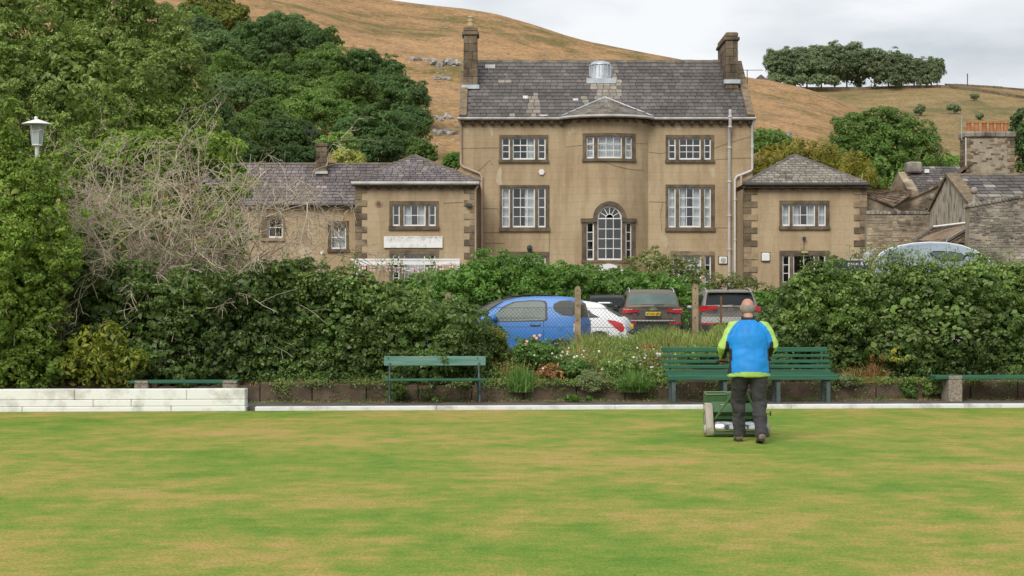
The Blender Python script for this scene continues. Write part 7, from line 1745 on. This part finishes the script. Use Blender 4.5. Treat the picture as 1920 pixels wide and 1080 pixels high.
jo.data.polygons.foreach_set('material_index', [jk_mat(p.center) for p in jo.data.polygons])
mb = MB(); mb.tube([(.0+.078*math.cos(a), .10+.078*math.sin(a), 1.505+.012*math.sin(a)) for a in np.linspace(0, 6.2832, 21)], [(.010, .030)]*21, 8, False); mb.build('collar', M['jk_black'], man, smooth='all', local=True)
# trousers
tr_ = MB(); limb(tr_, [(0, -.01, .80, .205, .135), (0, -.012, .86, .21, .14), (0, -.01, .94, .20, .13)], 20)
for k, sd in (('l', -1), ('r', 1)):
    h, kn, an = Vector(J['hp'+k]), Vector(J['kn'+k]), Vector(J['an'+k])
    limb(tr_, [(*h, .112, .125), (*h.lerp(kn, .35), .106, .112), (*h.lerp(kn, .7), .094), (*kn, .086), (*kn.lerp(an, .4), .083), (*kn.lerp(an, .8), .076), (an.x, an.y, an.z+.0, .078, .085), (an.x, an.y, an.z-.035, .076, .088)], 16)
to = tr_.build('trousers', M['trouser'], man, local=True); remesh(to, .011, 4)
for v in to.data.vertices:
    c = v.co; f = 1.3 if c.z < .5 else .8; a = fold(c.x*7+3, c.z*9+c.x*3, c.y*7)*.017*f; v.co = c+v.normal*a
to.data.materials.clear(); to.data.materials.append(M['trouser'])
# shoes: left flat ahead, right just pushing off
for k, lift in (('l', .0), ('r', .035)):
    an = Vector(J['an'+k]); sh = MB(); b = Vector((an.x, an.y, 0))
    limb(sh, [(*(b+Vector((0, -.075, .052+lift))), .036, .034), (*(b+Vector((0, -.05, .055+lift))), .045, .048), (*(b+Vector((0, .02, .058+lift*.7))), .045, .05), (*(b+Vector((0, .10, .042+lift*.2))), .048, .036), (*(b+Vector((0, .17, .034))), .046, .028), (*(b+Vector((0, .205, .03))), .03, .02)], 14)
    so = sh.build('shoe', M['shoe'], man, smooth='all', local=True)
    sl_ = MB(); limb(sl_, [(*(b+Vector((0, -.082, .016+lift))), .036, .013), (*(b+Vector((0, -.04, .014+lift*.9))), .046, .014), (*(b+Vector((0, .06, .013+lift*.4))), .045, .013), (*(b+Vector((0, .14, .013))), .052, .013), (*(b+Vector((0, .20, .013))), .034, .012)], 12)
    sl_.build('sole', M['sole'], so, smooth=50, local=True)

# ------------------------------------------------------------------ cylinder mower
M['mw_green'] = pmat('mower_green_paint', (.035,.095,.030), (.055,.125,.042), 5, .4, .1, 30)
M['mw_light'] = pmat('mower_light_green', (.12,.20,.075), (.09,.165,.06), 5, .45)
M['mw_cream'] = pmat('mower_cream_cover', (.42,.38,.31), (.29,.25,.20), 5, .55, .2, 25)
M['mw_roller'] = pmat('polished_roller', (.72,.72,.72), (.55,.54,.52), 3, .16, metal=1.0, sc=(1, 8, 8))
M['mw_engine'] = pmat('oily_engine', (.02,.019,.018), (.06,.055,.05), 12, .5, .3, 40)
YW_ = 21.75; XW = wx(1381, YW_); mw = thing('cylinder_mower', 'old green cylinder mower with cream chain case and steel roller', 'mower', (XW, YW_, 0))
def mbx(f, name, mat, smooth=False): m = MB(); f(m); return m.build(name, M[mat], mw, smooth=smooth, local=True)
def rcover(m, x0, x1, pts): m.prismx(pts, x0, x1)
cc_ = [(.0, .10)]
cov = [(-.10, .02), (-.13, .07), (-.12, .14), (-.02, .36), (.02, .41), (.10, .425), (.16, .40), (.19, .34), (.17, .22), (.14, .06), (.10, .02)]
mbx(lambda m: m.rings([[(-.40, y*.9+.003, z*.97+.006) for y, z in cov], [(-.385, y, z) for y, z in cov], [(-.315, y, z) for y, z in cov], [(-.305, y*.95, z*.98) for y, z in cov]]), 'chain_case', 'mw_cream', 40)
mbx(lambda m: (m.lathe((-.435, -.06, .09), [(.03, 0), (.062, .01), (.07, .035)], 14, 'x'), m.lathe((-.415, .08, .34), [(.02, 0), (.05, .006), (.05, .02)], 12, 'x')), 'bearing_cap', 'mw_cream', 40)
for a, b in ((-.285, -.012), (.012, .285)): mbx(lambda m: m.lathe((a, -.02, .103), [(.02, 0), (.094, 0), (.1, .008), (.1, b-a-.008), (.094, b-a), (.02, b-a)], 36, 'x'), 'rear_roller', 'mw_roller', 40)
mbx(lambda m: m.lathe((.36, -.02, .10), [(.03, -.02), (.092, -.02), (.098, 0), (.098, .05), (.08, .055)], 24, 'x'), 'drive_wheel', 'mw_cream', 40)
mbx(lambda m: m.lathe((-.30, .42, .06), [(.055, 0), (.058, .01), (.058, .59), (.055, .6)], 18, 'x'), 'front_roller', 'iron', 40)
mbx(lambda m: m.cbox(.305, .335, -.08, .45, .05, .36, .01), 'side_plate', 'mw_green')
mbx(lambda m: (m.cbox(-.30, .30, .09, .13, .21, .31, .008)), 'back_plate', 'mw_green')
mbx(lambda m: m.prismx([(.03, .31), (.10, .42), (.34, .43), (.40, .30), (.38, .22), (.08, .26)], -.298, .298), 'hood', 'mw_green')
mbx(lambda m: m.box(-.20, -.13, .088, .092, .39, .405), 'label_plate', 'flagwhite'); mbx(lambda m: m.cbox(-.03, .035, .05, .085, .32, .39, .006), 'rust_plate', 'dirt')
def hop(m):
    m.box(-.34, .34, .72, .745, .12, .515); m.box(-.34, .34, .46, .475, .12, .50); m.box(-.34, -.32, .476, .719, .12, .515); m.box(.32, .34, .476, .719, .12, .515); m.box(-.319, .319, .476, .719, .12, .14)
hp_ = mbx(hop, 'grass_box', 'mw_green')
m = MB(); m.tube([(-.33, .46, .512), (-.33, .735, .53), (.33, .735, .53), (.33, .46, .512), (-.33, .46, .512)], .013, 6); m.build('rim', M['mw_light'], hp_, local=True)
mbx(lambda m: (m.cbox(.02, .20, .12, .34, .43, .60, .02), [m.box(.035, .185, .10, .36, .455+k*.026, .463+k*.026) for k in range(5)], m.lathe((.11, .23, .60), [(.06, 0), (.075, .02), (.075, .06), (.03, .08)], 14), m.tube([(.2, .2, .5), (.27, .15, .46), (.29, .05, .40)], .018, 6), m.lathe((.21, .23, .50), [(.07, 0), (.08, .01), (.08, .04)], 16, 'x')), 'engine', 'mw_engine')
mbx(lambda m: m.cbox(-.10, .0, .14, .32, .44, .56, .02), 'fuel_tank', 'mw_green')
hl_ = Vector((MX+J['wrl'][0]-XW, YM+J['wrl'][1]+.105-YW_, J['wrl'][2]-.055)); hr_ = Vector((MX+J['wrr'][0]-XW, YM+J['wrr'][1]+.105-YW_, J['wrr'][2]-.055))
mbx(lambda m: (m.tube([(-.272, .02, .22), (-.06, -.20, .58), (-.03, -.40, .86), (-.10, hl_.y, hl_.z-.02)], .0145, 8), m.tube([(.285, .02, .22), (.10, -.20, .58), (.07, -.40, .86), (.12, hr_.y, hr_.z-.02)], .0145, 8)), 'handle_arm', 'mw_light', 40)
mbx(lambda m: m.tube([hl_+Vector((-.075, 0, 0)), hl_+Vector((.1, 0, -.01)), hr_+Vector((-.1, 0, -.01)), hr_+Vector((.075, 0, 0))], .013, 8), 'handlebar', 'iron', 40)
for h in (hl_, hr_): mbx(lambda m: m.tube([h+Vector((-.07, 0, 0)), h+Vector((.07, 0, 0))], .0165, 8), 'grip', 'rubber', 40)
mbx(lambda m: (m.tube([(.30, .0, .29), (.43, -.02, .29)], .007, 6), m.tube([(.43, -.02, .265), (.43, -.02, .32)], .010, 6), m.tube([(.32, .05, .15), (.44, .05, .12)], .01, 6)), 'adjuster', 'iron')
mbx(lambda m: (m.tube([(.08, -.05, .45), (.06, -.22, .62), (.03, -.42, .86)], .006, 5), m.lathe((.06, .05, .62), [(.02, 0), (.03, .02), (.025, .09), (.01, .1)], 10)), 'throttle_cable', 'chrome')
mbx(lambda m: m.tube([(-.30, -.14, .045), (.32, -.14, .045)], .012, 6), 'scraper_bar', 'iron')
